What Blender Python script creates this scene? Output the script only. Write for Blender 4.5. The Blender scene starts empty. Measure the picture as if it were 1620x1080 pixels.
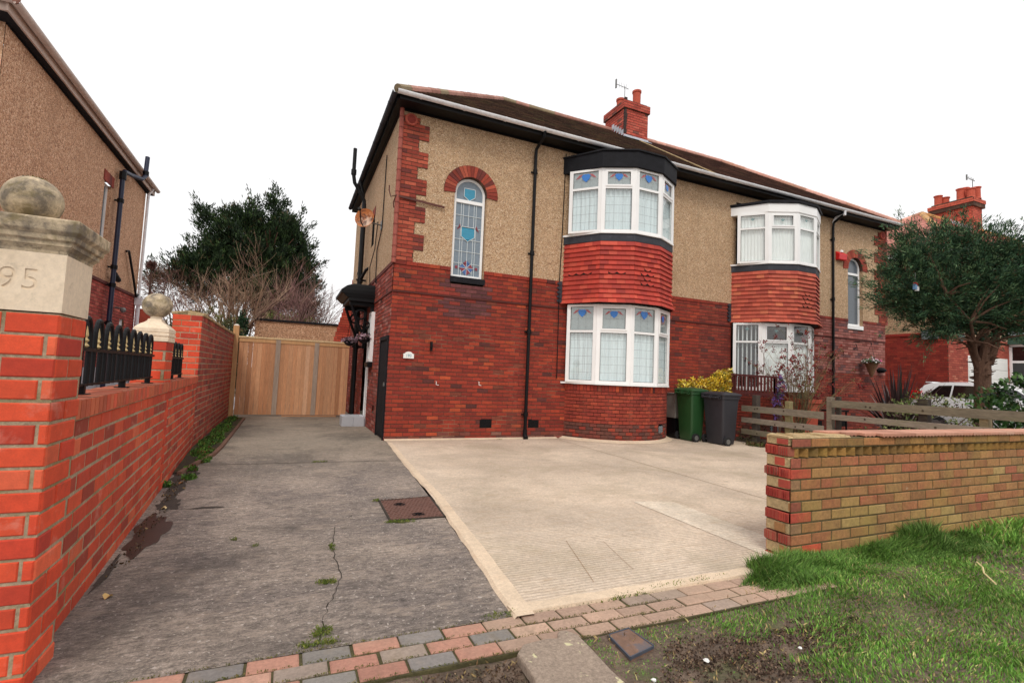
import bpy, math, random
import numpy as np
from mathutils import Vector, Matrix
rad = math.radians
scene = bpy.context.scene
COL = scene.collection
R = random.Random(7)

# ------------------------------------------------------------------ helpers
def lin(c, k=1.0):
    return tuple(min(1.0, (((x/255)/12.92) if x/255 <= .04045 else (((x/255)+.055)/1.055)**2.4)*k) for x in c)

BASE = {}
def base_of(o): return BASE.get(o.name, (0, 0, 0)) if o else (0, 0, 0)

def setp(o, label=None, cat=None, group=None, kind=None):
    if label: o['label'] = label
    if cat: o['category'] = cat
    if group: o['group'] = group
    if kind: o['kind'] = kind
    return o

def thing(name, loc, label, cat, group=None):
    o = bpy.data.objects.new(name, None)
    COL.objects.link(o)
    o.location = loc
    o.empty_display_size = .2
    BASE[o.name] = tuple(loc)
    return setp(o, label, cat, group)

MIR = [None]
def link_mesh(name, verts, faces, mats, parent=None, midx=None, cols=None, smooth=False, origin=None, bevel=0, label=None):
    """verts in world coordinates"""
    b = base_of(parent) if parent else (origin or (0, 0, 0))
    V = np.array(verts, dtype=np.float64).reshape(-1, 3)
    if MIR[0] is not None:
        V[:, 0] = MIR[0]-V[:, 0]
        faces = [tuple(reversed(f)) for f in faces]
    V = V-np.array(b)
    me = bpy.data.meshes.new(name)
    me.from_pydata(V.tolist(), [], [tuple(f) for f in faces])
    if not isinstance(mats, (list, tuple)): mats = [mats]
    for m in mats: me.materials.append(m)
    if midx is not None and len(mats) > 1:
        me.polygons.foreach_set('material_index', midx)
    if cols is not None:
        ca = me.color_attributes.new('Col', 'FLOAT_COLOR', 'CORNER')
        lt = np.empty(len(me.polygons), dtype=np.int32)
        me.polygons.foreach_get('loop_total', lt)
        c = np.array([tuple(x)+(1.0,) if len(x) == 3 else tuple(x) for x in cols], dtype=np.float32)
        ca.data.foreach_set('color', np.repeat(c, lt, axis=0).ravel())
    if smooth:
        me.polygons.foreach_set('use_smooth', [True]*len(me.polygons))
        if smooth != 'all':
            try: me.set_sharp_from_angle(angle=rad(40))
            except Exception: pass
    me.update()
    o = bpy.data.objects.new(name, me)
    COL.objects.link(o)
    if parent:
        o.parent = parent
    else:
        o.location = b
    BASE[o.name] = tuple(b)
    if bevel:
        md = o.modifiers.new('Bevel', 'BEVEL')
        md.width = bevel; md.segments = 2; md.limit_method = 'ANGLE'; md.angle_limit = rad(40)
    if label: o['label'] = label
    return o

class MB:
    def __init__(s):
        s.v = []; s.f = []; s.m = []; s.c = []
    def add(s, vs, fs, mi=0, col=(1, 1, 1)):
        n = len(s.v)
        s.v += [tuple(v) for v in vs]
        for f in fs:
            s.f.append(tuple(i+n for i in f)); s.m.append(mi); s.c.append(col)
    def quad(s, a, b, c, d, mi=0, col=(1, 1, 1)):
        s.add([a, b, c, d], [(0, 1, 2, 3)], mi, col)
    def box(s, x0, y0, z0, x1, y1, z1, mi=0, col=(1, 1, 1)):
        s.hexa([(x0, y0, z0), (x1, y0, z0), (x1, y1, z0), (x0, y1, z0), (x0, y0, z1), (x1, y0, z1), (x1, y1, z1), (x0, y1, z1)], mi, col)
    def hexa(s, p, mi=0, col=(1, 1, 1)):
        s.add(p, [(3, 2, 1, 0), (4, 5, 6, 7), (0, 1, 5, 4), (1, 2, 6, 5), (2, 3, 7, 6), (3, 0, 4, 7)], mi, col)
    def beam(s, a, b, w, h, up=(0, 0, 1), mi=0, col=(1, 1, 1), e0=0, e1=0):
        """box from a to b with width w (sideways) and height h (up)"""
        a = Vector(a); b = Vector(b); d = (b-a).normalized(); up = Vector(up)
        sd = d.cross(up).normalized(); u = sd.cross(d).normalized()
        a = a-d*e0; b = b+d*e1
        p = []
        for q in (a, b):
            for (i, j) in ((-1, -1), (1, -1), (1, 1), (-1, 1)):
                p.append(q+sd*(w/2*i)+u*(h/2*j))
        s.add(p, [(0, 1, 2, 3), (7, 6, 5, 4), (0, 4, 5, 1), (1, 5, 6, 2), (2, 6, 7, 3), (3, 7, 4, 0)], mi, col)
    def tube(s, path, r, n=10, mi=0, col=(1, 1, 1), cap=True):
        P = [Vector(p) for p in path]
        rs = r if isinstance(r, (list, tuple)) else [r]*len(P)
        rings = []
        ref = None
        for i, p in enumerate(P):
            d = (P[min(i+1, len(P)-1)]-P[max(i-1, 0)]).normalized()
            if ref is None:
                ref = Vector((0, 0, 1)) if abs(d.z) < .9 else Vector((1, 0, 0))
            u = (ref-d*ref.dot(d))
            if u.length < 1e-4: u = d.orthogonal()
            u.normalize(); ref = u; w = d.cross(u)
            rings.append([p+(u*math.cos(2*math.pi*k/n)+w*math.sin(2*math.pi*k/n))*rs[i] for k in range(n)])
        vs = [v for rg in rings for v in rg]; fs = []
        for i in range(len(P)-1):
            for k in range(n):
                k2 = (k+1) % n
                fs.append((i*n+k, i*n+k2, (i+1)*n+k2, (i+1)*n+k))
        if cap:
            fs.append(tuple(range(n-1, -1, -1)))
            fs.append(tuple((len(P)-1)*n+k for k in range(n)))
        s.add(vs, fs, mi, col)
    def lathe(s, c, prof, n=24, mi=0, col=(1, 1, 1), axis='z', sq=None):
        """prof: list of (r, h); axis z about c. sq: n=4 gives square shapes rotated to face"""
        vs = []; fs = []
        off = math.pi/4 if sq else 0
        k0 = math.sqrt(2) if sq else 1
        for (r_, h) in prof:
            for k in range(n):
                a = 2*math.pi*k/n+off
                x, y = r_*k0*math.cos(a), r_*k0*math.sin(a)
                if axis == 'z': vs.append((c[0]+x, c[1]+y, c[2]+h))
                elif axis == 'y': vs.append((c[0]+x, c[1]+h, c[2]+y))
                else: vs.append((c[0]+h, c[1]+x, c[2]+y))
        for i in range(len(prof)-1):
            for k in range(n):
                k2 = (k+1) % n
                q = (i*n+k, i*n+k2, (i+1)*n+k2, (i+1)*n+k)
                fs.append(q if axis != 'y' else q[::-1])
        e0 = tuple(range(n-1, -1, -1)); e1 = tuple((len(prof)-1)*n+k for k in range(n))
        fs += [e0, e1] if axis != 'y' else [e0[::-1], e1[::-1]]
        s.add(vs, fs, mi, col)
    def prism(s, poly, z0, z1, mi=0, col=(1, 1, 1), poly2=None):
        n = len(poly); p2 = poly2 or poly
        vs = [(x, y, z0) for x, y in poly]+[(x, y, z1) for x, y in p2]
        fs = [tuple(range(n-1, -1, -1)), tuple(range(n, 2*n))]+[(i, (i+1) % n, n+(i+1) % n, n+i) for i in range(n)]
        s.add(vs, fs, mi, col)
    def slab(s, pts, n, t, mi=0, col=(1, 1, 1)):
        """polygon pts (3d) extruded by -n*t behind, front at pts"""
        n = Vector(n).normalized(); P = [Vector(p) for p in pts]; Q = [p-n*t for p in P]; k = len(P)
        s.add(P+Q, [tuple(range(k)), tuple(range(2*k-1, k-1, -1))]+[(k+i, k+(i+1) % k, (i+1) % k, i) for i in range(k)], mi, col)
    def sphere(s, c, r, n=20, m=12, mi=0, col=(1, 1, 1), jit=0, sz=1.0, rng=R):
        prof = []
        vs = []; fs = []
        for i in range(m+1):
            t = math.pi*i/m
            for k in range(n):
                a = 2*math.pi*k/n
                rr = r*(1+jit*(rng.random()-.5)) if 0 < i < m else r
                vs.append((c[0]+rr*math.sin(t)*math.cos(a), c[1]+rr*math.sin(t)*math.sin(a), c[2]-rr*sz*math.cos(t)))
        for i in range(m):
            for k in range(n):
                k2 = (k+1) % n
                fs.append((i*n+k, i*n+k2, (i+1)*n+k2, (i+1)*n+k))
        s.add(vs, fs, mi, col)
    def build(s, name, mats, parent=None, **kw):
        return link_mesh(name, s.v, s.f, mats, parent, midx=s.m, cols=s.c, **kw)

def tagm(o, label, cat, group=None, kind=None): return setp(o, label, cat, group, kind)

# ------------------------------------------------------------------ materials
def new_mat(name):
    m = bpy.data.materials.new(name); m.use_nodes = True
    return m, m.node_tree, m.node_tree.nodes['Principled BSDF']

def noise(nt, scale, detail=4, rough=.6, vec=None, dist=0):
    n = nt.nodes.new('ShaderNodeTexNoise'); n.inputs['Scale'].default_value = scale
    n.inputs['Detail'].default_value = detail; n.inputs['Roughness'].default_value = rough
    n.inputs['Distortion'].default_value = dist
    if vec: nt.links.new(vec, n.inputs['Vector'])
    return n
def ramp(nt, src, a, b, ca=(0, 0, 0, 1), cb=(1, 1, 1, 1)):
    r = nt.nodes.new('ShaderNodeValToRGB'); r.color_ramp.elements[0].position = a; r.color_ramp.elements[1].position = b
    r.color_ramp.elements[0].color = ca; r.color_ramp.elements[1].color = cb
    nt.links.new(src, r.inputs[0]); return r
def mix(nt, fac, a, b, mode='MIX'):
    m = nt.nodes.new('ShaderNodeMix'); m.data_type = 'RGBA'; m.blend_type = mode
    for sock, val in ((m.inputs[0], fac), (m.inputs[6], a), (m.inputs[7], b)):
        if hasattr(val, 'is_linked') or isinstance(val, bpy.types.NodeSocket): nt.links.new(val, sock)
        elif isinstance(val, (int, float)): sock.default_value = val
        else: sock.default_value = tuple(val)[:3]+(1,)
    return m.outputs[2]
def coords(nt, scale=(1, 1, 1), rot=(0, 0, 0)):
    t = nt.nodes.new('ShaderNodeTexCoord'); mp = nt.nodes.new('ShaderNodeMapping')
    mp.inputs['Scale'].default_value = scale; mp.inputs['Rotation'].default_value = rot
    nt.links.new(t.outputs['Object'], mp.inputs[0]); return mp.outputs[0]

def M(name, base=None, rough=.8, var=((3, .12), (40, .12)), bump=(60, .3, .01), stains=(), spec=.5, metal=0, stretch=(1, 1, 1), coat=0):
    """base None -> colour attribute; var: (scale, amount); stains: (scale, lo, hi, colour, strength)"""
    m, nt, p = new_mat(name)
    vec = coords(nt, stretch)
    if base is None:
        a = nt.nodes.new('ShaderNodeAttribute'); a.attribute_name = 'Col'; c = a.outputs['Color']
    else:
        rgb = nt.nodes.new('ShaderNodeRGB'); rgb.outputs[0].default_value = tuple(base)[:3]+(1,); c = rgb.outputs[0]
    for (sc, am) in var:
        n = noise(nt, sc, 5, .65, vec)
        r_ = ramp(nt, n.outputs[0], .3, .7, (1-am,)*3+(1,), (1+am,)*3+(1,))
        c = mix(nt, 1.0, c, r_.outputs[0], 'MULTIPLY')
    for (sc, lo, hi, colr, st) in stains:
        n = noise(nt, sc, 6, .65, vec, .3)
        r_ = ramp(nt, n.outputs[0], lo, hi, (0, 0, 0, 1), (st, st, st, 1))
        c = mix(nt, r_.outputs[0], c, colr)
    nt.links.new(c, p.inputs['Base Color'])
    p.inputs['Roughness'].default_value = rough
    p.inputs['Specular IOR Level'].default_value = spec
    p.inputs['Metallic'].default_value = metal
    p.inputs['Coat Weight'].default_value = coat
    if bump:
        n = noise(nt, bump[0], 5, .7, vec)
        b = nt.nodes.new('ShaderNodeBump'); b.inputs['Strength'].default_value = bump[1]; b.inputs['Distance'].default_value = bump[2]
        nt.links.new(n.outputs[0], b.inputs['Height']); nt.links.new(b.outputs[0], p.inputs['Normal'])
    return m

def roughcast(name, cols, grime, seed=0, scale=70):
    m, nt, p = new_mat(name)
    vec = coords(nt)
    v = nt.nodes.new('ShaderNodeTexVoronoi'); v.inputs['Scale'].default_value = scale; nt.links.new(vec, v.inputs['Vector'])
    sep = nt.nodes.new('ShaderNodeSeparateColor'); nt.links.new(v.outputs['Color'], sep.inputs[0])
    r = nt.nodes.new('ShaderNodeValToRGB'); nt.links.new(sep.outputs[0], r.inputs[0])
    r.color_ramp.interpolation = 'LINEAR'
    els = r.color_ramp.elements
    els[0].position = 0; els[0].color = cols[0]+(1,)
    els[1].position = 1; els[1].color = cols[-1]+(1,)
    for i, c in enumerate(cols[1:-1]):
        e = els.new((i+1)/(len(cols)-1)); e.color = c+(1,)
    c = r.outputs[0]
    n2 = noise(nt, 11, 6, .75, vec)
    c = mix(nt, 1, c, ramp(nt, n2.outputs[0], .3, .7, (.86,)*3+(1,), (1.14,)*3+(1,)).outputs[0], 'MULTIPLY')
    n3 = noise(nt, .9, 6, .7, vec, .4)
    c = mix(nt, ramp(nt, n3.outputs[0], .52, .72, (0, 0, 0, 1), (.55,)*3+(1,)).outputs[0], c, grime)
    vs = coords(nt, (5, 5, .25))
    n4 = noise(nt, 1.1, 5, .6, vs)
    c = mix(nt, ramp(nt, n4.outputs[0], .55, .78, (0, 0, 0, 1), (.5,)*3+(1,)).outputs[0], c, grime)
    nt.links.new(c, p.inputs['Base Color']); p.inputs['Roughness'].default_value = .95
    b = nt.nodes.new('ShaderNodeBump'); b.inputs['Strength'].default_value = .9; b.inputs['Distance'].default_value = .015
    b.invert = True
    nt.links.new(v.outputs['Distance'], b.inputs['Height']); nt.links.new(b.outputs[0], p.inputs['Normal'])
    return m

MAT = {}
MAT['brick_old'] = M('old_brick', None, .9, ((2.2, .14), (30, .22)), (70, .5, .01),
                     stains=((1.1, .56, .74, lin((78, 40, 32)), .5), (.6, .62, .76, lin((104, 66, 54)), .4), (9, .66, .78, lin((175, 140, 118)), .2)))
MAT['mortar_old'] = M('old_mortar', lin((78, 54, 42)), .95, ((3, .3), (25, .3)), (60, .5, .01),
                      stains=((1.3, .55, .68, lin((168, 132, 104)), .65), (6, .6, .7, lin((176, 140, 110)), .5)))
MAT['brick_new'] = M('engineering_brick', None, .8, ((4, .1), (25, .12), (160, .08)), (120, .25, .004),
                     stains=((5, .58, .74, lin((228, 176, 156)), .38), (1.3, .6, .76, lin((130, 50, 36)), .35), (11, .67, .75, lin((110, 54, 42)), .35)))
MAT['mortar_grey'] = M('grey_mortar', lin((168, 150, 124)), .95, ((6, .2), (60, .3)), (90, .6, .01),
                       stains=((3, .48, .62, lin((120, 112, 62)), .7),))
MAT['brick_moss'] = M('mossy_brick', None, .9, ((5, .16), (40, .22)), (90, .5, .008),
                      stains=((1.6, .48, .72, lin((164, 146, 74)), .5), (14, .66, .74, lin((215, 200, 170)), .35)))
MAT['mortar_moss'] = M('mossy_mortar', lin((92, 80, 50)), .95, ((6, .3), (60, .3)), (90, .7, .01))
MAT['rc_tan'] = roughcast('tan_roughcast', [lin((142, 106, 80)), lin((188, 151, 116)), lin((208, 176, 140)), lin((200, 164, 128)), lin((234, 214, 184))], lin((164, 136, 104)))
MAT['rc_brown'] = roughcast('brown_roughcast', [lin((150, 104, 78)), lin((198, 150, 116)), lin((214, 168, 134)), lin((232, 194, 162))], lin((172, 130, 100)), scale=40)
MAT['black'] = M('black_gloss_paint', lin((11, 11, 14)), .5, ((6, .2),), (50, .15, .004), spec=.25)
MAT['black_m'] = M('black_weathered_paint', lin((24, 24, 29)), .75, ((6, .3), (40, .3)), (50, .3, .006), stains=((6, .62, .78, lin((90, 90, 94)), .3),), spec=.25)
MAT['apron'] = M('dark_lead_sheet', lin((48, 50, 58)), .7, ((6, .25), (40, .25)), (40, .3, .006), stains=((6, .6, .75, lin((120, 122, 128)), .4),))
MAT['navy'] = M('navy_painted_iron', lin((26, 34, 62)), .4, ((6, .2),), (50, .15, .003))
MAT['upvc'] = M('white_upvc', lin((247, 247, 246)), .35, ((3, .03),), None)
MAT['upvc_dirty'] = M('white_gutter', lin((240, 240, 243)), .4, ((3, .08), (14, .1)), None, stains=((8, .6, .75, lin((150, 150, 155)), .5),))
MAT['lead'] = M('grey_lead', lin((138, 146, 150)), .5, (), None)
MAT['leadflash'] = M('lead_flashing', lin((185, 190, 200)), .5, ((8, .2),), (30, .3, .01))
MAT['seal'] = M('black_seal', lin((25, 25, 28)), .6, (), None)
MAT['tile_bay'] = M('clay_tile', None, .75, ((5, .1), (50, .12)), (80, .3, .006))
MAT['roof'] = M('roof_tile', None, .95, ((1.2, .2), (18, .35), (70, .3)), (50, .7, .02),
                stains=((1.4, .56, .72, lin((112, 108, 70)), .5), (12, .62, .72, lin((60, 50, 42)), .6)))
MAT['ridge'] = M('ridge_tile', None, .9, ((6, .15), (40, .2)), (50, .4, .01), stains=((7, .58, .7, lin((150, 140, 110)), .6),))
MAT['stone'] = M('cast_stone', lin((230, 210, 184)), .9, ((3, .08), (50, .1)), (120, .25, .004),
                 stains=((3, .54, .72, lin((176, 152, 122)), .5), (11, .6, .72, lin((132, 120, 102)), .35), (30, .62, .7, lin((190, 176, 150)), .4)))
MAT['stone_moss'] = M('mossy_cast_stone', lin((198, 178, 148)), .95, ((4, .15), (40, .2)), (70, .5, .008),
                      stains=((10, .42, .6, lin((98, 90, 82)), .85), (13, .5, .64, lin((122, 108, 70)), .65), (28, .58, .68, lin((62, 56, 48)), .55)))
MAT['timber'] = M('gate_timber', None, .75, ((1.5, .1), (10, .2)), (30, .25, .004), stretch=(6, 6, .5),
                  stains=((5, .62, .7, lin((150, 95, 50)), .35),))
MAT['timber_grey'] = M('weathered_timber', None, .9, ((2, .16), (16, .28)), (26, .6, .01), stretch=(4, .6, 5),
                       stains=((3, .55, .7, lin((120, 122, 80)), .4), (5, .62, .7, lin((70, 56, 44)), .5)))
MAT['curtain'] = M('net_curtain', lin((226, 236, 238)), .9, ((3, .05),), None)
MAT['blind'] = M('vertical_blind', lin((244, 246, 243)), .8, ((3, .04),), None)
MAT['green_bin'] = M('green_plastic', lin((34, 74, 38)), .45, ((4, .08),), (200, .1, .002))
MAT['black_bin'] = M('charcoal_plastic', lin((46, 46, 52)), .5, ((4, .08),), (200, .1, .002))
MAT['rubber'] = M('rubber', lin((28, 28, 30)), .8, ((9, .2),), None)
MAT['terracotta'] = M('terracotta', lin((192, 88, 66)), .85, ((5, .12), (40, .12)), (60, .3, .006), stains=((6, .6, .72, lin((120, 60, 45)), .4),))
MAT['red_plastic'] = M('red_plastic', lin((214, 26, 30)), .35, (), None)
MAT['white_paint'] = M('white_paint', lin((236, 236, 232)), .45, ((3, .04),), None)
MAT['bark'] = M('bark', lin((104, 76, 60)), .95, ((4, .2), (25, .35)), (22, .9, .03), stretch=(3, 3, .7))
MAT['twig'] = M('twig', None, .9, ((3, .15),), None)
MAT['leafcol'] = M('leaf', None, .7, (), None, spec=.3)
MAT['glossleaf'] = M('glossy_leaf', None, .35, (), None, spec=.5)
MAT['gold'] = M('gold_paint', lin((196, 170, 120)), .6, ((9, .3),), None)
MAT['steel'] = M('grey_steel', lin((120, 120, 118)), .5, ((9, .2),), None, metal=.4)
MAT['soil'] = M('soil', lin((76, 62, 50)), 1, ((2, .2), (14, .35), (60, .3)), (30, 1, .03), stains=((2.2, .5, .62, lin((66, 74, 38)), .7),))
MAT['mud'] = M('verge_mud', lin((112, 94, 80)), .85, ((2.2, .25), (9, .35), (60, .35)), (16, 1, .05),
               stains=((3.5, .56, .66, lin((78, 88, 44)), .6), (30, .66, .72, lin((130, 112, 92)), .5)))
MAT['iron_rust'] = M('rusty_cover', lin((112, 80, 70)), .75, ((5, .15), (40, .2)), (60, .4, .004), metal=.2, stains=((7, .55, .7, lin((78, 58, 54)), .5),))
MAT['slabstone'] = M('lichen_stone', lin((162, 144, 128)), .95, ((3, .12), (60, .3), (140, .2)), (90, .9, .012),
                     stains=((9, .63, .655, lin((222, 214, 170)), .95), (3, .55, .7, lin((120, 104, 92)), .5)))
MAT['block'] = M('block_paver', None, .9, ((5, .12), (60, .18)), (100, .5, .006), stains=((5, .56, .7, lin((104, 92, 72)), .5), (2.1, .5, .7, lin((160, 140, 118)), .5)))
MAT['joint'] = M('moss_joint', lin((78, 72, 44)), 1, ((8, .3), (50, .3)), (60, .8, .01))
MAT['carpaint'] = M('white_car_paint', lin((236, 238, 240)), .25, (), None, coat=.6)
MAT['carglass'] = M('tinted_glass', lin((14, 16, 18)), .08, (), None, spec=.8)
MAT['lens'] = M('red_lens', lin((205, 20, 28)), .2, (), None, coat=.6)
MAT['cream'] = M('cream_mortar', lin((190, 164, 122)), .95, ((4, .2), (30, .25)), (50, .8, .02), stains=((5, .58, .7, lin((140, 118, 80)), .6),))
MAT['plinth'] = M('pale_render', lin((186, 188, 194)), .9, ((2, .08),), (60, .3, .004))

def glass_mat():
    m, nt, p = new_mat('window_glass')
    nt.nodes.remove(p)
    out = nt.nodes['Material Output']
    tr = nt.nodes.new('ShaderNodeBsdfTransparent'); tr.inputs[0].default_value = (.97, 1, 1, 1)
    gl = nt.nodes.new('ShaderNodeBsdfGlossy'); gl.inputs['Roughness'].default_value = .03
    lw = nt.nodes.new('ShaderNodeLayerWeight'); lw.inputs[0].default_value = .5   # thin pane: same reflectance from both sides
    pw = nt.nodes.new('ShaderNodeMath'); pw.operation = 'POWER'; pw.inputs[1].default_value = 4; nt.links.new(lw.outputs['Facing'], pw.inputs[0])
    fr = nt.nodes.new('ShaderNodeMath'); fr.operation = 'MULTIPLY_ADD'; fr.inputs[1].default_value = .85; fr.inputs[2].default_value = .13; nt.links.new(pw.outputs[0], fr.inputs[0])
    mx = nt.nodes.new('ShaderNodeMixShader')
    nt.links.new(fr.outputs[0], mx.inputs[0]); nt.links.new(tr.outputs[0], mx.inputs[1]); nt.links.new(gl.outputs[0], mx.inputs[2])
    nt.links.new(mx.outputs[0], out.inputs[0]); return m
MAT['glass'] = glass_mat()
MAT['stained'] = M('stained_glass', None, .25, ((20, .12),), (25, .15, .003), spec=.6)

def driveway_mat():
    m, nt, p = new_mat('worn_dark_concrete')
    v = coords(nt, (1, 1, 1)); vs = coords(nt, (1, 2.2, 1), (0, 0, .12))
    big = noise(nt, .7, 6, .6, v, .6); fine = noise(nt, 60, 8, .9, v); mid = noise(nt, 11, 12, .92, vs, .2); med = noise(nt, 2.4, 12, .86, vs, .3)
    c = mix(nt, ramp(nt, big.outputs[0], .38, .62).outputs[0], lin((118, 108, 102)), lin((156, 142, 130)))
    c = mix(nt, 1, c, ramp(nt, mid.outputs[0], .43, .58, (.5,)*3+(1,), (1.6,)*3+(1,)).outputs[0], 'MULTIPLY')
    c = mix(nt, 1, c, ramp(nt, fine.outputs[0], .34, .66, (.4,)*3+(1,), (1.6,)*3+(1,)).outputs[0], 'MULTIPLY')
    c = mix(nt, ramp(nt, med.outputs[0], .52, .6, (0, 0, 0, 1), (.6,)*3+(1,)).outputs[0], c, lin((182, 164, 148)))
    n5 = noise(nt, 34, 3, .5, v)
    c = mix(nt, ramp(nt, n5.outputs[0], .64, .67, (0, 0, 0, 1), (.8,)*3+(1,)).outputs[0], c, lin((206, 194, 184)))
    n6 = noise(nt, 1.7, 7, .75, v, .5)
    c = mix(nt, ramp(nt, n6.outputs[0], .54, .66, (0, 0, 0, 1), (.5,)*3+(1,)).outputs[0], c, lin((76, 70, 68)))
    # paler worn ground towards the gate
    sx = nt.nodes.new('ShaderNodeSeparateXYZ'); nt.links.new(v, sx.inputs[0])
    ad = nt.nodes.new('ShaderNodeMath'); ad.operation = 'MULTIPLY_ADD'; ad.inputs[1].default_value = 2.6; nt.links.new(med.outputs[0], ad.inputs[0]); nt.links.new(sx.outputs[1], ad.inputs[2])
    mr = nt.nodes.new('ShaderNodeMapRange'); mr.inputs[1].default_value = 7.6; mr.inputs[2].default_value = 10.4; mr.inputs[3].default_value = 0; mr.inputs[4].default_value = .4; nt.links.new(ad.outputs[0], mr.inputs[0])
    c = mix(nt, mr.outputs[0], c, lin((140, 128, 106)))
    n7 = noise(nt, .55, 8, .75, v, .8)
    c = mix(nt, ramp(nt, n7.outputs[0], .5, .64, (0, 0, 0, 1), (.55,)*3+(1,)).outputs[0], c, lin((70, 64, 58)))
    nt.links.new(c, p.inputs['Base Color']); p.inputs['Roughness'].default_value = .9
    b = nt.nodes.new('ShaderNodeBump'); b.inputs['Strength'].default_value = .8; b.inputs['Distance'].default_value = .014
    nt.links.new(mid.outputs[0], b.inputs['Height']); b2 = nt.nodes.new('ShaderNodeBump'); b2.inputs['Strength'].default_value = .6; b2.inputs['Distance'].default_value = .008
    nt.links.new(fine.outputs[0], b2.inputs['Height']); nt.links.new(b.outputs[0], b2.inputs['Normal']); nt.links.new(b2.outputs[0], p.inputs['Normal'])
    return m
MAT['drive'] = driveway_mat()
MAT['drive_back'] = M('pale_drive_concrete', lin((138, 126, 112)), .9, ((1.5, .15), (12, .2), (60, .3)), (60, .5, .01),
                      stains=((1.2, .5, .64, lin((112, 116, 78)), .45), (3, .6, .7, lin((178, 162, 146)), .5)), stretch=(1, 2.5, 1))

def forecourt_mat(name='ribbed_concrete', base=(226, 206, 184), rib=1.0):
    m, nt, p = new_mat(name)
    v = coords(nt)
    w = nt.nodes.new('ShaderNodeTexWave'); w.wave_type = 'BANDS'; w.bands_direction = 'Y'
    w.inputs['Scale'].default_value = 8.5; w.inputs['Distortion'].default_value = 2.2; w.inputs['Detail'].default_value = 3
    w.inputs['Detail Scale'].default_value = 1.5
    nt.links.new(v, w.inputs['Vector'])
    big = noise(nt, .7, 6, .65, v, .5); fine = noise(nt, 38, 6, .8, v); mid = noise(nt, 4, 6, .7, coords(nt, (1, 4, 1)))
    mask = noise(nt, .45, 2, .5, v)
    c = mix(nt, ramp(nt, big.outputs[0], .38, .66).outputs[0], lin(base), lin(tuple(x*.84 for x in base)))
    c = mix(nt, 1, c, ramp(nt, fine.outputs[0], .3, .7, (.66,)*3+(1,), (1.24,)*3+(1,)).outputs[0], 'MULTIPLY')
    m2 = noise(nt, 7, 8, .8, coords(nt, (1, 3.5, 1)), .3)
    c = mix(nt, ramp(nt, m2.outputs[0], .54, .7, (0, 0, 0, 1), (.55,)*3+(1,)).outputs[0], c, lin((176, 152, 124)))
    c = mix(nt, ramp(nt, mid.outputs[0], .5, .7, (0, 0, 0, 1), (.4,)*3+(1,)).outputs[0], c, lin((178, 150, 118)))
    n8 = noise(nt, .9, 8, .75, v, .7)
    c = mix(nt, ramp(nt, n8.outputs[0], .5, .64, (0, 0, 0, 1), (.4,)*3+(1,)).outputs[0], c, lin((166, 152, 126)))
    n9 = noise(nt, 2.6, 8, .8, v, .5)
    c = mix(nt, ramp(nt, n9.outputs[0], .6, .68, (0, 0, 0, 1), (.6,)*3+(1,)).outputs[0], c, lin((138, 120, 100)))
    g = nt.nodes.new('ShaderNodeMath'); g.operation = 'MULTIPLY'
    nt.links.new(ramp(nt, w.outputs['Fac'], .0, .38, (1, 1, 1, 1), (0, 0, 0, 1)).outputs[0], g.inputs[0])
    nt.links.new(ramp(nt, mask.outputs[0], .4, .6, (.12,)*3+(1,), (.5*rib,)*3+(1,)).outputs[0], g.inputs[1])
    c = mix(nt, g.outputs[0], c, lin((150, 122, 96)))
    nt.links.new(c, p.inputs['Base Color']); p.inputs['Roughness'].default_value = .9
    h = nt.nodes.new('ShaderNodeMath'); h.operation = 'ADD'
    nt.links.new(w.outputs['Fac'], h.inputs[0]); nt.links.new(fine.outputs[0], h.inputs[1])
    b = nt.nodes.new('ShaderNodeBump'); b.inputs['Strength'].default_value = .5*rib; b.inputs['Distance'].default_value = .012
    nt.links.new(h.outputs[0], b.inputs['Height']); nt.links.new(b.outputs[0], p.inputs['Normal'])
    return m
MAT['forecourt'] = forecourt_mat()
MAT['patch'] = forecourt_mat('pale_patch', (240, 225, 204), .8)
MAT['fc_edge'] = M('smooth_concrete_edge', lin((214, 192, 166)), .9, ((2, .08), (12, .1), (70, .15)), (60, .4, .006), stains=((3, .56, .7, lin((190, 160, 130)), .5),))

# ------------------------------------------------------------------ brickwork
def pick(rng, pal):
    t = rng.random()*sum(w for _, w in pal)
    for c, w in pal:
        t -= w
        if t <= 0: break
    k = 1+rng.uniform(-.13, .13)
    return tuple(min(1, x*k) for x in lin(c))

PAL_H1 = [((148, 53, 36), 6), ((138, 48, 34), 6), ((158, 60, 38), 4), ((126, 44, 33), 4), ((170, 72, 42), 1), ((92, 44, 40), .8), ((124, 60, 44), .8)]
PAL_H2 = [((138, 54, 40), 5), ((128, 50, 38), 5), ((146, 62, 46), 3), ((118, 46, 38), 3), ((92, 48, 44), .7)]
PAL_H2P = [((164, 102, 94), 5), ((152, 88, 80), 5), ((136, 70, 62), 3), ((172, 114, 104), 2), ((112, 74, 74), 1.5)]
PAL_QUOIN = [((158, 68, 50), 5), ((142, 58, 44), 5), ((174, 84, 62), 2), ((110, 50, 44), 1.5)]
PAL_NEW = [((210, 76, 42), 5), ((203, 69, 38), 5), ((190, 60, 36), 2), ((215, 94, 60), 2), ((170, 52, 36), .8)]
PAL_MOSS = [((160, 110, 68), 5), ((156, 102, 66), 4), ((164, 118, 74), 4), ((160, 94, 66), 2.6), ((142, 100, 62), 2)]
PAL_YEL = [((160, 126, 76), 5), ((156, 118, 74), 4), ((154, 110, 70), 3), ((166, 136, 86), 2)]
PAL_RED = [((176, 74, 56), 4), ((158, 66, 52), 4), ((150, 84, 64), 3), ((158, 120, 86), 2)]

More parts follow.
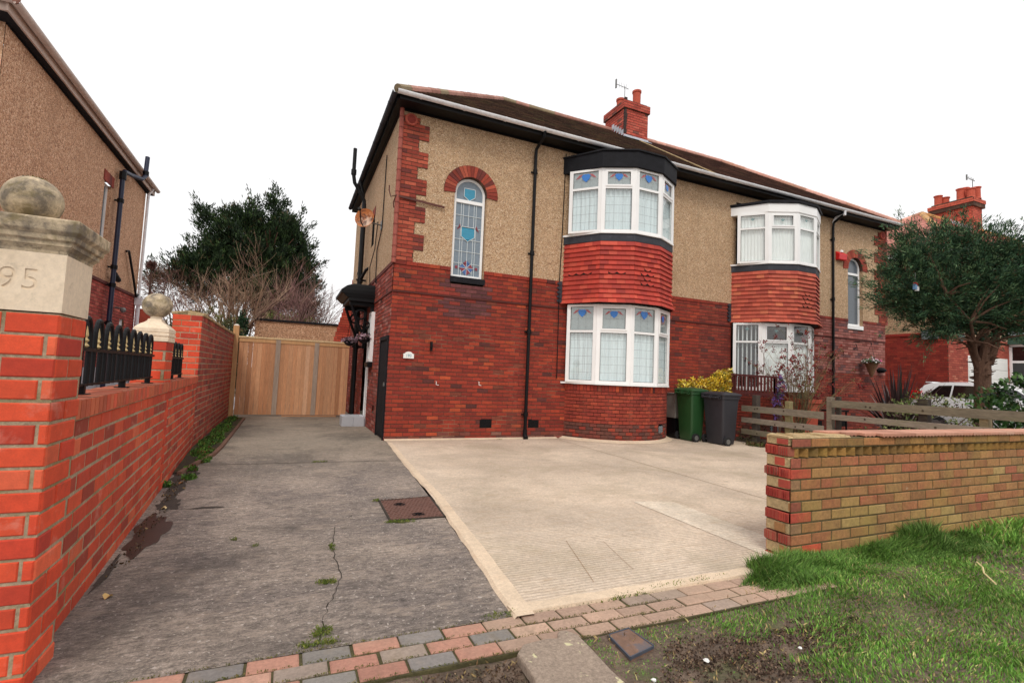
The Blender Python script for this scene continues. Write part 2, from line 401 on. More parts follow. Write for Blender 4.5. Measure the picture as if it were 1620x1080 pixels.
def cut(intervals, holes):
    out = intervals
    for (a, b) in holes:
        nx = []
        for (s, e) in out:
            if b <= s or a >= e: nx.append((s, e)); continue
            if a > s: nx.append((s, a))
            if b < e: nx.append((b, e))
        out = nx
    return out

def rect_hole(u0, u1, v0, v1):
    return lambda v: [(u0, u1)] if v0 < v < v1 else []
def arch_hole(uc, hw, v0, vs):
    def f(v):
        if v0 < v < vs: return [(uc-hw, uc+hw)]
        if vs <= v < vs+hw:
            w = math.sqrt(max(0, hw*hw-(v-vs)**2)); return [(uc-w, uc+w)]
        return []
    return f

def plane_pos(O, U, N):
    O = Vector(O); U = Vector(U).normalized(); N = Vector(N).normalized()
    return lambda u, v, d: O+U*u+Vector((0, 0, v))+N*d
def path_pos(pts):
    """pts: xy polyline walked so that the outside is on its right"""
    P = [Vector((x, y, 0)) for x, y in pts]; S = [0]
    for a, b in zip(P, P[1:]): S.append(S[-1]+(b-a).length)
    def f(u, v, d):
        u = min(max(u, 0), S[-1])
        for i in range(len(P)-1):
            if u <= S[i+1]+1e-9: break
        a, b = P[i], P[i+1]; t = (u-S[i])/(S[i+1]-S[i]); dr = (b-a).normalized(); n = Vector((dr.y, -dr.x, 0))
        q = a+(b-a)*t+n*d
        return Vector((q.x, q.y, v))
    return f, S[-1]

def brickwork(mb, pos, L, v0, v1, course, bl, pal, holes=(), depth=.005, joint=.014, cham=0.0, rng=R, backing=True, off=0, jit=.002, miss=0, bi=0, mi=1):
    nr = max(1, round((v1-v0)/course)); ch = (v1-v0)/nr
    for k in range(nr):
        za, zb = v0+k*ch, v0+(k+1)*ch; vm = (za+zb)/2
        hs = [h for f in holes for h in f(vm)]
        iv = cut([(0, L)], hs)
        if backing:
            for (s, e) in iv:
                n = max(1, int((e-s)/.5)) if backing == 'path' else 1
                for i in range(n):
                    a, b = s+(e-s)*i/n, s+(e-s)*(i+1)/n
                    mb.quad(pos(a, za, 0), pos(b, za, 0), pos(b, zb, 0), pos(a, zb, 0), mi, (1, 1, 1))
        o = ((k+off) % 2)*bl/2-rng.uniform(0, .01)
        i = -1
        while True:
            a = o+i*bl; b = a+bl; i += 1
            if a >= L: break
            for (s, e) in iv:
                x0, x1 = max(a, s), min(b, e)
                if x1-x0 < .03: continue
                if miss and rng.random() < miss: continue
                vj = joint*(.55 if joint == .014 else 1)
                x0 += vj/2*(1 if a > s-.001 else .0); x1 -= vj/2*(1 if b < e+.001 else 0)
                d = depth+rng.uniform(-jit, jit); z0, z1 = za+joint/2+rng.uniform(-.001, .001), zb-joint/2+rng.uniform(-.001, .001)
                P_ = pal(rng, (x0+x1)/2, vm) if callable(pal) else pal
                col = pick(rng, P_) if isinstance(P_, list) else P_
                c = cham
                F = [pos(x0+c, z0+c, d), pos(x1-c, z0+c, d), pos(x1-c, z1-c, d), pos(x0+c, z1-c, d)]
                B = [pos(x0, z0, -.003), pos(x1, z0, -.003), pos(x1, z1, -.003), pos(x0, z1, -.003)]
                if c > 0:
                    E = [pos(x0, z0, d-c), pos(x1, z0, d-c), pos(x1, z1, d-c), pos(x0, z1, d-c)]
                    mb.add(F+E+B, [(0, 1, 2, 3), (4, 5, 1, 0), (5, 6, 2, 1), (6, 7, 3, 2), (7, 4, 0, 3),
                                   (8, 9, 5, 4), (9, 10, 6, 5), (10, 11, 7, 6), (11, 8, 4, 7)], bi, col)
                else:
                    mb.add(F+B, [(0, 1, 2, 3), (4, 5, 1, 0), (5, 6, 2, 1), (6, 7, 3, 2), (7, 4, 0, 3)], bi, col)

def soldier(mb, pos, L, v0, v1, w, pal, depth=.02, joint=.01, rng=R, bi=0, mi=1, u0=0, holes=()):
    n = max(1, round(L/w))
    iv = cut([(u0, u0+L)], list(holes))
    for k in range(n):
        a, b = u0+L*k/n, u0+L*(k+1)/n; m_ = (a+b)/2
        if not any(s <= m_ <= e for s, e in iv): continue
        mb.quad(pos(a, v0, .002), pos(b, v0, .002), pos(b, v1, .002), pos(a, v1, .002), mi)
        a += joint/2; b -= joint/2; col = pick(rng, pal)
        F = [pos(a, v0+.003, depth), pos(b, v0+.003, depth), pos(b, v1-.003, depth), pos(a, v1-.003, depth)]
        B = [pos(a, v0+.003, -.003), pos(b, v0+.003, -.003), pos(b, v1-.003, -.003), pos(a, v1-.003, -.003)]
        mb.add(F+B, [(0, 1, 2, 3), (4, 5, 1, 0), (5, 6, 2, 1), (6, 7, 3, 2), (7, 4, 0, 3)], bi, col)

def strips(mb, pos, L, v0, v1, step, holes=(), d=0, mi=0, u0=0):
    n = max(1, round((v1-v0)/step)); h = (v1-v0)/n
    for k in range(n):
        za, zb = v0+k*h, v0+(k+1)*h
        iv = cut([(u0, L)], [x for f in holes for x in f((za+zb)/2)])
        for (s, e) in iv:
            mb.quad(pos(s, za, d), pos(e, za, d), pos(e, zb, d), pos(s, zb, d), mi)

def roof_face(mb, A, B, C, D, n, pal, t=.022, mi=0, rng=R, tw=.28):
    """eave A->B, ridge D->C, outward normal = (B-A)x(D-A)"""
    A, B, C, D = map(Vector, (A, B, C, D)); N = (B-A).cross(D-A).normalized()
    if N.z < 0: N = -N
    for k in range(n):
        t0, t1 = k/n, min(1, (k+1.12)/n)
        a, b = A.lerp(D, t0), B.lerp(C, t0); d, c = A.lerp(D, t1), B.lerp(C, t1)
        m = max(1, int((b-a).length/tw))
        for i in range(m):
            s0, s1 = i/m, (i+1)/m
            j = rng.uniform(0, .004)
            p0, p1 = a.lerp(b, s0)+N*(t+j), a.lerp(b, s1)+N*(t+j)
            q0, q1 = d.lerp(c, s0)+N*.003, d.lerp(c, s1)+N*.003
            r0, r1 = a.lerp(b, s0)-N*.004, a.lerp(b, s1)-N*.004
            col = pick(rng, pal)
            mb.add([p0, p1, q1, q0, r0, r1], [(0, 1, 2, 3), (4, 5, 1, 0)], mi, col)

def ridge_line(mb, a, b, r=.085, pal=None, rng=R, mi=0, n=10):
    a = Vector(a); b = Vector(b); L = (b-a).length; m = max(1, int(L/.42))
    for i in range(m):
        p, q = a.lerp(b, i/m), a.lerp(b, (i+1)/m)
        mb.tube([p, q], [r*rng.uniform(1.02, 1.1), r], n, mi, pick(rng, pal))

PAL_ROOF1 = [((92, 70, 58), 5), ((82, 62, 52), 4), ((104, 78, 62), 3), ((98, 86, 62), 1)]
PAL_ROOF2 = [((96, 68, 58), 5), ((86, 60, 52), 4), ((110, 78, 66), 3)]
PAL_PINK = [((196, 132, 118), 5), ((184, 122, 110), 4), ((206, 144, 130), 3)]
PAL_RIDGE = [((176, 128, 114), 4), ((160, 112, 98), 3), ((150, 132, 104), 2)]
PAL_RIDGEW = [((216, 164, 148), 4), ((206, 150, 134), 3), ((190, 140, 120), 2)]

# ------------------------------------------------------------------ window facets
def facet(fr, gl, P0, P1, z0, z1, zt, sash=(0, 0), w=.05, dep=.06, leads=None, glassdark=None, seal=None, jl=.5, jr=.5):
    """white frame between plan points P0,P1 (outside to the right of P0->P1 direction)"""
    a = Vector((P0[0], P0[1], 0)); b = Vector((P1[0], P1[1], 0)); L = (b-a).length; dr = (b-a)/L; n = Vector((dr.y, -dr.x, 0))
    def pt(u, z, d): return a+dr*u+n*d+Vector((0, 0, z))
    def bar(u0, u1, za, zb, d0, d1):
        fr.hexa([pt(u0, za, d1), pt(u1, za, d1), pt(u1, za, d0), pt(u0, za, d0), pt(u0, zb, d1), pt(u1, zb, d1), pt(u1, zb, d0), pt(u0, zb, d0)])
    wl = w*jl*2; wr = w*jr*2
    bar(0, wl, z0, z1, -dep/2, dep/2-.001); bar(L-wr, L, z0, z1, -dep/2, dep/2-.001)
    bar(wl, L-wr, z0, z0+w, -dep/2, dep/2-.004); bar(wl, L-wr, z1-w, z1, -dep/2, dep/2-.004)
    lights = []
    if zt:
        bar(wl, L-wr, zt-w*.5, zt+w*.5, -dep/2, dep/2-.004)
        lights = [(wl, L-wr, z0+w, zt-w*.5, sash[0]), (wl, L-wr, zt+w*.5, z1-w, sash[1])]
    else:
        lights = [(wl, L-wr, z0+w, z1-w, sash[0])]
    res = []
    for (u0, u1, za, zb, s) in lights:
        if s:
            k = .038
            bar(u0, u0+k, za, zb, 0, dep/2+.012); bar(u1-k, u1, za, zb, 0, dep/2+.012)
            bar(u0+k, u1-k, za, za+k, 0, dep/2+.011); bar(u0+k, u1-k, zb-k, zb, 0, dep/2+.011)
            u0 += k; u1 -= k; za += k; zb -= k
        if seal is not None:
            for (p, q, r_, s_) in ((u0, u0+.008, za, zb), (u1-.008, u1, za, zb), (u0, u1, za, za+.008), (u0, u1, zb-.008, zb)):
                seal.quad(pt(p, r_, .006), pt(q, r_, .006), pt(q, s_, .006), pt(p, s_, .006))
        gl.quad(pt(u0, za, 0), pt(u1, za, 0), pt(u1, zb, 0), pt(u0, zb, 0))
        res.append((u0, u1, za, zb))
    return pt, res

def leadgrid(mb, pt, r, nu, nv, d=.004, w=.006):
    u0, u1, za, zb = r
    for i in range(1, nu):
        u = u0+(u1-u0)*i/nu; mb.quad(pt(u-w/2, za, d), pt(u+w/2, za, d), pt(u+w/2, zb, d), pt(u-w/2, zb, d))
    for j in range(1, nv):
        z = za+(zb-za)*j/nv; mb.quad(pt(u0, z-w/2, d+.001), pt(u1, z-w/2, d+.001), pt(u1, z+w/2, d+.001), pt(u0, z+w/2, d+.001))

def poly_on(mb, pt, pts, d, col, t=.003):
    P = [pt(u, z, d) for u, z in pts]; n = (P[1]-P[0]).cross(P[2]-P[1])
    mb.add(P, [tuple(range(len(P)))], 0, col)

BLUE = lin((40, 120, 205)); TEAL = lin((42, 140, 172)); PINKG = lin((176, 88, 92)); DRED = lin((132, 34, 52)); GREYG = lin((128, 138, 146)); NAVYG = lin((60, 100, 160))

def shield(mb, pt, r, col=BLUE, wing=PINKG, d=.006):
    u0, u1, za, zb = r; uc = (u0+u1)/2; W = (u1-u0); H = (zb-za)
    zt = zb-H*.12; s = min(W*.36, H*.95)/2
    poly_on(mb, pt, [(uc-s, zt-s*.35), (uc-s*.72, zt-s*1.15), (uc, zt-s*1.75), (uc+s*.72, zt-s*1.15), (uc+s, zt-s*.35), (uc+s*.6, zt), (uc-s*.6, zt)], d, col)
    for k in (-1, 1):
        q = [(uc+k*s*1.05, zt-s*.35), (uc+k*s*.75, zt), (uc+k*s*1.5, zt-s*.1), (uc+k*s*2.3, zt-s*1.0), (uc+k*s*1.6, zt-s*.75)]
        if k > 0: q = q[::-1]
        poly_on(mb, pt, q[::-1] if k > 0 else q[::-1], d, wing)

def wavy(mb, a, b, z0, z1, amp=.018, wl=.11, rng=R, mi=0):
    a = Vector((a[0], a[1], 0)); b = Vector((b[0], b[1], 0)); L = (b-a).length; dr = (b-a)/L; n = Vector((dr.y, -dr.x, 0))
    N = max(4, int(L/(wl/6))); prev = None; ph = rng.uniform(0, 6)
    for i in range(N+1):
        u = L*i/N; off = amp*math.sin(u/wl*6.283+ph+1.2*math.sin(u*5+ph))*rng.uniform(.8, 1.1)
        q = a+dr*u+n*off
        if prev is not None:
            mb.quad((prev.x, prev.y, z0), (q.x, q.y, z0), (q.x, q.y, z1), (prev.x, prev.y, z1), mi)
        prev = q

def blinds(mb, a, b, z0, z1, gap, wd=.085, ang=60):
    a = Vector((a[0], a[1], 0)); b = Vector((b[0], b[1], 0)); L = (b-a).length; dr = (b-a)/L; n = Vector((dr.y, -dr.x, 0))
    k = 0.03
    while k < L:
        d = (dr*math.cos(rad(ang))+n*math.sin(rad(ang)))*wd/2; c = a+dr*k
        mb.quad((c-d)+Vector((0, 0, z0)), (c+d)+Vector((0, 0, z0)), (c+d)+Vector((0, 0, z1)), (c-d)+Vector((0, 0, z1)))
        k += gap

# ================================================================== HOUSES (semi-detached pair)
YF = 9.95; XL = 1.77; XC = 9.72; EZ = 6.655; YB = 17.2
UPB = [(-1.5, 9.75), (-1.0, 9.2), (-.35, 8.85), (.35, 8.85), (1.0, 9.2), (1.5, 9.75)]
LOB = [(-1.46, 9.84), (-1.0, 9.33), (-.36, 8.97), (.36, 8.97), (1.0, 9.33), (1.46, 9.84)]
def offp(poly, cx, k, dy=0):
    """scale bay plan about its wall centre by k metres outward"""
    out = []
    for i, (x, y) in enumerate(poly):
        a = Vector(((x)*.62, -(9.95-y)-.25)); a.normalize()
        out.append((cx+x+a.x*k, y+a.y*k+dy))
    return out

def semi_house(h):
    first = h == 0
    MIR[0] = None if first else 2*XC
    lab = ('brown roofed semi-detached brick and roughcast house with bright red tiled bay beside the driveway' if first else
           'semi-detached brick and roughcast house with white-capped upper bay and red alarm box')
    T = thing('semi_detached_house', (XL if first else 2*XC-XL, YF, 0), lab, 'house')
    rng = random.Random(11+h)
    pal = PAL_H1 if first else PAL_H2
    bm = [MAT['brick_old'], MAT['mortar_old'], MAT['rc_tan']]
    Lf = XC-XL
    fp = plane_pos((XL, YF, 0), (1, 0, 0), (0, -1, 0))
    bx = 7.1 if first else 7.1
    bay_low = lambda v: ([(5.84-XL, 8.5-XL)] if v < 1.25 else ([(5.76-XL, 8.58-XL)] if v < 3.05 else []))
    bay_up = rect_hole(5.75-XL, 8.45-XL, 4.5, 6.1)
    ac = 3.30-XL; ahw = .335; asp = 5.18; az0 = 3.38
    arch = arch_hole(ac, ahw+.03, az0-.12, asp)
    vents = [rect_hole(3.73-XL, 4.0-XL, .25, .43), rect_hole(4.86-XL, 5.12-XL, .25, .43)]
    # front lower brick
    def palf(rg, u, v):
        if v < .13 and rg.random() < .6: return [((104, 58, 52), 3), ((122, 66, 56), 3), ((134, 90, 76), 1.5)]
        if not first and u < 3.4 and v > 1.9: return PAL_H2P
        if first and 1.0 < u < 2.1 and v > 2.55 and v < 3.3: return [((112, 62, 62), 3), ((96, 52, 54), 3), ((136, 52, 42), 2)]
        return pal
    w = MB()
    brickwork(w, fp, Lf, 0, 2.93, .0813, .235, palf, [bay_low]+vents, rng=rng, cham=.003)
    brickwork(w, lambda u, v, d: fp(u, v, d+.012), Lf, 2.96, 3.48, .083, .235, palf, [bay_low, arch], rng=rng, cham=.003)
    # projecting string courses
    for (a, b, pr) in ((2.93, 2.96, .026), (3.48, 3.56, .03)):
        for (s, e) in cut([(0, Lf)], (bay_low((a+b)/2) if a < 3 else [(5.62-XL, 8.6-XL)])+arch((a+b)/2)):
            if a > 3: soldier(w, fp, e-s, a, b, .225, pal, depth=pr, rng=rng, u0=s, joint=.008)
            else:
                P = [fp(s, a, pr), fp(e, a, pr), fp(e, a, 0), fp(s, a, 0), fp(s, b, pr), fp(e, b, pr), fp(e, b, 0), fp(s, b, 0)]
                w.hexa(P, 0, lin((92, 42, 36)))
    w.build('front_brick_wall', bm, T)
    # side wall: lower brick, roughcast above
    sp = plane_pos((XL, YB, 0), (0, -1, 0), (-1, 0, 0)); Ls = YB-YF
    def sh(y0, y1, z0, z1): return rect_hole(YB-y1, YB-y0, z0, z1)
    sholes = [sh(10.02, 10.86, .03, 2.0), sh(12.62, 13.7, .1, 2.55), sh(11.42, 11.62, .42, .6)]
    s = MB()
    pals = PAL_H1 if first else PAL_H2
    palsd = lambda rg, u, v: ([((156, 82, 72), 4), ((142, 66, 56), 4), ((172, 110, 98), 2)] if rg.random() < .5 else pals)
    brickwork(s, sp, Ls, 0, 2.93, .0813, .235, palsd, sholes if first else (), rng=rng, off=1, cham=.003)
    brickwork(s, lambda u, v, d: sp(u, v, d+.012), Ls, 2.96, 3.48, .083, .235, palsd, (), rng=rng, cham=.003)
    for (a, b, pr) in ((2.93, 2.96, .026), (3.48, 3.56, .03)):
        P = [sp(0, a, pr), sp(Ls, a, pr), sp(Ls, a, 0), sp(0, a, 0), sp(0, b, pr), sp(Ls, b, pr), sp(Ls, b, 0), sp(0, b, 0)]
        s.hexa(P, 0, lin((104, 46, 38)))
    s.build('side_brick_wall', bm, T)
    # roughcast
    r = MB()
    strips(r, fp, Lf, 3.56, EZ+.3, .04, [arch, rect_hole(5.75-XL, 8.45-XL, 3.5, 6.4)], d=.018)
    strips(r, sp, Ls, 3.56, EZ+.3, .5, [sh(12.9, 13.3, 4.3, 5.3)] if first else (), d=.018)
    r.build('roughcast_wall', MAT['rc_tan'], T)
    # closed back and party side, floor void
    b = MB()
    b.quad((XL, YB, 0), (XC, YB, 0), (XC, YB, EZ+.3), (XL, YB, EZ+.3))
    b.quad((XC-.01, YB, 0), (XC-.01, YF+.05, 0), (XC-.01, YF+.05, EZ), (XC-.01, YB, EZ))
    b.box(XL+.05, YF+.3, 3.0, XC-.05, YB-.05, 3.1)
    b.build('rear_wall', MAT['rc_tan'], T)
    # quoins
    q = MB(); zc = 3.56; ri = 0
    ch = .0813
    blk = [.5, .33]
    k = 0
    while zc < EZ-.18:
        n = 4 if k % 2 else 3
        ww = .56 if k % 2 else .36
        z1 = min(zc+n*ch, EZ-.12)
        brickwork(q, lambda u, v, d: fp(u, v, d+.03), ww, zc, z1, ch, .235, PAL_QUOIN, (), rng=rng, off=ri, cham=.003)
        q.quad(fp(ww, zc, .018), fp(ww, zc, .03), fp(ww, z1, .03), fp(ww, z1, .018), 1)
        ri += n; zc = z1; k += 1
    # roll moulding on the corner
    q.tube([(XL-.02, YF-.03, 3.5), (XL-.02, YF-.03, EZ+.1)], .045, 10, 0, lin((160, 88, 76)))
    for z in np.arange(3.6, EZ, .22):
        q.tube([(XL-.02, YF-.03, z), (XL-.02, YF-.03, z+.02)], .05, 10, 0, lin((128, 62, 52)))
    q.lathe((XL+.17, YF-.075, EZ-.2), [(.12, 0), (.13, .02), (.13, .05)], 18, 0, lin((178, 84, 66)), axis='y')
    q.lathe((XL+.17, YF-.085, EZ-.2), [(.07, 0), (.09, .012)], 18, 0, lin((140, 52, 42)), axis='y')
    q.build('quoin', bm, T)
    # arched window surround
    a = MB(); cx, cz = 3.30, asp; n = 21
    for i in range(n):
        t0 = math.pi*(i+.06)/n*1.06-.03*math.pi; t1 = math.pi*(i+.94)/n*1.06-.03*math.pi
        col = pick(rng, PAL_QUOIN if first else PAL_QUOIN)
        F = []; B = []
        for (rr, t) in ((ahw+.02, t0), (ahw+.265, t0), (ahw+.265, t1), (ahw+.02, t1)):
            x, z = cx-rr*math.cos(t), cz+rr*math.sin(t); F.append((x, YF-.036, z)); B.append((x, YF+.1, z))
        a.add(F+B, [(0, 3, 2, 1), (0, 1, 5, 4), (1, 2, 6, 5), (2, 3, 7, 6), (3, 0, 4, 7)], 0, col)
    # mortar ring behind
    m_ = 40
    for i in range(m_):
        t0, t1 = math.pi*(i/m_*1.06-.03), math.pi*((i+1)/m_*1.06-.03)
        pts = [(cx-rr*math.cos(t), cz+rr*math.sin(t)) for rr, t in ((ahw+.015, t0), (ahw+.27, t0), (ahw+.27, t1), (ahw+.015, t1))]
        a.add([(x, YF-.027, z) for x, z in pts], [(0, 3, 2, 1)], 1)
        a.add([(pts[0][0], YF-.027, pts[0][1]), (pts[3][0], YF-.027, pts[3][1]), (pts[3][0], YF+.16, pts[3][1]), (pts[0][0], YF+.16, pts[0][1])], [(0, 1, 2, 3)], 1)
    a.build('brick_arch', bm, T)
    # reveals
    v = MB(); hw = ahw+.03
    for k in (-1, 1):
        x = cx+k*hw; P = [(x, YF-.02, az0-.12), (x, YF+.16, az0-.12), (x, YF+.16, cz), (x, YF-.02, cz)]
        v.add(P, [(0, 1, 2, 3) if k < 0 else (3, 2, 1, 0)], 0)
    v.build('window_reveal', MAT['rc_tan'], T)
    # arched window
    yw = YF+.10
    fr = MB(); hwf = ahw+.01
    outer = [(cx-hwf, az0)]+[(cx-hwf*math.cos(math.pi*i/24), cz+hwf*math.sin(math.pi*i/24)) for i in range(25)]+[(cx+hwf, az0)]
    ri_ = hwf-.05
    inner = [(cx-ri_, az0+.05)]+[(cx-ri_*math.cos(math.pi*i/24), cz+ri_*math.sin(math.pi*i/24)) for i in range(25)]+[(cx+ri_, az0+.05)]
    nO = len(outer)
    for i in range(nO):
        j = (i+1) % nO
        p = [(outer[i][0], outer[i][1]), (outer[j][0], outer[j][1]), (inner[j][0], inner[j][1]), (inner[i][0], inner[i][1])]
        F = [(x, yw-.03, z) for x, z in p]; B = [(x, yw+.04, z) for x, z in p]
        fr.add(F+B, [(0, 1, 2, 3), (3, 2, 6, 7), (1, 0, 4, 5)], 0)
    ztr = 5.02
    fr.box(cx-ri_, yw-.032, ztr-.035, cx+ri_, yw+.03, ztr+.035)
    F_ = fr.build('arched_window', MAT['upvc'], T, bevel=0)
    g = MB(); sg = MB(); ld = MB()
    g.add([(x, yw, z) for x, z in inner], [tuple(range(nO))], 0, lin((118, 132, 144)) if first else lin((92, 100, 108)))
    g.build('glass', MAT['stained'], F_)
    def pt(u, z, d): return Vector((u, yw-d, z))
    if first:
        r0 = (cx-ri_, cx+ri_, az0+.05, ztr-.035)
        for uu in (-.17, -.12, 0, .12, .17):
            ld.beam((cx+uu, yw-.005, az0+.05), (cx+uu, yw-.005, ztr-.03), .011, .01, up=(0, 1, 0))
        for k in range(1, 6):
            zz = az0+.05+(ztr-.09-az0)*k/6
            ld.beam((cx-ri_, yw-.007, zz), (cx+ri_, yw-.007, zz), .01, .011)
        for (zc_, sc) in ((5.19, .125), (4.33, .15)):
            if zc_ < 5: sg.build('stained_glass', MAT['stained'], F_); sg = MB()
            poly_on(sg, pt, [(cx-sc, zc_+sc), (cx-sc, zc_-sc*.4), (cx, zc_-sc*1.1), (cx+sc, zc_-sc*.4), (cx+sc, zc_+sc)][::-1], .012, TEAL)
            L_ = [(cx-sc, zc_+sc), (cx-sc, zc_-sc*.4), (cx, zc_-sc*1.1), (cx+sc, zc_-sc*.4), (cx+sc, zc_+sc), (cx-sc, zc_+sc)]
            for p, q2 in zip(L_, L_[1:]): ld.beam((p[0], yw-.012, p[1]), (q2[0], yw-.012, q2[1]), .012, .012, up=(0, 1, 0))
        for k in (-1, 1):
            poly_on(sg, pt, [(cx+k*.165, 4.46), (cx+k*.25, 4.40), (cx+k*.18, 4.54)][::k], .012, DRED)
        sg.build('stained_glass', MAT['stained'], F_); sg = MB()
        zc_ = az0+.22; sc = .165
        for i, cc in enumerate((DRED, NAVYG, DRED, NAVYG, DRED, NAVYG, DRED, NAVYG)):
            a0 = math.pi/4*i; a1 = math.pi/4*(i+1); m0 = 1 if i % 2 == 0 else .75; m1 = 1 if i % 2 else .75
            poly_on(sg, pt, [(cx, zc_), (cx+sc*m0*math.cos(a0), zc_+sc*m0*math.sin(a0)), (cx+sc*m1*math.cos(a1), zc_+sc*m1*math.sin(a1))], .012, cc)
            ld.beam((cx, yw-.014, zc_), (cx+sc*math.cos(a0), yw-.014, zc_+sc*math.sin(a0)), .008, .008, up=(0, 1, 0))
        for k in (-1, 1):
            poly_on(sg, pt, [(cx+k*.22-.03, zc_-.03), (cx+k*.22+.03, zc_-.03), (cx+k*.22+.03, zc_+.03), (cx+k*.22-.03, zc_+.03)], .012, DRED)
        sg.build('stained_glass', MAT['stained'], F_)
        ld.build('leading', M('pale_leading', lin((206, 214, 216)), .5, (), None), F_)
    si = MB()
    si.box(cx-ahw-.04, YF-.04, az0-.13, cx+ahw+.06, YF+.16, az0-.005)
    si.build('window_sill', MAT['black_m'] if first else MAT['upvc'], T, bevel=.008)
    # air bricks
    for (x0, x1) in ((3.73, 4.0), (4.86, 5.12)):
        o = MB(); o.box(x0, YF-.004, .25, x1, YF+.05, .43, 0)
        for i in range(6):
            zz = .265+i*.028; o.box(x0+.01, YF-.012, zz, x1-.01, YF-.004, zz+.012, 0)
        o.build('air_brick', MAT['black'], T)
    # ---------------- bay
    up = offp(UPB, bx, 0); lo = offp(LOB, bx+.06, 0)
    # curved brick base
    arc = []
    ctrl = [(-1.42, 9.96)]+[(x, y) for x, y in LOB][1:-1]+[(1.42, 9.96)]
    N = 26; Rb = None
    # circle through (-1.42,9.96),(0,8.98),(1.42,9.96)
    hgt = .95; cc = 1.42; Rb = (cc*cc+hgt*hgt)/(2*hgt); yc = 9.01+Rb
    th = math.asin(cc/Rb)
    for i in range(N+1):
        t = -th+2*th*i/N; arc.append((bx+.08+Rb*math.sin(t), yc-Rb*math.cos(t)))
    ap, La = path_pos(arc)
    bb = MB()
    vent = rect_hole(La*.66, La*.66+.24, .2, .36)
    palb = lambda rg, u, v: ([((104, 62, 52), 4), ((122, 60, 50), 4), ((92, 56, 50), 2)] if v < .36 and rg.random() < .75 else ([((148, 58, 42), 5), ((136, 52, 40), 4), ((158, 66, 46), 3)] if first else PAL_H2))
    brickwork(bb, ap, La, 0, 1.1, .0785, .16, palb, [vent], rng=rng, cham=.002, backing='path')
    soldier(bb, ap, La, 1.1, 1.235, .078, PAL_H1 if first else PAL_H2, depth=.016, rng=rng)
    BB = bb.build('bay_brickwork', bm, T)
    vv = MB(); p0, p1 = ap(La*.66, .2, .002), ap(La*.66+.24, .2, .002); d_ = (p1-p0)
    vv.quad(p0, p1, p1+Vector((0, 0, .16)), p0+Vector((0, 0, .16)))
    vn = Vector((d_.y, -d_.x, 0)).normalized()
    for i in range(1, 6): vv.beam(p0+d_*i/6+vn*.004, p0+d_*i/6+vn*.004+Vector((0, 0, .16)), .012, .012, up=tuple(vn), mi=1)
    for i in range(1, 4): vv.beam(p0+Vector((0, 0, .04*i))+vn*.004, p1+Vector((0, 0, .04*i))+vn*.004, .012, .012, mi=1)
    vv.build('air_brick', [MAT['black'], MAT['lead']], BB)
    # lower bay window
    def bay_window(poly, z0, z1, zt, nm, blind, wd):
        fr = MB(); gl = MB(); seal = MB(); lead = MB(); sts = []; cu = MB()
        for i in range(5):
            st = MB(); sts.append(st)
            P0, P1 = poly[i], poly[i+1]
            ptf, res = facet(fr, gl, P0, P1, z0, z1, zt, sash=((0, 1)[i in (1, 3)] if False else 0, 1 if i in (1, 3) else 0), w=wd, seal=seal, jl=.8, jr=.8)
            if first:
                leadgrid(lead, ptf, res[0], 3, 6 if z0 < 3 else 5, w=.0045); leadgrid(lead, ptf, res[1], 3, 2, w=.0045)
                u0_, u1_, za_, zb_ = res[1]; st.quad(ptf(u0_, za_, -.012), ptf(u1_, za_, -.012), ptf(u1_, zb_, -.012), ptf(u0_, zb_, -.012), 0, lin((158, 166, 166)))
                shield(st, ptf, res[1])
            else:
                u0, u1, za, zb = res[1]; uc = (u0+u1)/2
                poly_on(st, ptf, [(uc-.06, zb-.1), (uc, zb-.15), (uc+.06, zb-.1), (uc, zb-.07)], .004, lin((130, 160, 160)))
                lead.beam(ptf(u0, zb-.1, .004), ptf(u1, zb-.1, .004), .004, .004)
            # hangings behind
            a_, b_ = Vector((P0[0], P0[1], 0)), Vector((P1[0], P1[1], 0)); dr = (b_-a_).normalized(); nn = Vector((dr.y, -dr.x, 0))*-.06
            A_, B_ = a_+nn, b_+nn
            if blind == 'c': wavy(cu, A_, B_, z0-.02, z1+.03, rng=rng)
            elif blind == 'v': wavy(cu, A_, B_, z0-.02, z1+.03, amp=.012, wl=.085, rng=rng)
            else:
                if i in (4,): blinds(cu, A_, B_, z0-.02, z1+.02, .105, ang=66)
                else: wavy(cu, A_, B_, z0-.02, zt+.02, amp=.01, wl=.09, rng=rng)
        # corner posts
        for i in range(1, 5):
            x, y = poly[i]; fr.tube([(x, y, z0+.002), (x, y, z1-.002)], .034, 8)
        F = fr.build(nm, MAT['upvc'], T)
        gl.build('glass', MAT['glass'], F); seal.build('gasket', MAT['seal'], F)
        lead.build('leading', MAT['lead'], F)
        for st in sts: st.build('stained_glass', MAT['stained'], F)
        cu.build('curtain' if blind == 'c' else 'vertical_blind', MAT['curtain'] if blind == 'c' else MAT['blind'], F)
        # sill
        s_ = MB(); po = offp([( (x-bx), y) for x, y in poly], bx, .05)
        pi_ = offp([((x-bx), y) for x, y in poly], bx, -.06)
        po[0] = (po[0][0]-.03, 9.97); po[-1] = (po[-1][0]+.03, 9.97)
        s_.prism(po+[(pi_[-1][0], 9.98), (pi_[0][0], 9.98)], z0-.04, z0-.002)
        s_.build('window_sill', MAT['upvc'], F)
        return F
    bay_window(lo, 1.285, 3.02, 2.42 if first else 2.52, 'lower_bay_window', 'c' if first else 'm', .05)
    bay_window(up, 4.62, 6.06 if first else 5.96, 5.62 if first else 5.55, 'upper_bay_window', 'c' if first else 'v', .05)
    # apron bands and tiles
    ab = MB()
    outer_ = offp(UPB, bx, .02); outer_[0] = (outer_[0][0]-.02, 9.96); outer_[-1] = (outer_[-1][0]+.02, 9.96)
    ab.prism(outer_, 4.41, 4.575)
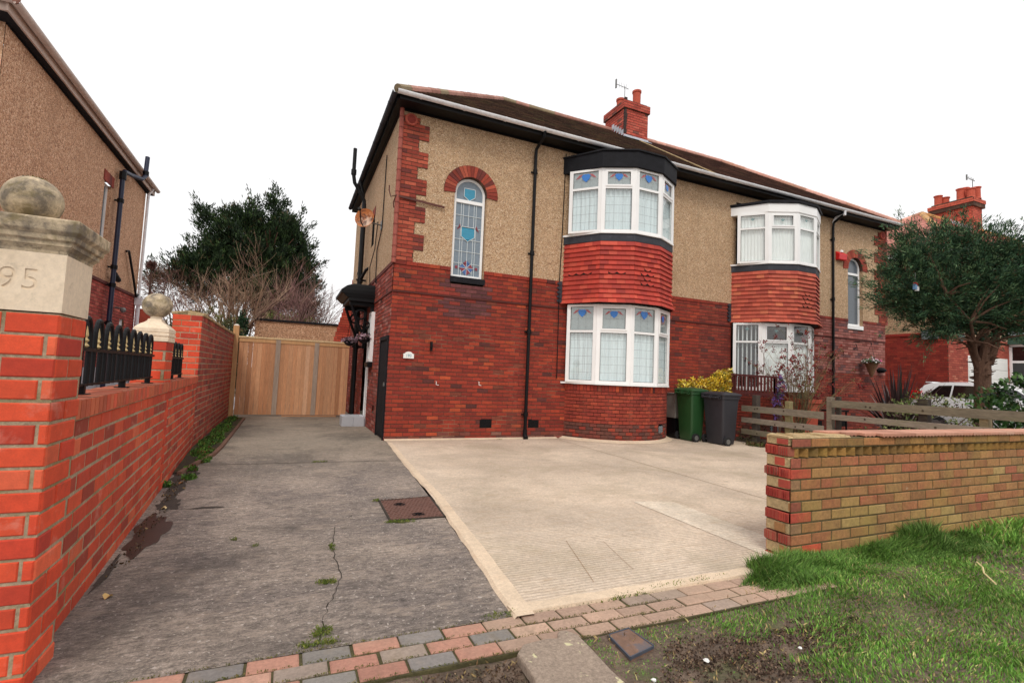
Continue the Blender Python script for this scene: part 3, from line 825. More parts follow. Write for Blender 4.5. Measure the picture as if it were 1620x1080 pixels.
    ab.build('lead_apron', MAT['apron'], T, bevel=.006)
    tl = MB(); rows = 13
    ztop, zbot = 4.42, 3.04
    palt = [((184, 62, 46), 5), ((174, 55, 42), 5), ((194, 76, 56), 2), ((158, 50, 40), 2)] if first else [((190, 88, 66), 5), ((178, 78, 58), 4), ((200, 106, 74), 1.2), ((164, 68, 52), 3)]
    nsteps = rows
    for k in range(rows):
        t0, t1 = k/rows, (k+1)/rows   # from bottom
        za, zb = zbot+(ztop-zbot)*t0, zbot+(ztop-zbot)*(t1)+.012
        fl = lambda t: .0 + (.07*max(0, 1-t*4.5)**2)
        pa = offp(UPB, bx, .04+fl(t0)-.0); pb = offp(UPB, bx, .004+fl(t1))
        pa[0] = (pa[0][0], 9.97); pa[-1] = (pa[-1][0], 9.97); pb[0] = (pb[0][0]+.0, 9.97); pb[-1] = (pb[-1][0], 9.97)
        for i in range(5):
            A0, A1 = Vector((*pa[i], za)), Vector((*pa[i+1], za)); B0, B1 = Vector((*pb[i], zb)), Vector((*pb[i+1], zb))
            m = max(2, round((A1-A0).length/.2)); sh_ = .5*(k % 2)
            cuts = [0]+[(j+sh_)/m for j in range(0 if sh_ else 1, m) if 0 < (j+sh_)/m < 1]+[1]
            for s0, s1 in zip(cuts, cuts[1:]):
                g_ = .0012
                w0, w1 = s0+g_/(A1-A0).length, s1-g_/(A1-A0).length
                a0, a1, b0, b1 = A0.lerp(A1, w0), A0.lerp(A1, w1), B0.lerp(B1, w0), B0.lerp(B1, w1)
                nn = (a1-a0).cross(b0-a0).normalized()*rng.uniform(.0, .003)
                a0 = a0+nn; a1 = a1+nn*rng.uniform(.2, 1)
                bk = Vector(((bx-a0.x)*.02, .04, .004))
                col = pick(rng, palt)
                scal = (k == 6 and i in (0, 1) and abs((s0+s1)/2-.5) < .2) or (i in (2,) and k in (4, 5, 6, 7) and abs((s0+s1)/2-.5) < .22-.04*abs(k-5.5))
                if scal and not s0 == 0:
                    mid = a0.lerp(a1, .5)+Vector((0, 0, .0)); up_ = Vector((0, 0, .045))
                    tl.add([a0+up_, a0.lerp(a1, .25)+up_*.3, mid, a0.lerp(a1, .75)+up_*.3, a1+up_, b1, b0], [(0, 1, 2, 3, 4, 5, 6)], 0, col)
                    tl.add([a0+up_*1.2+bk*.4, a0+bk*.4, a1+bk*.4, a1+up_*1.2+bk*.4], [(0, 1, 2, 3)], 0, (.02, .012, .01))
                else:
                    tl.add([a0, a1, b1, b0, a0+bk, a1+bk], [(0, 1, 2, 3), (4, 5, 1, 0)], 0, col)
        base = offp(UPB, bx, -.02+fl(t1)*.8); base[0] = (base[0][0], 9.98); base[-1] = (base[-1][0], 9.98)
    bs = offp(UPB, bx, -.005); bs[0] = (bs[0][0], 9.96); bs[-1] = (bs[-1][0], 9.96)
    tl.prism(bs, zbot+.02, ztop, 0, (.03, .015, .012))
    tl.build('bay_tiling', MAT['tile_bay'], T)
    # stepped lead flashing beside tiles
    for sx in (-1, 1):
        fl_ = MB()
        for k in range(5):
            x = bx+sx*1.56; z = 3.06+k*.1
            fl_.box(x-.05 if sx < 0 else x-.03, YF-.05, z, x+.03 if sx < 0 else x+.05, YF-.01, z+.09)
            fl_.box(x-.09 if sx < 0 else x+.0, YF-.045, z+.02, x+.0 if sx < 0 else x+.09, YF-.02, z+.06)
        fl_.build('stepped_flashing', MAT['apron'], T)
    # canopy above upper bay
    cn = MB(); o1 = offp(UPB, bx, .09); o1[0] = (o1[0][0]-.03, 9.97); o1[-1] = (o1[-1][0]+.03, 9.97)
    if first:
        cn.prism(o1, 6.06, 6.42)
        o2 = offp(UPB, bx, .12); o2[0] = (o2[0][0]-.03, 9.97); o2[-1] = (o2[-1][0]+.03, 9.97)
        cn.prism(o2, 6.42, 6.46)
        cn.build('bay_canopy', MAT['black_m'], T, bevel=.006)
    else:
        o3 = offp(UPB, bx, .05); o3[0] = (o3[0][0]-.03, 9.97); o3[-1] = (o3[-1][0]+.03, 9.97)
        cn.prism(o3, 5.96, 6.2); cn.build('bay_canopy', MAT['upvc'], T, bevel=.01)
        c2 = MB(); c2.prism(o1, 6.2, 6.275); c2.build('bay_roof_edge', MAT['black_m'], T, bevel=.01)
    # ---------------- roof
    xe, ye, ze = XL-.2, YF-.43, 6.78; yr, zr = 13.5, 9.58; hx = 5.3
    rf = MB(); pr = PAL_ROOF1 if first else PAL_ROOF2
    roof_face(rf, (xe, ye, ze), (XC, ye, ze), (XC, yr, zr), (hx, yr, zr), 30, pr, rng=rng)
    yb = 2*yr-ye
    roof_face(rf, (xe, yb, ze), (xe, ye, ze), (hx, yr, zr), (hx, yr, zr), 30, pr, rng=rng)
    rf.quad((XC, yb, ze), (xe, yb, ze), (hx, yr, zr), (XC, yr, zr), 0, lin((92, 70, 58)))
    RF = rf.build('roof', MAT['roof'], T)
    rg_ = MB(); pp = PAL_RIDGE if first else PAL_RIDGEW
    ridge_line(rg_, (xe, ye, ze+.03), (hx, yr, zr+.02), pal=pp, rng=rng)
    ridge_line(rg_, (xe, yb, ze+.03), (hx, yr, zr+.02), pal=pp, rng=rng)
    ridge_line(rg_, (hx, yr, zr+.02), (XC, yr, zr+.02), pal=pp, rng=rng)
    rg_.build('ridge_tiles', MAT['ridge'], RF)
    # fascia and soffit
    sf = MB()
    sf.box(xe+.03, ye+.05, EZ+.02, XC, ye+.075, ze-.02); sf.box(xe+.03, ye+.05, EZ, XC, YF+.02, EZ+.02)
    sf.box(xe+.03, ye+.05, EZ-.001, xe+.055, yb, ze-.02); sf.box(xe+.03, ye+.075, EZ-.003, XL+.02, yb, EZ+.018)
    sf.hexa([(xe+.05, YF-.3, EZ-.12), (XC, YF-.12, EZ-.16), (XC, YF, EZ-.16), (xe+.05, YF, EZ-.12), (xe+.05, YF-.38, EZ), (XC, YF-.3, EZ), (XC, YF, EZ), (xe+.05, YF, EZ)]) if False else None
    sf.box(XL-.03, YF-.05, EZ-.035, XC, YF-.0, EZ)
    sf.box(XL-.05, YF, EZ-.035, XL-.0, YB, EZ)
    sf.build('fascia_and_soffit', MAT['black'], T)
    # gutter
    def gutter(mb, a, b, r=.062):
        a = Vector(a); b = Vector(b); d = (b-a).normalized(); sd = d.cross(Vector((0, 0, 1)))
        n = 10
        for (rr, fl) in ((r, 1), (r-.006, -1)):
            vs = []
            for p in (a, b):
                for k in range(n+1):
                    t = math.pi*k/n; vs.append(p+sd*math.cos(t)*rr-Vector((0, 0, 1))*math.sin(t)*rr)
            fs = [(k, k+1, n+1+k+1, n+1+k) for k in range(n)]
            mb.add(vs, fs, 0)
        L = (b-a).length; m = int(L/1.0)
        for i in range(m+1):
            p = a.lerp(b, (i+.5)/(m+1))
            vs = []
            for q_ in (p-d*.02, p+d*.02):
                for k in range(n+1):
                    t = math.pi*k/n; vs.append(q_+sd*math.cos(t)*(r+.008)-Vector((0, 0, 1))*math.sin(t)*(r+.008))
            mb.add(vs, [(k, k+1, n+2+k, n+1+k) for k in range(n)], 0)
    gu = MB()
    gutter(gu, (xe-.0, ye-.015, ze+.0), (XC, ye-.015, ze+.0))
    gu.build('gutter', MAT['upvc_dirty'], T)
    g2 = MB(); gutter(g2, (xe-.03, yb, ze), (xe-.03, ye-.0, ze)); g2.build('side_gutter', MAT['apron'], T)
    # downpipe
    dp = MB(); px = 4.76 if first else 4.45; y0 = YF-.075
    dp.tube([(px+.02, ye-.02, ze-.05), (px+.02, ye+.02, EZ-.03), (px, y0-.02, EZ-.2), (px, y0, EZ-.35), (px, y0, .06)], .036, 12)
    for z in (5.9, 4.05, 2.3, .5):
        dp.tube([(px, y0, z), (px, y0, z+.09)], .05, 12); dp.box(px-.08, y0+.03, z+.02, px+.08, YF, z+.05)
    dp.tube([(px, y0, .22), (px, y0, .1), (px, y0-.06, .03)], [.045, .05, .055], 12)
    dp.build('downpipe', MAT['black'], T)
    if not first:
        sw = MB(); sw.tube([(px+.02, ye-.02, ze-.04), (px+.02, ye-.02, ze-.16), (px-.02, y0-.08, EZ-.05), (px, y0, EZ-.2)], .04, 12); sw.build('gutter_outlet', MAT['upvc_dirty'], T)
    return T, fp

H1, fp1 = semi_house(0)
H2, fp2 = semi_house(1)
MIR[0] = None

def house1_extras():
    T = H1; rng = random.Random(5)
    # chimney
    c = MB(); x0, x1, y0, y1 = 9.24, 10.16, 12.78, 13.85
    z0, z1 = 8.7, 10.03
    for (O, U, N, L) in (((x0, y0, 0), (1, 0, 0), (0, -1, 0), x1-x0), ((x0, y1, 0), (0, -1, 0), (-1, 0, 0), y1-y0),
                         ((x1, y0, 0), (0, 1, 0), (1, 0, 0), y1-y0), ((x1, y1, 0), (-1, 0, 0), (0, 1, 0), x1-x0)):
        pal = [((188, 82, 66), 5), ((172, 70, 56), 4), ((196, 98, 80), 2), ((120, 70, 60), 1)]
        brickwork(c, plane_pos(O, U, N), L, z0, z1, .083, .23, pal, rng=rng, cham=.002)
        p = plane_pos(O, U, N)
        brickwork(c, lambda u, v, d: p(u*(L+.1)/L-.05, v, d+.05), L, z1, z1+.25, .083, .23, pal, rng=rng, cham=.002)
    c.box(x0-.045, y0-.045, z1, x1+.045, y1+.045, z1+.25, 1)
    c.box(x0+.02, y0+.02, z1+.25, x1-.02, y1-.02, z1+.31, 1)
    for k in range(9): # dark streak of soot on the near corner
        c.box(x0-.014, y0-.014-.002*k, z0+.5+k*.13, x0+.05+rng.uniform(0, .04), y0+.03, z0+.64+k*.13, 0, lin((60, 44, 40)))
    C = c.build('chimney', [MAT['brick_old'], MAT['mortar_old']], T)
    for (x, y, h) in ((9.62, 13.55, .46), (9.9, 13.05, .56)):
        p = MB(); z = z1+.3
        p.lathe((x, y, z), [(.15, 0), (.15, .05), (.125, .08), (.13, h-.08), (.15, h-.06), (.15, h), (.11, h), (.11, h-.1)], 20, 0)
        p.build('chimney_pot', MAT['terracotta'], C)
    f = MB()
    for k in range(5):
        f.box(x0-.02, y0+.02+k*.13, 9.16+k*.1, x0+.01, y0+.14+k*.13, 9.34+k*.1)
    f.box(x0-.02, y0-.025, 9.06, x1+.02, y0+.0, 9.16)
    f.hexa([(x0-.03, y0-.2, 8.985), (x1+.03, y0-.2, 8.985), (x1+.03, y0, 9.1), (x0-.03, y0, 9.1), (x0-.03, y0-.2, 9.0), (x1+.03, y0-.2, 9.0), (x1+.03, y0, 9.13), (x0-.03, y0, 9.13)])
    f.build('flashing', MAT['leadflash'], C)
    # party line of mossy mortar down the roof
    pl = MB(); ye, ze, yr, zr = YF-.43, 6.78, 13.5, 9.58
    n = Vector((0, -(zr-ze), (yr-ye))).normalized()
    a = Vector((XC, ye, ze))+n*.035; b = Vector((XC, yr, zr))+n*.035
    pl.beam(a, b, .07, .02, up=tuple(n)); pl.build('party_verge', MAT['cream'], T)
    # side door for meters
    d = MB(); d.box(XL-.01, 10.02, .03, XL+.06, 10.86, 2.0)
    for k in range(6): d.box(XL-.02, 10.08+k*.125, .08, XL-.01, 10.19+k*.125, 1.92)
    d.box(XL-.035, 9.99, .0, XL+.02, 10.04, 2.06); d.box(XL-.035, 10.84, .0, XL+.02, 10.89, 2.06); d.box(XL-.037, 10.04, 1.98, XL+.02, 10.84, 2.06)
    D = d.build('store_door', MAT['black_m'], T, bevel=.004)
    h = MB(); h.beam((XL-.05, 10.1, 1.02), (XL-.05, 10.1, 1.16), .02, .03); h.box(XL-.05, 10.07, 1.05, XL-.02, 10.13, 1.13)
    h.build('handle', MAT['steel'], D)
    # entrance door recess
    e = MB(); e.box(XL+.1, 12.62, .18, XL+.14, 13.7, 2.55); e.box(XL-.015, 12.6, .1, XL+.02, 12.66, 2.6); e.box(XL+.08, 13.66, .1, XL+.12, 13.72, 2.6); e.box(XL+.02, 12.66, 2.5, XL+.12, 13.66, 2.6)
    E_ = e.build('entrance_door', MAT['upvc'], T, bevel=.004)
    g = MB(); g.box(XL+.09, 12.85, 1.3, XL+.1, 13.4, 2.3); g.build('door_glass', MAT['carglass'], E_)
    st = MB(); st.box(XL-.42, 12.55, 0, XL+.1, 13.75, .17); st.build('door_step', MAT['plinth'], T, bevel=.01)
    # small white side window
    w = MB(); fr = MB()
    fr.box(XL-.08, 12.0, 1.55, XL+.02, 12.04, 2.72); fr.box(XL-.08, 12.42, 1.55, XL+.02, 12.46, 2.72); fr.box(XL-.08, 12.04, 1.55, XL+.02, 12.42, 1.62); fr.box(XL-.08, 12.04, 2.65, XL+.02, 12.42, 2.72); fr.box(XL-.078, 12.21, 1.62, XL+.02, 12.25, 2.65)
    F = fr.build('side_window', MAT['upvc'], T, bevel=.003)
    w.quad((XL-.04, 12.04, 1.62), (XL-.04, 12.42, 1.62), (XL-.04, 12.42, 2.65), (XL-.04, 12.04, 2.65), 0, lin((90, 96, 102))); w.build('glass', MAT['stained'], F)
    s = MB(); s.box(XL-.12, 11.97, 1.42, XL+.01, 12.49, 1.54); s.build('window_sill', MAT['black'], F)
    # upper side window
    fr = MB(); fr.box(XL-.0, 12.9, 4.3, XL+.05, 12.95, 5.3); fr.box(XL, 13.25, 4.3, XL+.05, 13.3, 5.3); fr.box(XL, 12.95, 4.3, XL+.05, 13.25, 4.35); fr.box(XL, 12.95, 5.25, XL+.05, 13.25, 5.3)
    F = fr.build('side_window', MAT['black'], T)
    w = MB(); w.quad((XL+.03, 12.9, 4.3), (XL+.03, 13.3, 4.3), (XL+.03, 13.3, 5.3), (XL+.03, 12.9, 5.3), 0, lin((70, 76, 82))); w.build('glass', MAT['stained'], F)
    l = MB(); soldier(l, plane_pos((XL, 13.36, 0), (0, -1, 0), (-1, 0, 0)), .52, 5.3, 5.52, .08, PAL_QUOIN, depth=.03, rng=rng); l.build('window_lintel', [MAT['brick_old'], MAT['mortar_old']], F)
    # porch canopy on carved brackets
    k = MB(); y0, y1 = 12.14, 13.55
    def lay(p0, p1, za, zb, pp0=None, pp1=None):
        q0 = pp0 if pp0 is not None else p0
        k.hexa([(XL-p0, y0-p0*.12+.06, za), (XL, y0-p0*.12+.06, za), (XL, y1+.05, za), (XL-p0, y1+.05, za), (XL-q0, y0-q0*.12+.06, zb), (XL, y0-q0*.12+.06, zb), (XL, y1+.05, zb), (XL-q0, y1+.05, zb)])
    lay(.6, 0, 2.95, 3.03); lay(.64, 0, 3.03, 3.12, .74); lay(.78, 0, 3.12, 3.2); lay(.78, 0, 3.2, 3.3, .66); lay(.66, 0, 3.3, 3.36, .5)
    K = k.build('porch_canopy', MAT['black'], T, bevel=.006)
    for yy in (y0+.12, y1-.12):
        b = MB()
        b.box(XL-.08, yy-.04, 1.9, XL-.0, yy+.04, 2.95); b.box(XL-.56, yy-.04, 2.86, XL-.08, yy+.04, 2.95)
        pts = []
        for i in range(13):
            t = i/12; pts.append((XL-.06-.46*t, yy, 2.05+.83*t-.16*math.sin(t*math.pi)))
        b.tube(pts, .035, 8)
        b.tube([(XL-.3+.11*math.cos(t), yy, 2.66+.11*math.sin(t)) for t in np.linspace(0, 6.28, 17)], .022, 6)
        b.tube([(XL-.15+.07*math.cos(t), yy, 2.42+.07*math.sin(t)) for t in np.linspace(0, 6.28, 13)], .02, 6)
        b.build('bracket', MAT['black'], K)
    # soil pipes
    s = MB(); X = 1.6; Y = 13.95
    s.tube([(X, Y, .1), (X, Y, 5.75)], .055, 12); s.tube([(X, Y, 5.7), (X-.02, Y, 5.95), (X-.16, Y, 6.2), (X-.3, Y, 6.4), (X-.34, Y, 6.62), (X-.34, Y, 7.35)], .05, 12)
    for z in (1.9, 3.7, 5.3): s.tube([(X, Y, z), (X, Y, z+.12)], .075, 12); s.box(X-.1, Y-.02, z+.04, XL, Y+.02, z+.09)
    s.tube([(X-.34, Y, 6.62), (X-.34, Y, 6.76)], .07, 12)
    s.tube([(X, Y, 3.75), (X+.1, Y-.3, 4.0), (XL, Y-.35, 4.05)], .04, 10)
    s.build('soil_pipe', MAT['black'], T)
    s = MB(); s.tube([(1.62, 14.5, .1), (1.62, 14.5, 6.3), (1.5, 14.5, 6.7)], .035, 10)
    for z in (2, 4, 5.8): s.tube([(1.62, 14.5, z), (1.62, 14.5, z+.08)], .048, 10)
    s.build('downpipe', MAT['black'], T)
    # cables on the side wall and front wall
    for P_ in ([(XL-.03, 11.5, 6.3), (XL-.04, 11.52, 4.6), (XL-.04, 12.1, 4.2), (XL-.04, 12.0, 3.4)], [(XL-.03, 12.3, 4.95), (XL-.05, 12.4, 4.3), (XL-.1, 12.7, 3.9), (XL-.04, 12.9, 3.4)],
               [(5.56, YF-.035, EZ-.1), (5.53, YF-.035, 4.6), (5.5, YF-.035, 3.5), (5.5, YF-.05, 2.9), (5.52, YF-.03, 1.35)]):
        s = MB(); s.tube(P_, .011, 6); s.build('cable', MAT['black'], T)
    # raking brick wall of the rear lean-to
    s = MB(); yq = 17.25
    nx = 24
    for i in range(28):
        za, zb = i*.16, (i+1)*.16
        xl = 1.22 if zb < 2.2 else 1.22+(zb-2.2)*.24
        if xl > XL+.1: break
        brickwork(s, plane_pos((xl, yq, 0), (1, 0, 0), (0, -1, 0)), XL+.12-xl, za, zb, .08, .23, [((200, 84, 62), 5), ((186, 72, 52), 4), ((176, 64, 48), 2)], rng=rng, off=i*2)
    s.prism([(1.24, yq+.01), (XL+.1, yq+.01), (XL+.1, yq+.3), (1.24, yq+.3)], 0, 2.2, 1)
    s.build('raking_brick_wall', [MAT['brick_old'], MAT['mortar_old']], T)
    # rod and hook on the corner at first floor
    s = MB(); s.beam((1.72, YF-.06, 4.84), (2.72, YF-.06, 4.77), .02, .04); s.tube([(1.72, YF-.06, 4.84), (1.62, YF-.05, 4.8), (1.58, YF-.05, 4.92), (1.58, YF-.05, 5.02)], .012, 6)
    s.tube([(1.72, YF-.06, 4.84), (1.68, YF-.02, 4.7), (1.7, YF, 4.6)], .012, 6)
    s.build('clothes_line_bracket', M('rusted_iron', lin((92, 52, 44)), .8), T)
house1_extras()

# small wall hooks on the front of the first house
def wall_hooks():
    for i, (x, z) in enumerate(((2.74, 1.18), (3.66, 1.2))):
        s = MB(); s.tube([(x, YF-.01, z), (x, YF-.05, z), (x, YF-.05, z-.06), (x+.05, YF-.05, z-.07)], .007, 6)
        o = s.build('wall_hook', MAT['white_paint'], H1)
    s = MB(); s.box(2.58, YF-.07, 1.8, 2.62, YF-.01, 1.98); s.tube([(2.6, YF-.05, 1.86), (2.6, YF-.12, 1.84), (2.6, YF-.13, 1.9)], .008, 6)
    s.build('hanging_bracket', MAT['black'], H1)
wall_hooks()

# house number plate
def text_obj(txt, size, loc, rot, mat, parent, name, ext=.002, bold=False):
    cu = bpy.data.curves.new(name, 'FONT'); cu.body = txt; cu.size = size; cu.extrude = ext
    cu.align_x = 'CENTER'; cu.align_y = 'CENTER'
    if bold: cu.offset = .004*size*4
    tmp = bpy.data.objects.new(name, cu); COL.objects.link(tmp)
    bpy.context.view_layer.update()
    me = bpy.data.meshes.new_from_object(tmp.evaluated_get(bpy.context.evaluated_depsgraph_get()))
    bpy.data.objects.remove(tmp)
    o = bpy.data.objects.new(name, me); COL.objects.link(o)
    me.materials.clear(); me.materials.append(mat)
    b = base_of(parent); o.parent = parent
    o.location = (loc[0]-b[0], loc[1]-b[1], loc[2]-b[2]); o.rotation_euler = rot
    return o
def number_plate():
    x0, x1, z0, z1 = 2.05, 2.26, 1.62, 1.71
    pts = [(x0, z0), (x1, z0), (x1, z1)]+[(2.155+.075*math.cos(t), z1+.045*math.sin(t)) for t in np.linspace(.15, 2.99, 9)]+[(x0, z1)]
    m = MB(); m.slab([(x, YF-.035, z) for x, z in pts], (0, -1, 0), .022)
    T = m.build('house_number_plate', MAT['white_paint'], None, origin=(2.155, YF, 1.62), bevel=.003)
    tagm(T, 'small white arched house number plate on the dark red brick wall', 'house number')
    text_obj('193', .078, (2.155, YF-.037, 1.672), (rad(90), 0, 0), M('pale_blue_numerals', lin((110, 165, 180)), .5, (), None), T, 'numerals')
number_plate()

# ------------------------------------------------------------------ second house fittings (own things)
def h2_things():
    rng = random.Random(9)
    T = thing('alarm_box', (15.38, YF-.02, 5.34), 'bright red intruder alarm box high on the roughcast wall beside the black downpipe', 'alarm box')
    m = MB(); x0, x1 = 15.17, 15.55
    m.hexa([(x0, YF-.14, 5.34), (x1, YF-.14, 5.34), (x1, YF-.02, 5.34), (x0, YF-.02, 5.34), (x0, YF-.16, 5.52), (x1, YF-.16, 5.52), (x1, YF-.02, 5.62), (x0, YF-.02, 5.62)])
    m.build('case', MAT['red_plastic'], T, bevel=.02)
    m = MB(); m.lathe((15.36, YF-.09, 5.58), [(.05, 0), (.05, .05), (.02, .08)], 14); m.build('strobe', MAT['upvc'], T)
    # hanging basket
    T = thing('hanging_basket', (16.45, YF-.3, 2.3), 'cone-shaped wicker hanging basket of pink and white flowers on an iron wall bracket', 'hanging basket')
    m = MB(); m.lathe((16.45, YF-.3, 1.78), [(.02, 0), (.06, .08), (.13, .28), (.19, .46), (.2, .5), (.16, .5)], 18)
    m.build('basket', M('wicker', lin((128, 92, 66)), .9, ((8, .2), (60, .3)), (50, .9, .01), stretch=(1, 1, 6)), T)
    m = MB(); m.beam((16.0, YF-.03, 2.5), (16.0, YF-.03, 2.95), .03, .02); m.tube([(16.0, YF-.04, 2.85), (16.3, YF-.3, 2.88), (16.45, YF-.3, 2.84), (16.45, YF-.3, 2.78)], .014, 6)
    m.tube([(16.0, YF-.04, 2.62), (16.08, YF-.1, 2.7), (16.05, YF-.08, 2.8)], .012, 6)
    for a in (0, 2.1, 4.2): m.tube([(16.45+.19*math.cos(a), YF-.3+.19*math.sin(a), 2.27), (16.45, YF-.3, 2.8)], .005, 4)
    m.build('bracket', MAT['black'], T)
    m = MB()
    for i in range(420):
        a = rng.uniform(0, 6.28); rr = .25*math.sqrt(rng.random()); z = 2.25+rng.uniform(0, .16)*(1-rr/.3)+rng.uniform(-.05, .04)
        p = Vector((16.45+rr*math.cos(a), YF-.3+rr*math.sin(a), z)); u = Vector((rng.gauss(0, 1), rng.gauss(0, 1), rng.gauss(0, 1))).normalized()*.022; v_ = u.orthogonal().normalized()*.022
        px = p.x > 16.5
        c = lin((226, 120, 168)) if px and rng.random() < .7 else (lin((226, 218, 220)) if rng.random() < .45 else lin((70, 96, 56)))
        m.quad(p-u-v_, p+u-v_, p+u+v_, p-u+v_, 0, c)
    m.build('flowers', MAT['leafcol'], T)
    # bulkhead lamp
    T = thing('wall_lamp', (17.4, YF-.03, 2.05), 'oval dark bulkhead lamp on the brick corner beside the hanging basket', 'wall lamp')
    m = MB(); m.sphere((17.36, YF-.05, 2.03), .15, 20, 12, sz=.55); o = m.build('lamp_case', MAT['black_m'], T, smooth='all')
    m = MB(); m.sphere((17.38, YF-.11, 2.06), .05, 14, 10, sz=.6); m.build('lens', MAT['glass'] if False else M('frosted_lens', lin((190, 190, 188)), .3, (), None), T, smooth='all')
h2_things()

def foliage(name, cen, dirs, per, length, width, pal, parent=None, rng=None, spread=.55, mat='leafcol', droop=0, thick=3, **kw):
    """sprays of thin leaf faces; cen (N,3), dirs (N,3)"""
    g = np.random.default_rng(rng or 1); N = len(cen)
    cen = np.asarray(cen, float); dirs = np.asarray(dirs, float)
    cc = np.repeat(cen, per, 0); dd = np.repeat(dirs, per, 0)
    dd = dd/np.linalg.norm(dd, axis=1, keepdims=True)
    dd = dd+g.normal(0, spread, dd.shape); dd[:, 2] -= droop; dd /= np.linalg.norm(dd, axis=1, keepdims=True)
    st = cc+g.normal(0, length*.35, cc.shape)
    ln = length*g.uniform(.5, 1.2, (len(cc), 1)); rv = g.normal(0, 1, dd.shape); sd = np.cross(dd, rv); sd /= np.linalg.norm(sd, axis=1, keepdims=True)
    w = width*g.uniform(.6, 1.2, (len(cc), 1))
    mid = st+dd*ln*.45
    V = np.stack([st, mid+sd*w, st+dd*ln, mid-sd*w], 1).reshape(-1, 3)
    F = np.arange(len(V)).reshape(-1, 4)
    ws = np.array([p[1] for p in pal], float); ws /= ws.sum(); pc = np.array([lin(p[0]) for p in pal])
    idx = g.choice(len(pal), N, p=ws); c = pc[idx]*g.uniform(.75, 1.3, (N, 1)); c = np.repeat(c, per, 0)*g.uniform(.85, 1.18, (len(cc), 1))
    return link_mesh(name, V, F.tolist(), MAT[mat], parent, cols=np.clip(c, 0, 1).tolist(), **kw)

# ================================================================== BINS
def wheelie(name, x0, x1, y0, y1, H, mat, label):
    """back (handle, wheels) faces -X"""
    T = thing(name, ((x0+x1)/2, (y0+y1)/2, 0), label, 'wheelie bin')
    t = .05; z0 = .09; zl = H-.1
    m = MB()
    def ring(ins, z, r=.05, n=4):
        pts = []
        for (cx, cy, a0) in ((x1-ins-r, y1-ins-r, 0), (x0+ins+r, y1-ins-r, 90), (x0+ins+r, y0+ins+r, 180), (x1-ins-r, y0+ins+r, 270)):
            for k in range(n+1):
                a = rad(a0+90*k/n); pts.append((cx+r*math.cos(a), cy+r*math.sin(a), z))
        return pts
    rs = [ring(t+.03, z0-.06), ring(t+.01, z0+.1), ring(t-.01, zl*.55), ring(.012, zl-.06), ring(-.012, zl-.055), ring(-.012, zl)]
    n = len(rs[0]); vs = [p for r_ in rs for p in r_]; fs = [tuple(range(n-1, -1, -1)), tuple((len(rs)-1)*n+k for k in range(n))]
    for i in range(len(rs)-1):
        for k in range(n): fs.append((i*n+k, i*n+(k+1) % n, (i+1)*n+(k+1) % n, (i+1)*n+k))
    m.add(vs, fs)
    m.build('body', MAT[mat], T, smooth=True)
    l = MB()
    rs = [ring(-.03, zl+.005), ring(-.035, zl+.04), ring(-.02, zl+.06), ring(.06, zl+.085), ring(.16, zl+.1)]
    vs = [p for r_ in rs for p in r_]; fs = [tuple(range(n-1, -1, -1)), tuple((len(rs)-1)*n+k for k in range(n))]
    for i in range(len(rs)-1):
        for k in range(n): fs.append((i*n+k, i*n+(k+1) % n, (i+1)*n+(k+1) % n, (i+1)*n+k))
    l.add(vs, fs)
    l.box(x1-.02, y0+.1, zl+.01, x1+.05, y1-.1, zl+.05)
    lid = l.build('lid', MAT[mat], T, smooth=True)
    h = MB(); h.tube([(x0-.06, y0+.06, zl-.03), (x0-.06, y1-.06, zl-.03)], .018, 8)
    for y in (y0+.08, (y0+y1)/2, y1-.08): h.box(x0-.075, y-.02, zl-.06, x0+.03, y+.02, zl+.02)
    h.build('handle', MAT[mat], T)
    for y, s in ((y0+.005, 1), (y1-.005, -1)):
        w = MB(); w.lathe((x0+.13, y-.035 if s > 0 else y-.015, .1), [(.06, 0), (.1, 0), (.1, .05), (.06, .05)], 20, axis='y')
        W = w.build('wheel', MAT['rubber'], T)
        w = MB(); w.lathe((x0+.13, y-.04 if s > 0 else y+.03, .1), [(.0, 0), (.055, 0), (.06, .012), (.02, .013)], 16, axis='y'); w.build('hub', MAT['steel'], W)
    a = MB(); a.tube([(x0+.13, y0+.02, .1), (x0+.13, y1-.02, .1)], .014, 8); a.build('axle', MAT['steel'], T)
    return T
wheelie('wheelie_bin', 8.86, 9.38, 8.3, 8.94, 1.2, 'black_bin', 'charcoal grey wheelie bin nearest the wooden fence post')
GB = wheelie('wheelie_bin', 8.6, 9.08, 8.98, 9.54, 1.26, 'green_bin', 'dark green wheelie bin between the bay window and the grey bin')
_m = MB(); _m.quad((8.74, 9.12, 1.263), (8.94, 9.12, 1.263), (8.94, 9.32, 1.263), (8.74, 9.32, 1.263)); _m.build('lid_label', MAT['white_paint'], GB)

def utility():
    T = thing('meter_cabinet', (8.86, 9.8, 0), 'grey meter cabinet on a dark plinth in the corner behind the green bin', 'meter cabinet')
    m = MB(); m.box(8.68, 9.62, .5, 9.08, 9.93, 1.08); m.box(8.66, 9.6, 1.08, 9.1, 9.93, 1.11); m.build('cabinet', M('galvanised_grey', lin((128, 124, 118)), .6, ((5, .15),), None), T, bevel=.008)
    m = MB(); m.box(8.7, 9.64, 0, 9.06, 9.93, .5); m.build('plinth', MAT['black'], T)
utility()

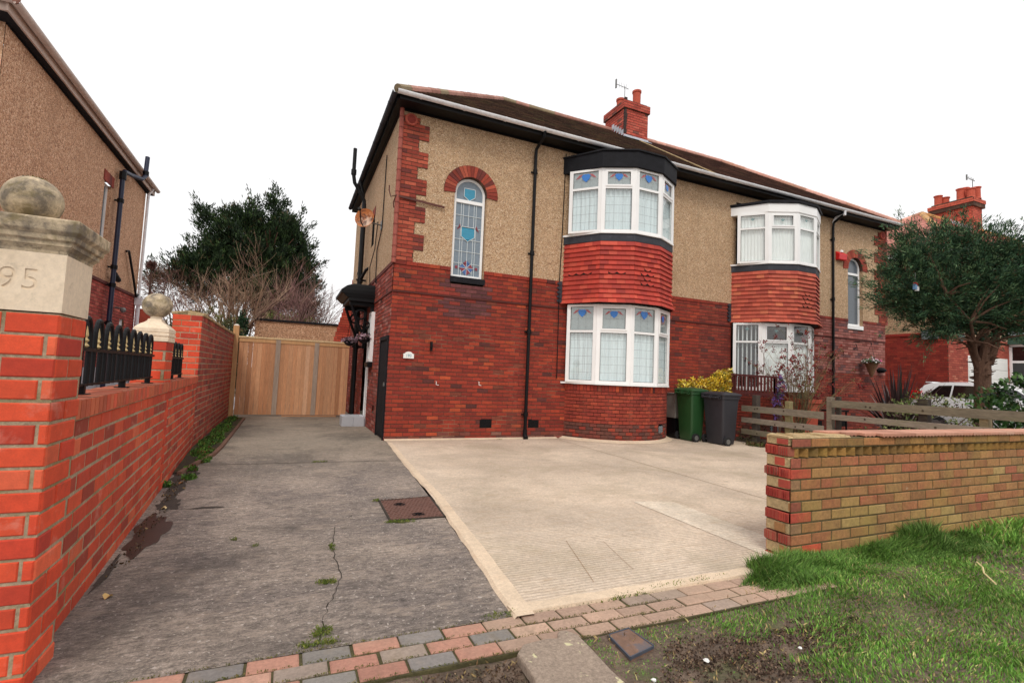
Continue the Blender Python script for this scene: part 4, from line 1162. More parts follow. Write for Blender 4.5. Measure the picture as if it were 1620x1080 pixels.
def planter():
    T = thing('block_planter', (1.45, 13.2, 0), 'square planter of pale grey concrete blocks by the side door step', 'planter')
    m = MB(); x0, x1, y0, y1, h = 1.2, 1.76, 12.35, 13.15, .24
    x0, x1, y0, y1 = 1.22, 1.74, 12.5, 12.98
    for (a, b, c, d) in ((x0, x1-.002, y0, y0+.09), (x0, x1-.002, y1, y1+.09)):
        for k in range(2): m.box(a+(b-a)*k/2+.002, c, 0, a+(b-a)*(k+1)/2-.002, d, h)
    for (a, b) in ((x0, x0+.09), (x1-.09, x1)): m.box(a, y0+.092, 0, b, y1-.002, h)
    m.build('block_walls', MAT['plinth'], T, bevel=.006)
    m = MB(); m.box(x0+.09, y0+.09, 0, x1-.09, y1, h-.05); m.build('soil_fill', MAT['soil'], T)
planter()

def dish():
    c = Vector((1.34, 11.55, 4.77)); T = thing('satellite_dish', (XL, 11.7, 4.6), 'rusty orange satellite dish bracketed to the side wall under the eave', 'satellite dish')
    n = Vector((-.42, -.88, .22)).normalized(); u = n.cross(Vector((0, 0, 1))).normalized(); v = u.cross(n)
    m = MB(); vs = []; fs = []; K = 24; J = 6
    for side in (0, 1):
        for j in range(J+1):
            rr = .235*j/J
            for k in range(K):
                a = 2*math.pi*k/K; vs.append(c+u*rr*math.cos(a)*.92+v*rr*math.sin(a)+n*(rr*rr*1.3-.006*side-.05))
    o = (J+1)*K
    for j in range(J):
        for k in range(K):
            k2 = (k+1) % K; a, b, d, e = j*K+k, j*K+k2, (j+1)*K+k2, (j+1)*K+k
            fs.append((e, d, b, a)); fs.append((o+a, o+b, o+d, o+e))
    for k in range(K): k2 = (k+1) % K; fs.append((J*K+k, J*K+k2, o+J*K+k2, o+J*K+k))
    m.add(vs, fs)
    m.build('dish', M('rusty_dish', lin((206, 180, 160)), .7, ((6, .1),), (40, .2, .003), stains=((3.2, .38, .48, lin((190, 108, 44)), .95), (5, .5, .6, lin((84, 46, 34)), .9))), T)
    m = MB(); m.tube([c-v*.22, c-v*.2+n*.2, c+n*.34], .012, 6); m.tube([c+n*.34, c+n*.42+v*.0], .03, 8); m.build('feed_arm', MAT['black'], T)
    m = MB(); m.tube([c-n*.06, c-n*.14, Vector((XL-.02, 11.75, 4.72))], .018, 8); m.box(XL-.03, 11.65, 4.62, XL-.0, 11.85, 4.82); m.build('wall_bracket', MAT['steel'], T)
dish()

def side_baskets():
    rng = random.Random(3)
    for i, (x, y, z, r_) in enumerate(((1.58, 12.15, 2.12, .14), (1.36, 13.3, 2.08, .13))):
        lab = ('nearer hanging basket of faded mauve heather under the black porch canopy' if i == 0 else 'further mauve hanging basket under the black porch canopy, above the timber gate end')
        T = thing('hanging_basket', (x, y, z), lab, 'hanging basket')
        m = MB(); m.lathe((x, y, z-.14), [(.03, 0), (.09, .03), (.13, .09), (.14, .14), (.1, .14)], 14); m.build('basket', MAT['black_m'], T)
        m = MB()
        for a in (0, 2.1, 4.2): m.tube([(x+.13*math.cos(a), y+.13*math.sin(a), z), (x, y, 2.62)], .004, 4)
        m.tube([(x, y, 2.6), (x+.02, y, 2.9)], .006, 4); m.build('chain', MAT['black'], T)
        m = MB()
        for k in range(260):
            a = rng.uniform(0, 6.28); rr = .2*math.sqrt(rng.random()); p = Vector((x+rr*math.cos(a), y+rr*math.sin(a), z+rng.uniform(-.1, .12)*(1-rr*3)))
            u = Vector((rng.gauss(0, 1), rng.gauss(0, 1), rng.gauss(0, 1))).normalized()*.02; v_ = u.orthogonal().normalized()*.014
            m.quad(p-u-v_, p+u-v_, p+u+v_, p-u+v_, 0, lin(rng.choice(((176, 140, 156), (150, 118, 130), (196, 168, 178), (96, 80, 72)))))
        m.build('heather', MAT['leafcol'], T)
side_baskets()

def aerial(T_, name, x, y, z, h, label, s=1.0):
    T = thing(name, (x, y, z), label, 'tv aerial')
    m = MB(); m.tube([(x, y, z), (x, y, z+h)], .012*s, 6); m.build('mast', MAT['steel'], T)
    m = MB(); m.tube([(x-.35*s, y, z+h-.02), (x+.15*s, y, z+h-.06)], .01*s, 6)
    for k in range(5):
        m.tube([(x-.33*s+k*.1*s, y-.02, z+h-.12), (x-.33*s+k*.1*s, y+.02, z+h+.1)], .006*s, 4)
    m.box(x-.37*s, y-.03, z+h-.16, x-.34*s, y+.03, z+h+.14); m.build('antenna', MAT['steel'], T)
aerial(None, 'tv_aerial', 9.6, 13.3, 10.4, .72, 'thin television aerial above the red chimney of the nearer semi')
aerial(None, 'tv_aerial', 33.1, 14.2, 11.5, 1.5, 'spindly television aerial above the far chimney at the right edge', 1.6)

# ================================================================== NEIGHBOUR HOUSES
def left_house():
    T = thing('neighbour_house', (-4.3, 10, 0), 'brown roughcast house with dark iron soil pipe behind the numbered gate pier', 'house')
    X = -4.3; yf, yb = 9.9, 18.1; zE = 6.42; rng = random.Random(21)
    sp = plane_pos((X, yb, 0), (0, -1, 0), (1, 0, 0)); L = yb-yf
    sp = lambda u, v, d: Vector((X+d, yf+u, v))
    win = rect_hole(14.62-yf, 15.12-yf, 4.0, 5.6); w2 = rect_hole(16.75-yf, 17.15-yf, 1.5, 2.5)
    m = MB(); pal = [((168, 70, 60), 5), ((152, 60, 52), 4), ((186, 92, 78), 2)]
    brickwork(m, sp, L, 1.15, 3.2, .082, .235, pal, [w2], rng=rng, cham=.002)
    m.hexa([sp(0, 3.2, 0), sp(L, 3.2, 0), sp(L, 3.2, .035), sp(0, 3.2, .035), sp(0, 3.27, 0), sp(L, 3.27, 0), sp(L, 3.27, .035), sp(0, 3.27, .035)][::1], 0, lin((96, 44, 38)))
    fpn = plane_pos((X-9, yf, 0), (1, 0, 0), (0, -1, 0))
    brickwork(m, fpn, 9, 0, 3.2, .082, .235, pal, (), rng=rng)
    m.build('brick_wall', [MAT['brick_old'], MAT['mortar_old']], T)
    m = MB(); strips(m, sp, L, 3.27, zE+.2, .1, [win], d=.012); strips(m, fpn, 9.01, 3.2, zE+.2, 4, (), d=.012)
    m.quad((X-9, yb, 0), (X, yb, 0), (X, yb, zE), (X-9, yb, zE))
    m.build('roughcast_wall', MAT['rc_brown'], T)
    m = MB(); m.box(X-.1, yf+.02, 0, X+.03, yb-.02, 1.15); m.build('rendered_plinth', MAT['plinth'], T)
    # window
    f = MB(); y0, y1, z0, z1 = 14.62, 15.12, 4.0, 5.6
    f.box(X-.12, y0, z0, X-.06, y0+.06, z1); f.box(X-.12, y1-.06, z0, X-.06, y1, z1); f.box(X-.12, y0+.06, z0, X-.06, y1-.06, z0+.06); f.box(X-.12, y0+.06, z1-.06, X-.06, y1-.06, z1)
    F = f.build('side_window', MAT['upvc'], T)
    g = MB(); g.quad((X-.09, y0, z0), (X-.09, y1, z0), (X-.09, y1, z1), (X-.09, y0, z1), 0, lin((80, 86, 92))); g.build('glass', MAT['stained'], F)
    l = MB()
    for y in (y0, y1): l.quad((X-.13, y, z0), (X+.012, y, z0), (X+.012, y, z1), (X-.13, y, z1))
    l.quad((X-.13, y0, z0), (X-.13, y1, z0), (X+.012, y1, z0), (X+.012, y0, z0)); l.build('reveal', MAT['rc_brown'], F)
    l = MB(); soldier(l, lambda u, v, d: Vector((X+.012+d, y0-.1+u, v)), .7, z1-.02, z1+.24, .09, PAL_QUOIN, depth=.02, rng=rng); l.build('window_lintel', [MAT['brick_old'], MAT['mortar_old']], F)
    f = MB(); f.box(X-.1, 16.75, 1.5, X-.04, 16.82, 2.5); f.box(X-.1, 17.08, 1.5, X-.04, 17.15, 2.5); f.box(X-.1, 16.8, 1.5, X-.06, 17.1, 2.5); f.build('side_window', MAT['upvc'], T)
    # roof: hip, fascia, gutter
    xe, ye, ze = X+.22, yf-.38, 6.62; yr, zr = 13.8, 9.6; yB = yb+.3; hx = X-3.6
    r_ = MB()
    roof_face(r_, (xe, ye, ze), (xe, yB, ze), (hx, yr, zr), (hx, yr, zr), 26, PAL_ROOF2, rng=rng)
    roof_face(r_, (X-9.2, ye, ze), (xe, ye, ze), (hx, yr, zr), (X-9.2, yr, zr), 26, PAL_ROOF2, rng=rng)
    r_.quad((xe, yB, ze), (X-9.2, yB, ze), (X-9.2, yr, zr), (hx, yr, zr), 0, lin((92, 66, 56)))
    RF = r_.build('roof', MAT['roof'], T)
    m = MB(); ridge_line(m, (xe, ye, ze+.02), (hx, yr, zr), pal=PAL_RIDGE, rng=rng); m.build('ridge_tiles', MAT['ridge'], RF)
    m = MB(); m.box(xe-.08, ye+.02, ze-.2, xe-.05, yB-.02, ze-.02); m.box(X-9, ye+.04, ze-.2, xe-.08, ye+.07, ze-.02)
    m.build('fascia', M('taupe_fascia', lin((196, 172, 158)), .6, ((3, .1),), None), T)
    m = MB(); m.box(X, ye+.07, ze-.21, xe-.08, yB-.03, ze-.19); m.box(X-9, ye+.07, ze-.21, X, yf, ze-.19); m.box(X-.02, yf, ze-.23, X+.03, yb, ze-.21)
    m.build('soffit', MAT['black_m'], T)
    m = MB()
    def g(a, b):
        a = Vector(a); b = Vector(b); d = (b-a).normalized(); sd = d.cross(Vector((0, 0, 1))); vs = []
        for p in (a, b):
            for k in range(9):
                t = math.pi*k/8; vs.append(p+sd*math.cos(t)*.065-Vector((0, 0, 1))*math.sin(t)*.065)
        m.add(vs, [(k, k+1, 9+k+1, 9+k) for k in range(8)])
        L_ = (b-a).length
        for i in range(int(L_/1.4)):
            p = a.lerp(b, (i+.5)/int(L_/1.4)); m.box(p.x-.07, p.y-.07, p.z-.08, p.x+.07, p.y+.07, p.z-.0) if abs(d.x) < .5 and False else None
    g((xe+.02, ye, ze-.03), (xe+.02, yB, ze-.03)); g((X-9, ye-.03, ze-.03), (xe+.02, ye-.03, ze-.03))
    m.build('gutter', M('taupe_gutter', lin((206, 186, 174)), .5, ((3, .1), (14, .12)), None), T)
    # pipes
    m = MB(); x = X+.14; y = 15.4
    m.tube([(x, y, .2), (x, y, 6.0), (x+.02, y+.02, 6.12), (x+.05, y+.5, 6.2), (x+.16, y+.95, 6.28), (x+.2, y+1.1, 6.42), (x+.2, y+1.15, 6.98)], .055, 12)
    m.build('soil_pipe', MAT['navy'], T)
    for z in (2.2, 3.15, 3.6, 5.3):
        m = MB(); m.tube([(x, y, z), (x, y, z+.1)], .075, 12); m.box(X, y-.02, z+.03, x, y+.02, z+.07); m.build('pipe_collar', MAT['black'], T)
    for P_, r_2 in (([(x, y, 5.9), (x, y, 6.1)], .08), ([(x+.2, y+1.12, 6.45), (x+.2, y+1.12, 6.56)], .075), ([(x, y+.05, 3.5), (x+.02, y+.35, 3.38)], .065)):
        m = MB(); m.tube(P_, r_2, 12); m.build('pipe_collar', MAT['black'], T)
    m = MB(); yy = yb-.1
    m.tube([(xe-.02, yy, ze-.1), (X+.1, yy, ze-.3), (X+.09, yy, 3.2)], .04, 10); m.box(X+.02, yy-.1, 2.98, X+.2, yy+.1, 3.2); m.tube([(X+.1, yy, 3.0), (X+.1, yy, .2)], .05, 10)
    m.build('downpipe', MAT['upvc_dirty'], T)
    m = MB(); m.tube([(X+.05, 16.6, 4.3), (X+.08, 16.7, 4.34), (X+.1, 17.2, 3.75), (X+.1, 17.7, 3.2), (X+.08, 18, 3.3)], .03, 8); m.build('waste_pipe', MAT['black'], T)
    m = MB(); m.tube([(X+.02, 16.2, 2.72), (X+.2, 16.2, 2.7)], .02, 6); m.sphere((X+.2, 16.2, 2.66), .07, 10, 8); m.build('security_light', MAT['steel'], T)
    m = MB(); m.slab([(X, yb+.05, 0), (X+.75, yb+.05, 0), (X+.75, yb+.05, 1.6), (X+.35, yb+.05, 2.9), (X, yb+.05, 2.9)], (0, -1, 0), .25); m.build('raking_wall', MAT['terracotta'], T)
left_house()

def right_house():
    T = thing('neighbour_house', (22.1, 10.2, 0), 'further brick house with pink tiled hip roof and green-topped bay, behind the dark tree', 'house')
    X = 22.1; yf, yb, X2 = 10.3, 18.6, 38; rng = random.Random(31); zb = 3.56
    pal = [((156, 52, 40), 5), ((140, 46, 36), 4), ((170, 62, 46), 3)]
    sp = plane_pos((X, yb, 0), (0, -1, 0), (-1, 0, 0)); fp = plane_pos((X, yf, 0), (1, 0, 0), (0, -1, 0))
    m = MB(); brickwork(m, sp, yb-yf, 0, zb, .082, .24, pal, rng=rng)
    brickwork(m, fp, 8, 0, zb, .082, .24, [((176, 84, 66), 4), ((160, 70, 56), 4), ((190, 110, 88), 1)], [rect_hole(1.3, 4.2, 0, 2.85)], rng=rng)
    m.hexa([sp(0, zb, .04), sp(8.3, zb, .04), sp(8.3, zb, 0), sp(0, zb, 0), sp(0, zb+.1, .04), sp(8.3, zb+.1, .04), sp(8.3, zb+.1, 0), sp(0, zb+.1, 0)], 0, lin((160, 52, 40)))
    m.build('brick_wall', [MAT['brick_old'], MAT['mortar_old']], T)
    m = MB(); strips(m, sp, yb-yf, zb+.1, 6.9, 4, (), d=.01); strips(m, fp, X2-X, zb+.0, 6.9, 4, (), d=.01); strips(m, fp, X2-X, 0, zb, 4, (), d=-.12); m.build('roughcast_wall', MAT['rc_tan'], T)
    m = MB(); m.box(23.4, yf-.02, 0, 26.3, yf+.1, 2.85)
    for k in range(7): m.box(23.45, yf-.035, .1+k*.38, 26.25, yf-.02, .44+k*.38)
    m.build('garage_door', MAT['white_paint'], T, bevel=.01)
    r_ = MB(); xe, ye, ze = X-.35, yf-.4, 6.85; yr, zr = 14.2, 10.25; hx = 28.3
    roof_face(r_, (xe, 19, ze), (xe, ye, ze), (hx, yr, zr), (hx, yr, zr), 30, PAL_PINK, rng=rng, tw=.5)
    roof_face(r_, (xe, ye, ze), (X2, ye, ze), (X2, yr, zr), (hx, yr, zr), 30, PAL_PINK, rng=rng, tw=.5)
    r_.quad((X2, 19, ze), (xe, 19, ze), (hx, yr, zr), (X2, yr, zr), 0, lin((196, 132, 118)))
    RF = r_.build('roof', M('pink_roof_tile', None, .9, ((1.2, .08), (18, .12)), (50, .4, .01)), T)
    m = MB(); po = PAL_RIDGE
    ridge_line(m, (xe, ye, ze), (hx, yr, zr), .12, [((190, 150, 110), 3), ((206, 160, 104), 2)], rng); ridge_line(m, (hx, yr, zr), (X2, yr, zr), .12, [((206, 150, 90), 3), ((190, 140, 84), 2)], rng); ridge_line(m, (xe, 19, ze), (hx, yr, zr), .12, PAL_RIDGEW, rng)
    m.build('ridge_tiles', MAT['ridge'], RF)
    m = MB(); m.box(xe+.03, ye+.03, 6.6, xe+.06, 19, 6.85); m.box(xe+.03, ye+.03, 6.6, X2, ye+.06, 6.85); m.box(xe+.06, ye+.06, 6.6, X+.1, 19, 6.62); m.box(xe+.06, ye+.06, 6.598, X2, yf, 6.622); m.build('fascia', MAT['white_paint'], T)
    # chimney: long stack running back over the ridge
    c = MB(); x0, x1, y0, y1 = 29.9, 31.9, 13.4, 14.4; z0, z1 = 9.4, 10.75
    x0, x1, y0, y1 = 30.7, 31.6, 13.2, 14.95; z1 = 10.5
    for (O, U, N, L) in (((x0, y0, 0), (1, 0, 0), (0, -1, 0), x1-x0), ((x0, y1, 0), (0, -1, 0), (-1, 0, 0), y1-y0)):
        p = plane_pos(O, U, N); pl = [((200, 96, 74), 5), ((184, 84, 66), 3)]
        brickwork(c, p, L, z0, z1+.3, .083, .23, pl, rng=rng)
        for (a, b, e) in ((z1+.3, z1+.5, .06), (z1+.5, z1+.7, .12)):
            brickwork(c, lambda u, v, d: p(u*(L+2*e)/L-e, v, d+e), L, a, b, .083, .23, pl, rng=rng)
    c.box(x0-.1, y0-.1, z1+.3, x1+.1, y1+.1, z1+.69, 1); c.box(x0-.0, y0-.0, z1+.7, x1, y1, z1+.8, 1); c.box(x0+.01, y0+.01, z0, x1-.01, y1-.01, z1+.3, 1)
    C = c.build('chimney', [MAT['brick_old'], MAT['mortar_old']], T)
    for (x, y, h) in ((30.95, 14.75, .55), (31.2, 14.55, .45), (30.9, 13.75, .6), (31.3, 13.75, .72), (30.95, 13.35, .5), (31.35, 13.3, .62)):
        p = MB(); p.lathe((x, y, z1+.78), [(.2, 0), (.17, .08), (.165, h-.08), (.2, h-.05), (.2, h), (.14, h)], 16); p.build('chimney_pot', MAT['terracotta'], C)
    f = MB()
    for k in range(6): f.box(x0-.03, y0+.05+k*.16, 9.5+k*.11, x0+.01, y0+.19+k*.16, 9.8+k*.11)
    f.build('flashing', MAT['leadflash'], C)
    # green-topped bay
    b = MB(); b.box(26.5, 9.2, 0, 31, 10.3, 1.1, 1); B = b.build('bay_base', [MAT['brick_old'], MAT['mortar_old']], T)
    fr = MB(); gl = MB()
    for (a, b_) in (((26.5, 10.3), (26.55, 9.6)), ((26.55, 9.6), (28.2, 9.3)), ((28.2, 9.3), (29.8, 9.3)), ((29.8, 9.3), (31, 9.8))):
        facet(fr, gl, a, b_, 1.1, 3.45, 2.75, w=.09)
    F = fr.build('bay_window', MAT['upvc'], T); gl.build('glass', MAT['carglass'], F)
    g = MB(); g.prism([(26.35, 10.3), (26.4, 9.5), (28.2, 9.15), (29.9, 9.15), (31.2, 9.7), (31.2, 10.3)], 3.45, 3.8); g.build('bay_fascia', M('dark_green_paint', lin((60, 96, 82)), .5, ((4, .1),), None), T)
    g = MB(); g.prism([(26.3, 10.3), (26.35, 9.45), (28.2, 9.1), (29.9, 9.1), (31.25, 9.6), (31.25, 10.3)], 3.8, 3.88, poly2=[(26.4, 10.3), (26.6, 9.9), (28.2, 9.7), (29.9, 9.7), (31.0, 10), (31.2, 10.3)]); g.prism([(26.4, 10.3), (26.6, 9.9), (28.2, 9.7), (29.9, 9.7), (31.0, 10), (31.2, 10.3)], 3.88, 4.05); g.build('bay_roof', MAT['leadflash'], T)
    m = MB(); m.box(X-.1, 10.6, 3.4, X, 11.1, 3.75); m.build('vent_cover', MAT['lead'], T); m = MB(); m.lathe((22.9, yf-.02, 3.55), [(.2, -.05), (.2, 0)], 16, axis='y'); m.build('vent_cover', M('grey_green_metal', lin((88, 98, 92)), .6, (), None), T)
right_house()

# ================================================================== LEFT BOUNDARY
NB = [MAT['brick_new'], MAT['mortar_grey']]
def box_bricks(m, x0, x1, y0, y1, z0, z1, course, bl, pal, rng, cham=.004, faces='fblr', depth=.006):
    for f, (O, U, N, L) in dict(f=((x0, y0, 0), (1, 0, 0), (0, -1, 0), x1-x0), r=((x1, y0, 0), (0, 1, 0), (1, 0, 0), y1-y0),
                                b=((x1, y1, 0), (-1, 0, 0), (0, 1, 0), x1-x0), l=((x0, y1, 0), (0, -1, 0), (-1, 0, 0), y1-y0)).items():
        if f in faces: brickwork(m, plane_pos(O, U, N), L, z0, z1, course, bl, pal, rng=rng, cham=cham, depth=depth, off=0 if f in 'fb' else 1, joint=.013)

def gate_pier():
    rng = random.Random(41)
    x0, x1, y0, y1 = -1.34, -.9, 2.71, 3.0
    T = thing('gate_pier', ((x0+x1)/2, (y0+y1)/2, 0), 'red brick gate pier nearest the camera, with a carved stone block and mossy ball', 'gate pier')
    m = MB(); box_bricks(m, x0, x1, y0, y1, -.02, 1.54, .0945, .27, PAL_NEW, rng, cham=.005, depth=.006)
    m.quad((x0, y0, 1.54), (x1, y0, 1.54), (x1, y1, 1.54), (x0, y1, 1.54), 1)
    m.build('brick_shaft', NB, T)
    # inscribed stone block: real engraved numerals
    b = MB(); e = .006; b.box(x0-e, y0-e, 1.545, x1+e, y1+e, 1.795)
    S = b.build('stone_block', MAT['stone'], T)
    cu = bpy.data.curves.new('cutter', 'FONT'); cu.body = '95'; cu.size = .128; cu.extrude = .005; cu.align_x = 'RIGHT'; cu.align_y = 'CENTER'; cu.space_character = 1.15; cu.offset = 0
    tmp = bpy.data.objects.new('cutter', cu); COL.objects.link(tmp); bpy.context.view_layer.update()
    me = bpy.data.meshes.new_from_object(tmp.evaluated_get(bpy.context.evaluated_depsgraph_get())); bpy.data.objects.remove(tmp)
    ct = bpy.data.objects.new('cutter', me); COL.objects.link(ct); ct.location = (-.975, y0-e, 1.672); ct.rotation_euler = (rad(90), 0, 0)
    bpy.context.view_layer.update()
    md = S.modifiers.new('Cut', 'BOOLEAN'); md.object = ct; md.operation = 'DIFFERENCE'; md.solver = 'EXACT'
    bpy.context.view_layer.update()
    ev = S.evaluated_get(bpy.context.evaluated_depsgraph_get())
    nm = bpy.data.meshes.new_from_object(ev); S.modifiers.clear(); S.data = nm
    bpy.data.objects.remove(ct)
    # moulded cap
    cx, cy, hx, hy = (x0+x1)/2, (y0+y1)/2, (x1-x0)/2, (y1-y0)/2
    c = MB(); lv = [(0.008, 1.795), (.012, 1.81), (.03, 1.832), (.034, 1.834), (.036, 1.852), (.052, 1.86), (.054, 1.882), (.07, 1.9), (.074, 1.903), (.076, 1.945), (.07, 1.955), (-.05, 1.968)]
    lv = [(0.006, 1.79), (.008, 1.806), (.02, 1.822), (.024, 1.824), (.025, 1.842), (.036, 1.848), (.038, 1.868), (.05, 1.882), (.052, 1.886), (.054, 1.93), (.048, 1.937), (-.06, 1.948)]
    vs = []; fs = []
    for (o, z) in lv: vs += [(cx-hx-o, cy-hy-o, z), (cx+hx+o, cy-hy-o, z), (cx+hx+o, cy+hy+o, z), (cx-hx-o, cy+hy+o, z)]
    for i in range(len(lv)-1):
        for k in range(4): fs.append((i*4+k, i*4+(k+1) % 4, (i+1)*4+(k+1) % 4, (i+1)*4+k))
    fs += [(3, 2, 1, 0), tuple(len(lv)*4-4+k for k in range(4))]
    c.add(vs, fs); c.build('moulded_cap', MAT['stone_moss'], T, bevel=.003)
    s = MB(); s.sphere((-1.085, 2.86, 2.042),   .107, 32, 20, jit=.012, rng=rng); o = s.build('stone_ball', MAT['stone_moss'], T, smooth='all')
    g = np.random.default_rng(4); n = 160; a = g.uniform(0, 6.28, n); r_ = .045*np.sqrt(g.uniform(0, 1, n))
    cen = np.stack([-1.085+r_*np.cos(a), 2.86+r_*np.sin(a), 2.042+np.sqrt(.1**2-r_**2)], 1)
    foliage('moss', cen, np.tile((0, 0, 1.), (n, 1)), 5, .008, .003, [((104, 92, 30), 3), ((70, 66, 26), 3), ((130, 112, 40), 1)], T, 3, .6)
gate_pier()

def WX(y): return -.96-.0578*(y-3.0)
def wall_pos(y0, dx=0):
    """u runs along +Y on the drive side of the skewed boundary wall"""
    d = Vector((-.0578, 1, 0)).normalized(); n = Vector((d.y, -d.x, 0))
    O = Vector((WX(y0)+dx, y0, 0))
    return (lambda u, v, e: O+d*u+n*e+Vector((0, 0, v))), d, n
def low_wall():
    rng = random.Random(43)
    T = thing('low_brick_wall', (-1.1, 3.0, 0), 'low red brick boundary wall carrying railings between the numbered gate pier and the tall wall', 'brick wall')
    p, d, n = wall_pos(3.0); L = (Vector((WX(9.4), 9.4))-Vector((WX(3.0), 3.0))).length
    pal = lambda rg, u, v: [((198, 76, 44), 5), ((188, 67, 40), 5), ((176, 60, 37), 3), ((152, 58, 40), 1.4), ((202, 94, 60), 1)]
    m = MB(); brickwork(m, p, L, -.02, 1.045, .0945, .245, pal, rng=rng, cham=.003, depth=.003, joint=.017)
    brickwork(m, lambda u, v, e: p(L-u, v, -.22-e), L, -.02, 1.045, .0945, .245, pal, rng=rng, depth=.007)
    soldier(m, p, L, 1.045, 1.145, .085, [((190, 96, 62), 5), ((204, 86, 58), 4), ((176, 84, 56), 3)], depth=.016, rng=rng)
    N = round(L/.085)
    for k in range(N):
        a, b = L*k/N+.004, L*(k+1)/N-.004; z = 1.143+rng.uniform(-.003, .004)
        P = [p(a, z-.09, .014), p(b, z-.09, .014), p(b, z-.09, -.235), p(a, z-.09, -.235), p(a, z, .014), p(b, z, .014), p(b, z, -.235), p(a, z, -.235)]
        m.hexa(P, 0, pick(rng, [((190, 100, 70), 4), ((178, 88, 62), 3), ((160, 92, 66), 2)]))
    m.build('brickwork', NB, T)
low_wall()

def pier2():
    rng = random.Random(44); x0, x1, y0, y1 = -1.43, -1.155, 6.1, 6.4
    T = thing('gate_pier', ((x0+x1)/2, (y0+y1)/2, 0), 'slimmer red brick pier with stepped stone cap and ball, between the two railing panels', 'gate pier')
    m = MB(); box_bricks(m, x0, x1, y0, y1, 0, 1.56, .0975, .26, PAL_NEW, rng, cham=.004); m.quad((x0, y0, 1.56), (x1, y0, 1.56), (x1, y1, 1.56), (x0, y1, 1.56), 1)
    m.build('brick_shaft', NB, T)
    cx, cy = (x0+x1)/2, (y0+y1)/2; hx = (x1-x0)/2; hy = (y1-y0)/2
    c = MB(); lv = [(.012, 1.56), (.014, 1.6), (.006, 1.604), (.006, 1.612), (.016, 1.615), (.016, 1.64), (.008, 1.643), (.008, 1.65), (.014, 1.653), (.012, 1.69), (-.03, 1.735), (-.055, 1.75), (-.075, 1.77), (-.08, 1.79)]
    vs = []; fs = []
    for (o, z) in lv: vs += [(cx-hx-o, cy-hy-o, z), (cx+hx+o, cy-hy-o, z), (cx+hx+o, cy+hy+o, z), (cx-hx-o, cy+hy+o, z)]
    for i in range(len(lv)-1):
        for k in range(4): fs.append((i*4+k, i*4+(k+1) % 4, (i+1)*4+(k+1) % 4, (i+1)*4+k))
    fs += [(3, 2, 1, 0), tuple(len(lv)*4-4+k for k in range(4))]
    c.add(vs, fs); c.lathe((cx, cy, 1.785), [(.06, 0), (.052, .02), (.052, .035), (.07, .045)], 20); c.build('stepped_cap', MAT['stone'], T, bevel=.003)
    s = MB(); s.sphere((cx, cy, 1.935), .135, 28, 18, jit=.012, rng=rng, sz=.95); s.build('stone_ball', MAT['stone_moss'], T, smooth='all')
pier2()

def railing(name, y0, y1, n, label, panel=False):
    p, d, nn = wall_pos(3.0); k = 1/d.y
    T = thing('iron_railing', (WX(y0)-.11, y0, 1.145), label, 'railing', 'railings on the low wall')
    def q(y, z): return Vector((WX(y)-.11, y, z))
    r_ = MB()
    for z, w in ((1.2, .03), (1.41, .032)): r_.beam(q(y0-.05, z), q(y1+.05, z), .03, .014 if z < 1.3 else .02)
    r_.build('rail', MAT['navy'] if False else MAT['black'], T)
    pitch = (y1-y0)/n
    for i in range(n):
        yc = y0+pitch*(i+.5); h = .28*pitch
        m = MB(); pts = [q(yc-h, 1.19), q(yc-h, 1.5)]+[q(yc-h*math.cos(t), 1.5+.1*math.sin(t)) for t in np.linspace(.25, 2.9, 9)]+[q(yc+h, 1.5), q(yc+h, 1.19)]
        m.tube(pts, .0145, 8); m.build('hoop', MAT['black'], T)
        m = MB()
        c = q(yc, 1.42); m.lathe(c, [(.006, 0), (.02, .012), (.006, .03), (.017, .045), (.006, .06), (.012, .075), (.003, .13)], 10)
        m.build('finial', MAT['gold'], T)
        if panel:
            m = MB(); m.beam(q(yc-pitch*.48, 1.3), q(yc+pitch*.48, 1.3), .004, .19); m.build('sheet_panel', MAT['black'], T)
    for i in range(3):
        y = y0+.12+(y1-y0-.24)*i/2
        m = MB(); m.beam(q(y, 1.14), q(y, 1.2), .04, .03, up=(0, 1, 0)); m.lathe(q(y, 1.143), [(.05, 0), (.05, .006)], 12); m.build('foot', MAT['black'], T)
railing('r', 3.62, 5.95, 9, 'longer run of hooped black iron railings beside the numbered gate pier')
railing('r', 6.5, 8.3, 6, 'shorter run of hooped black railings with a solid lower panel, beyond the slim pier', True)

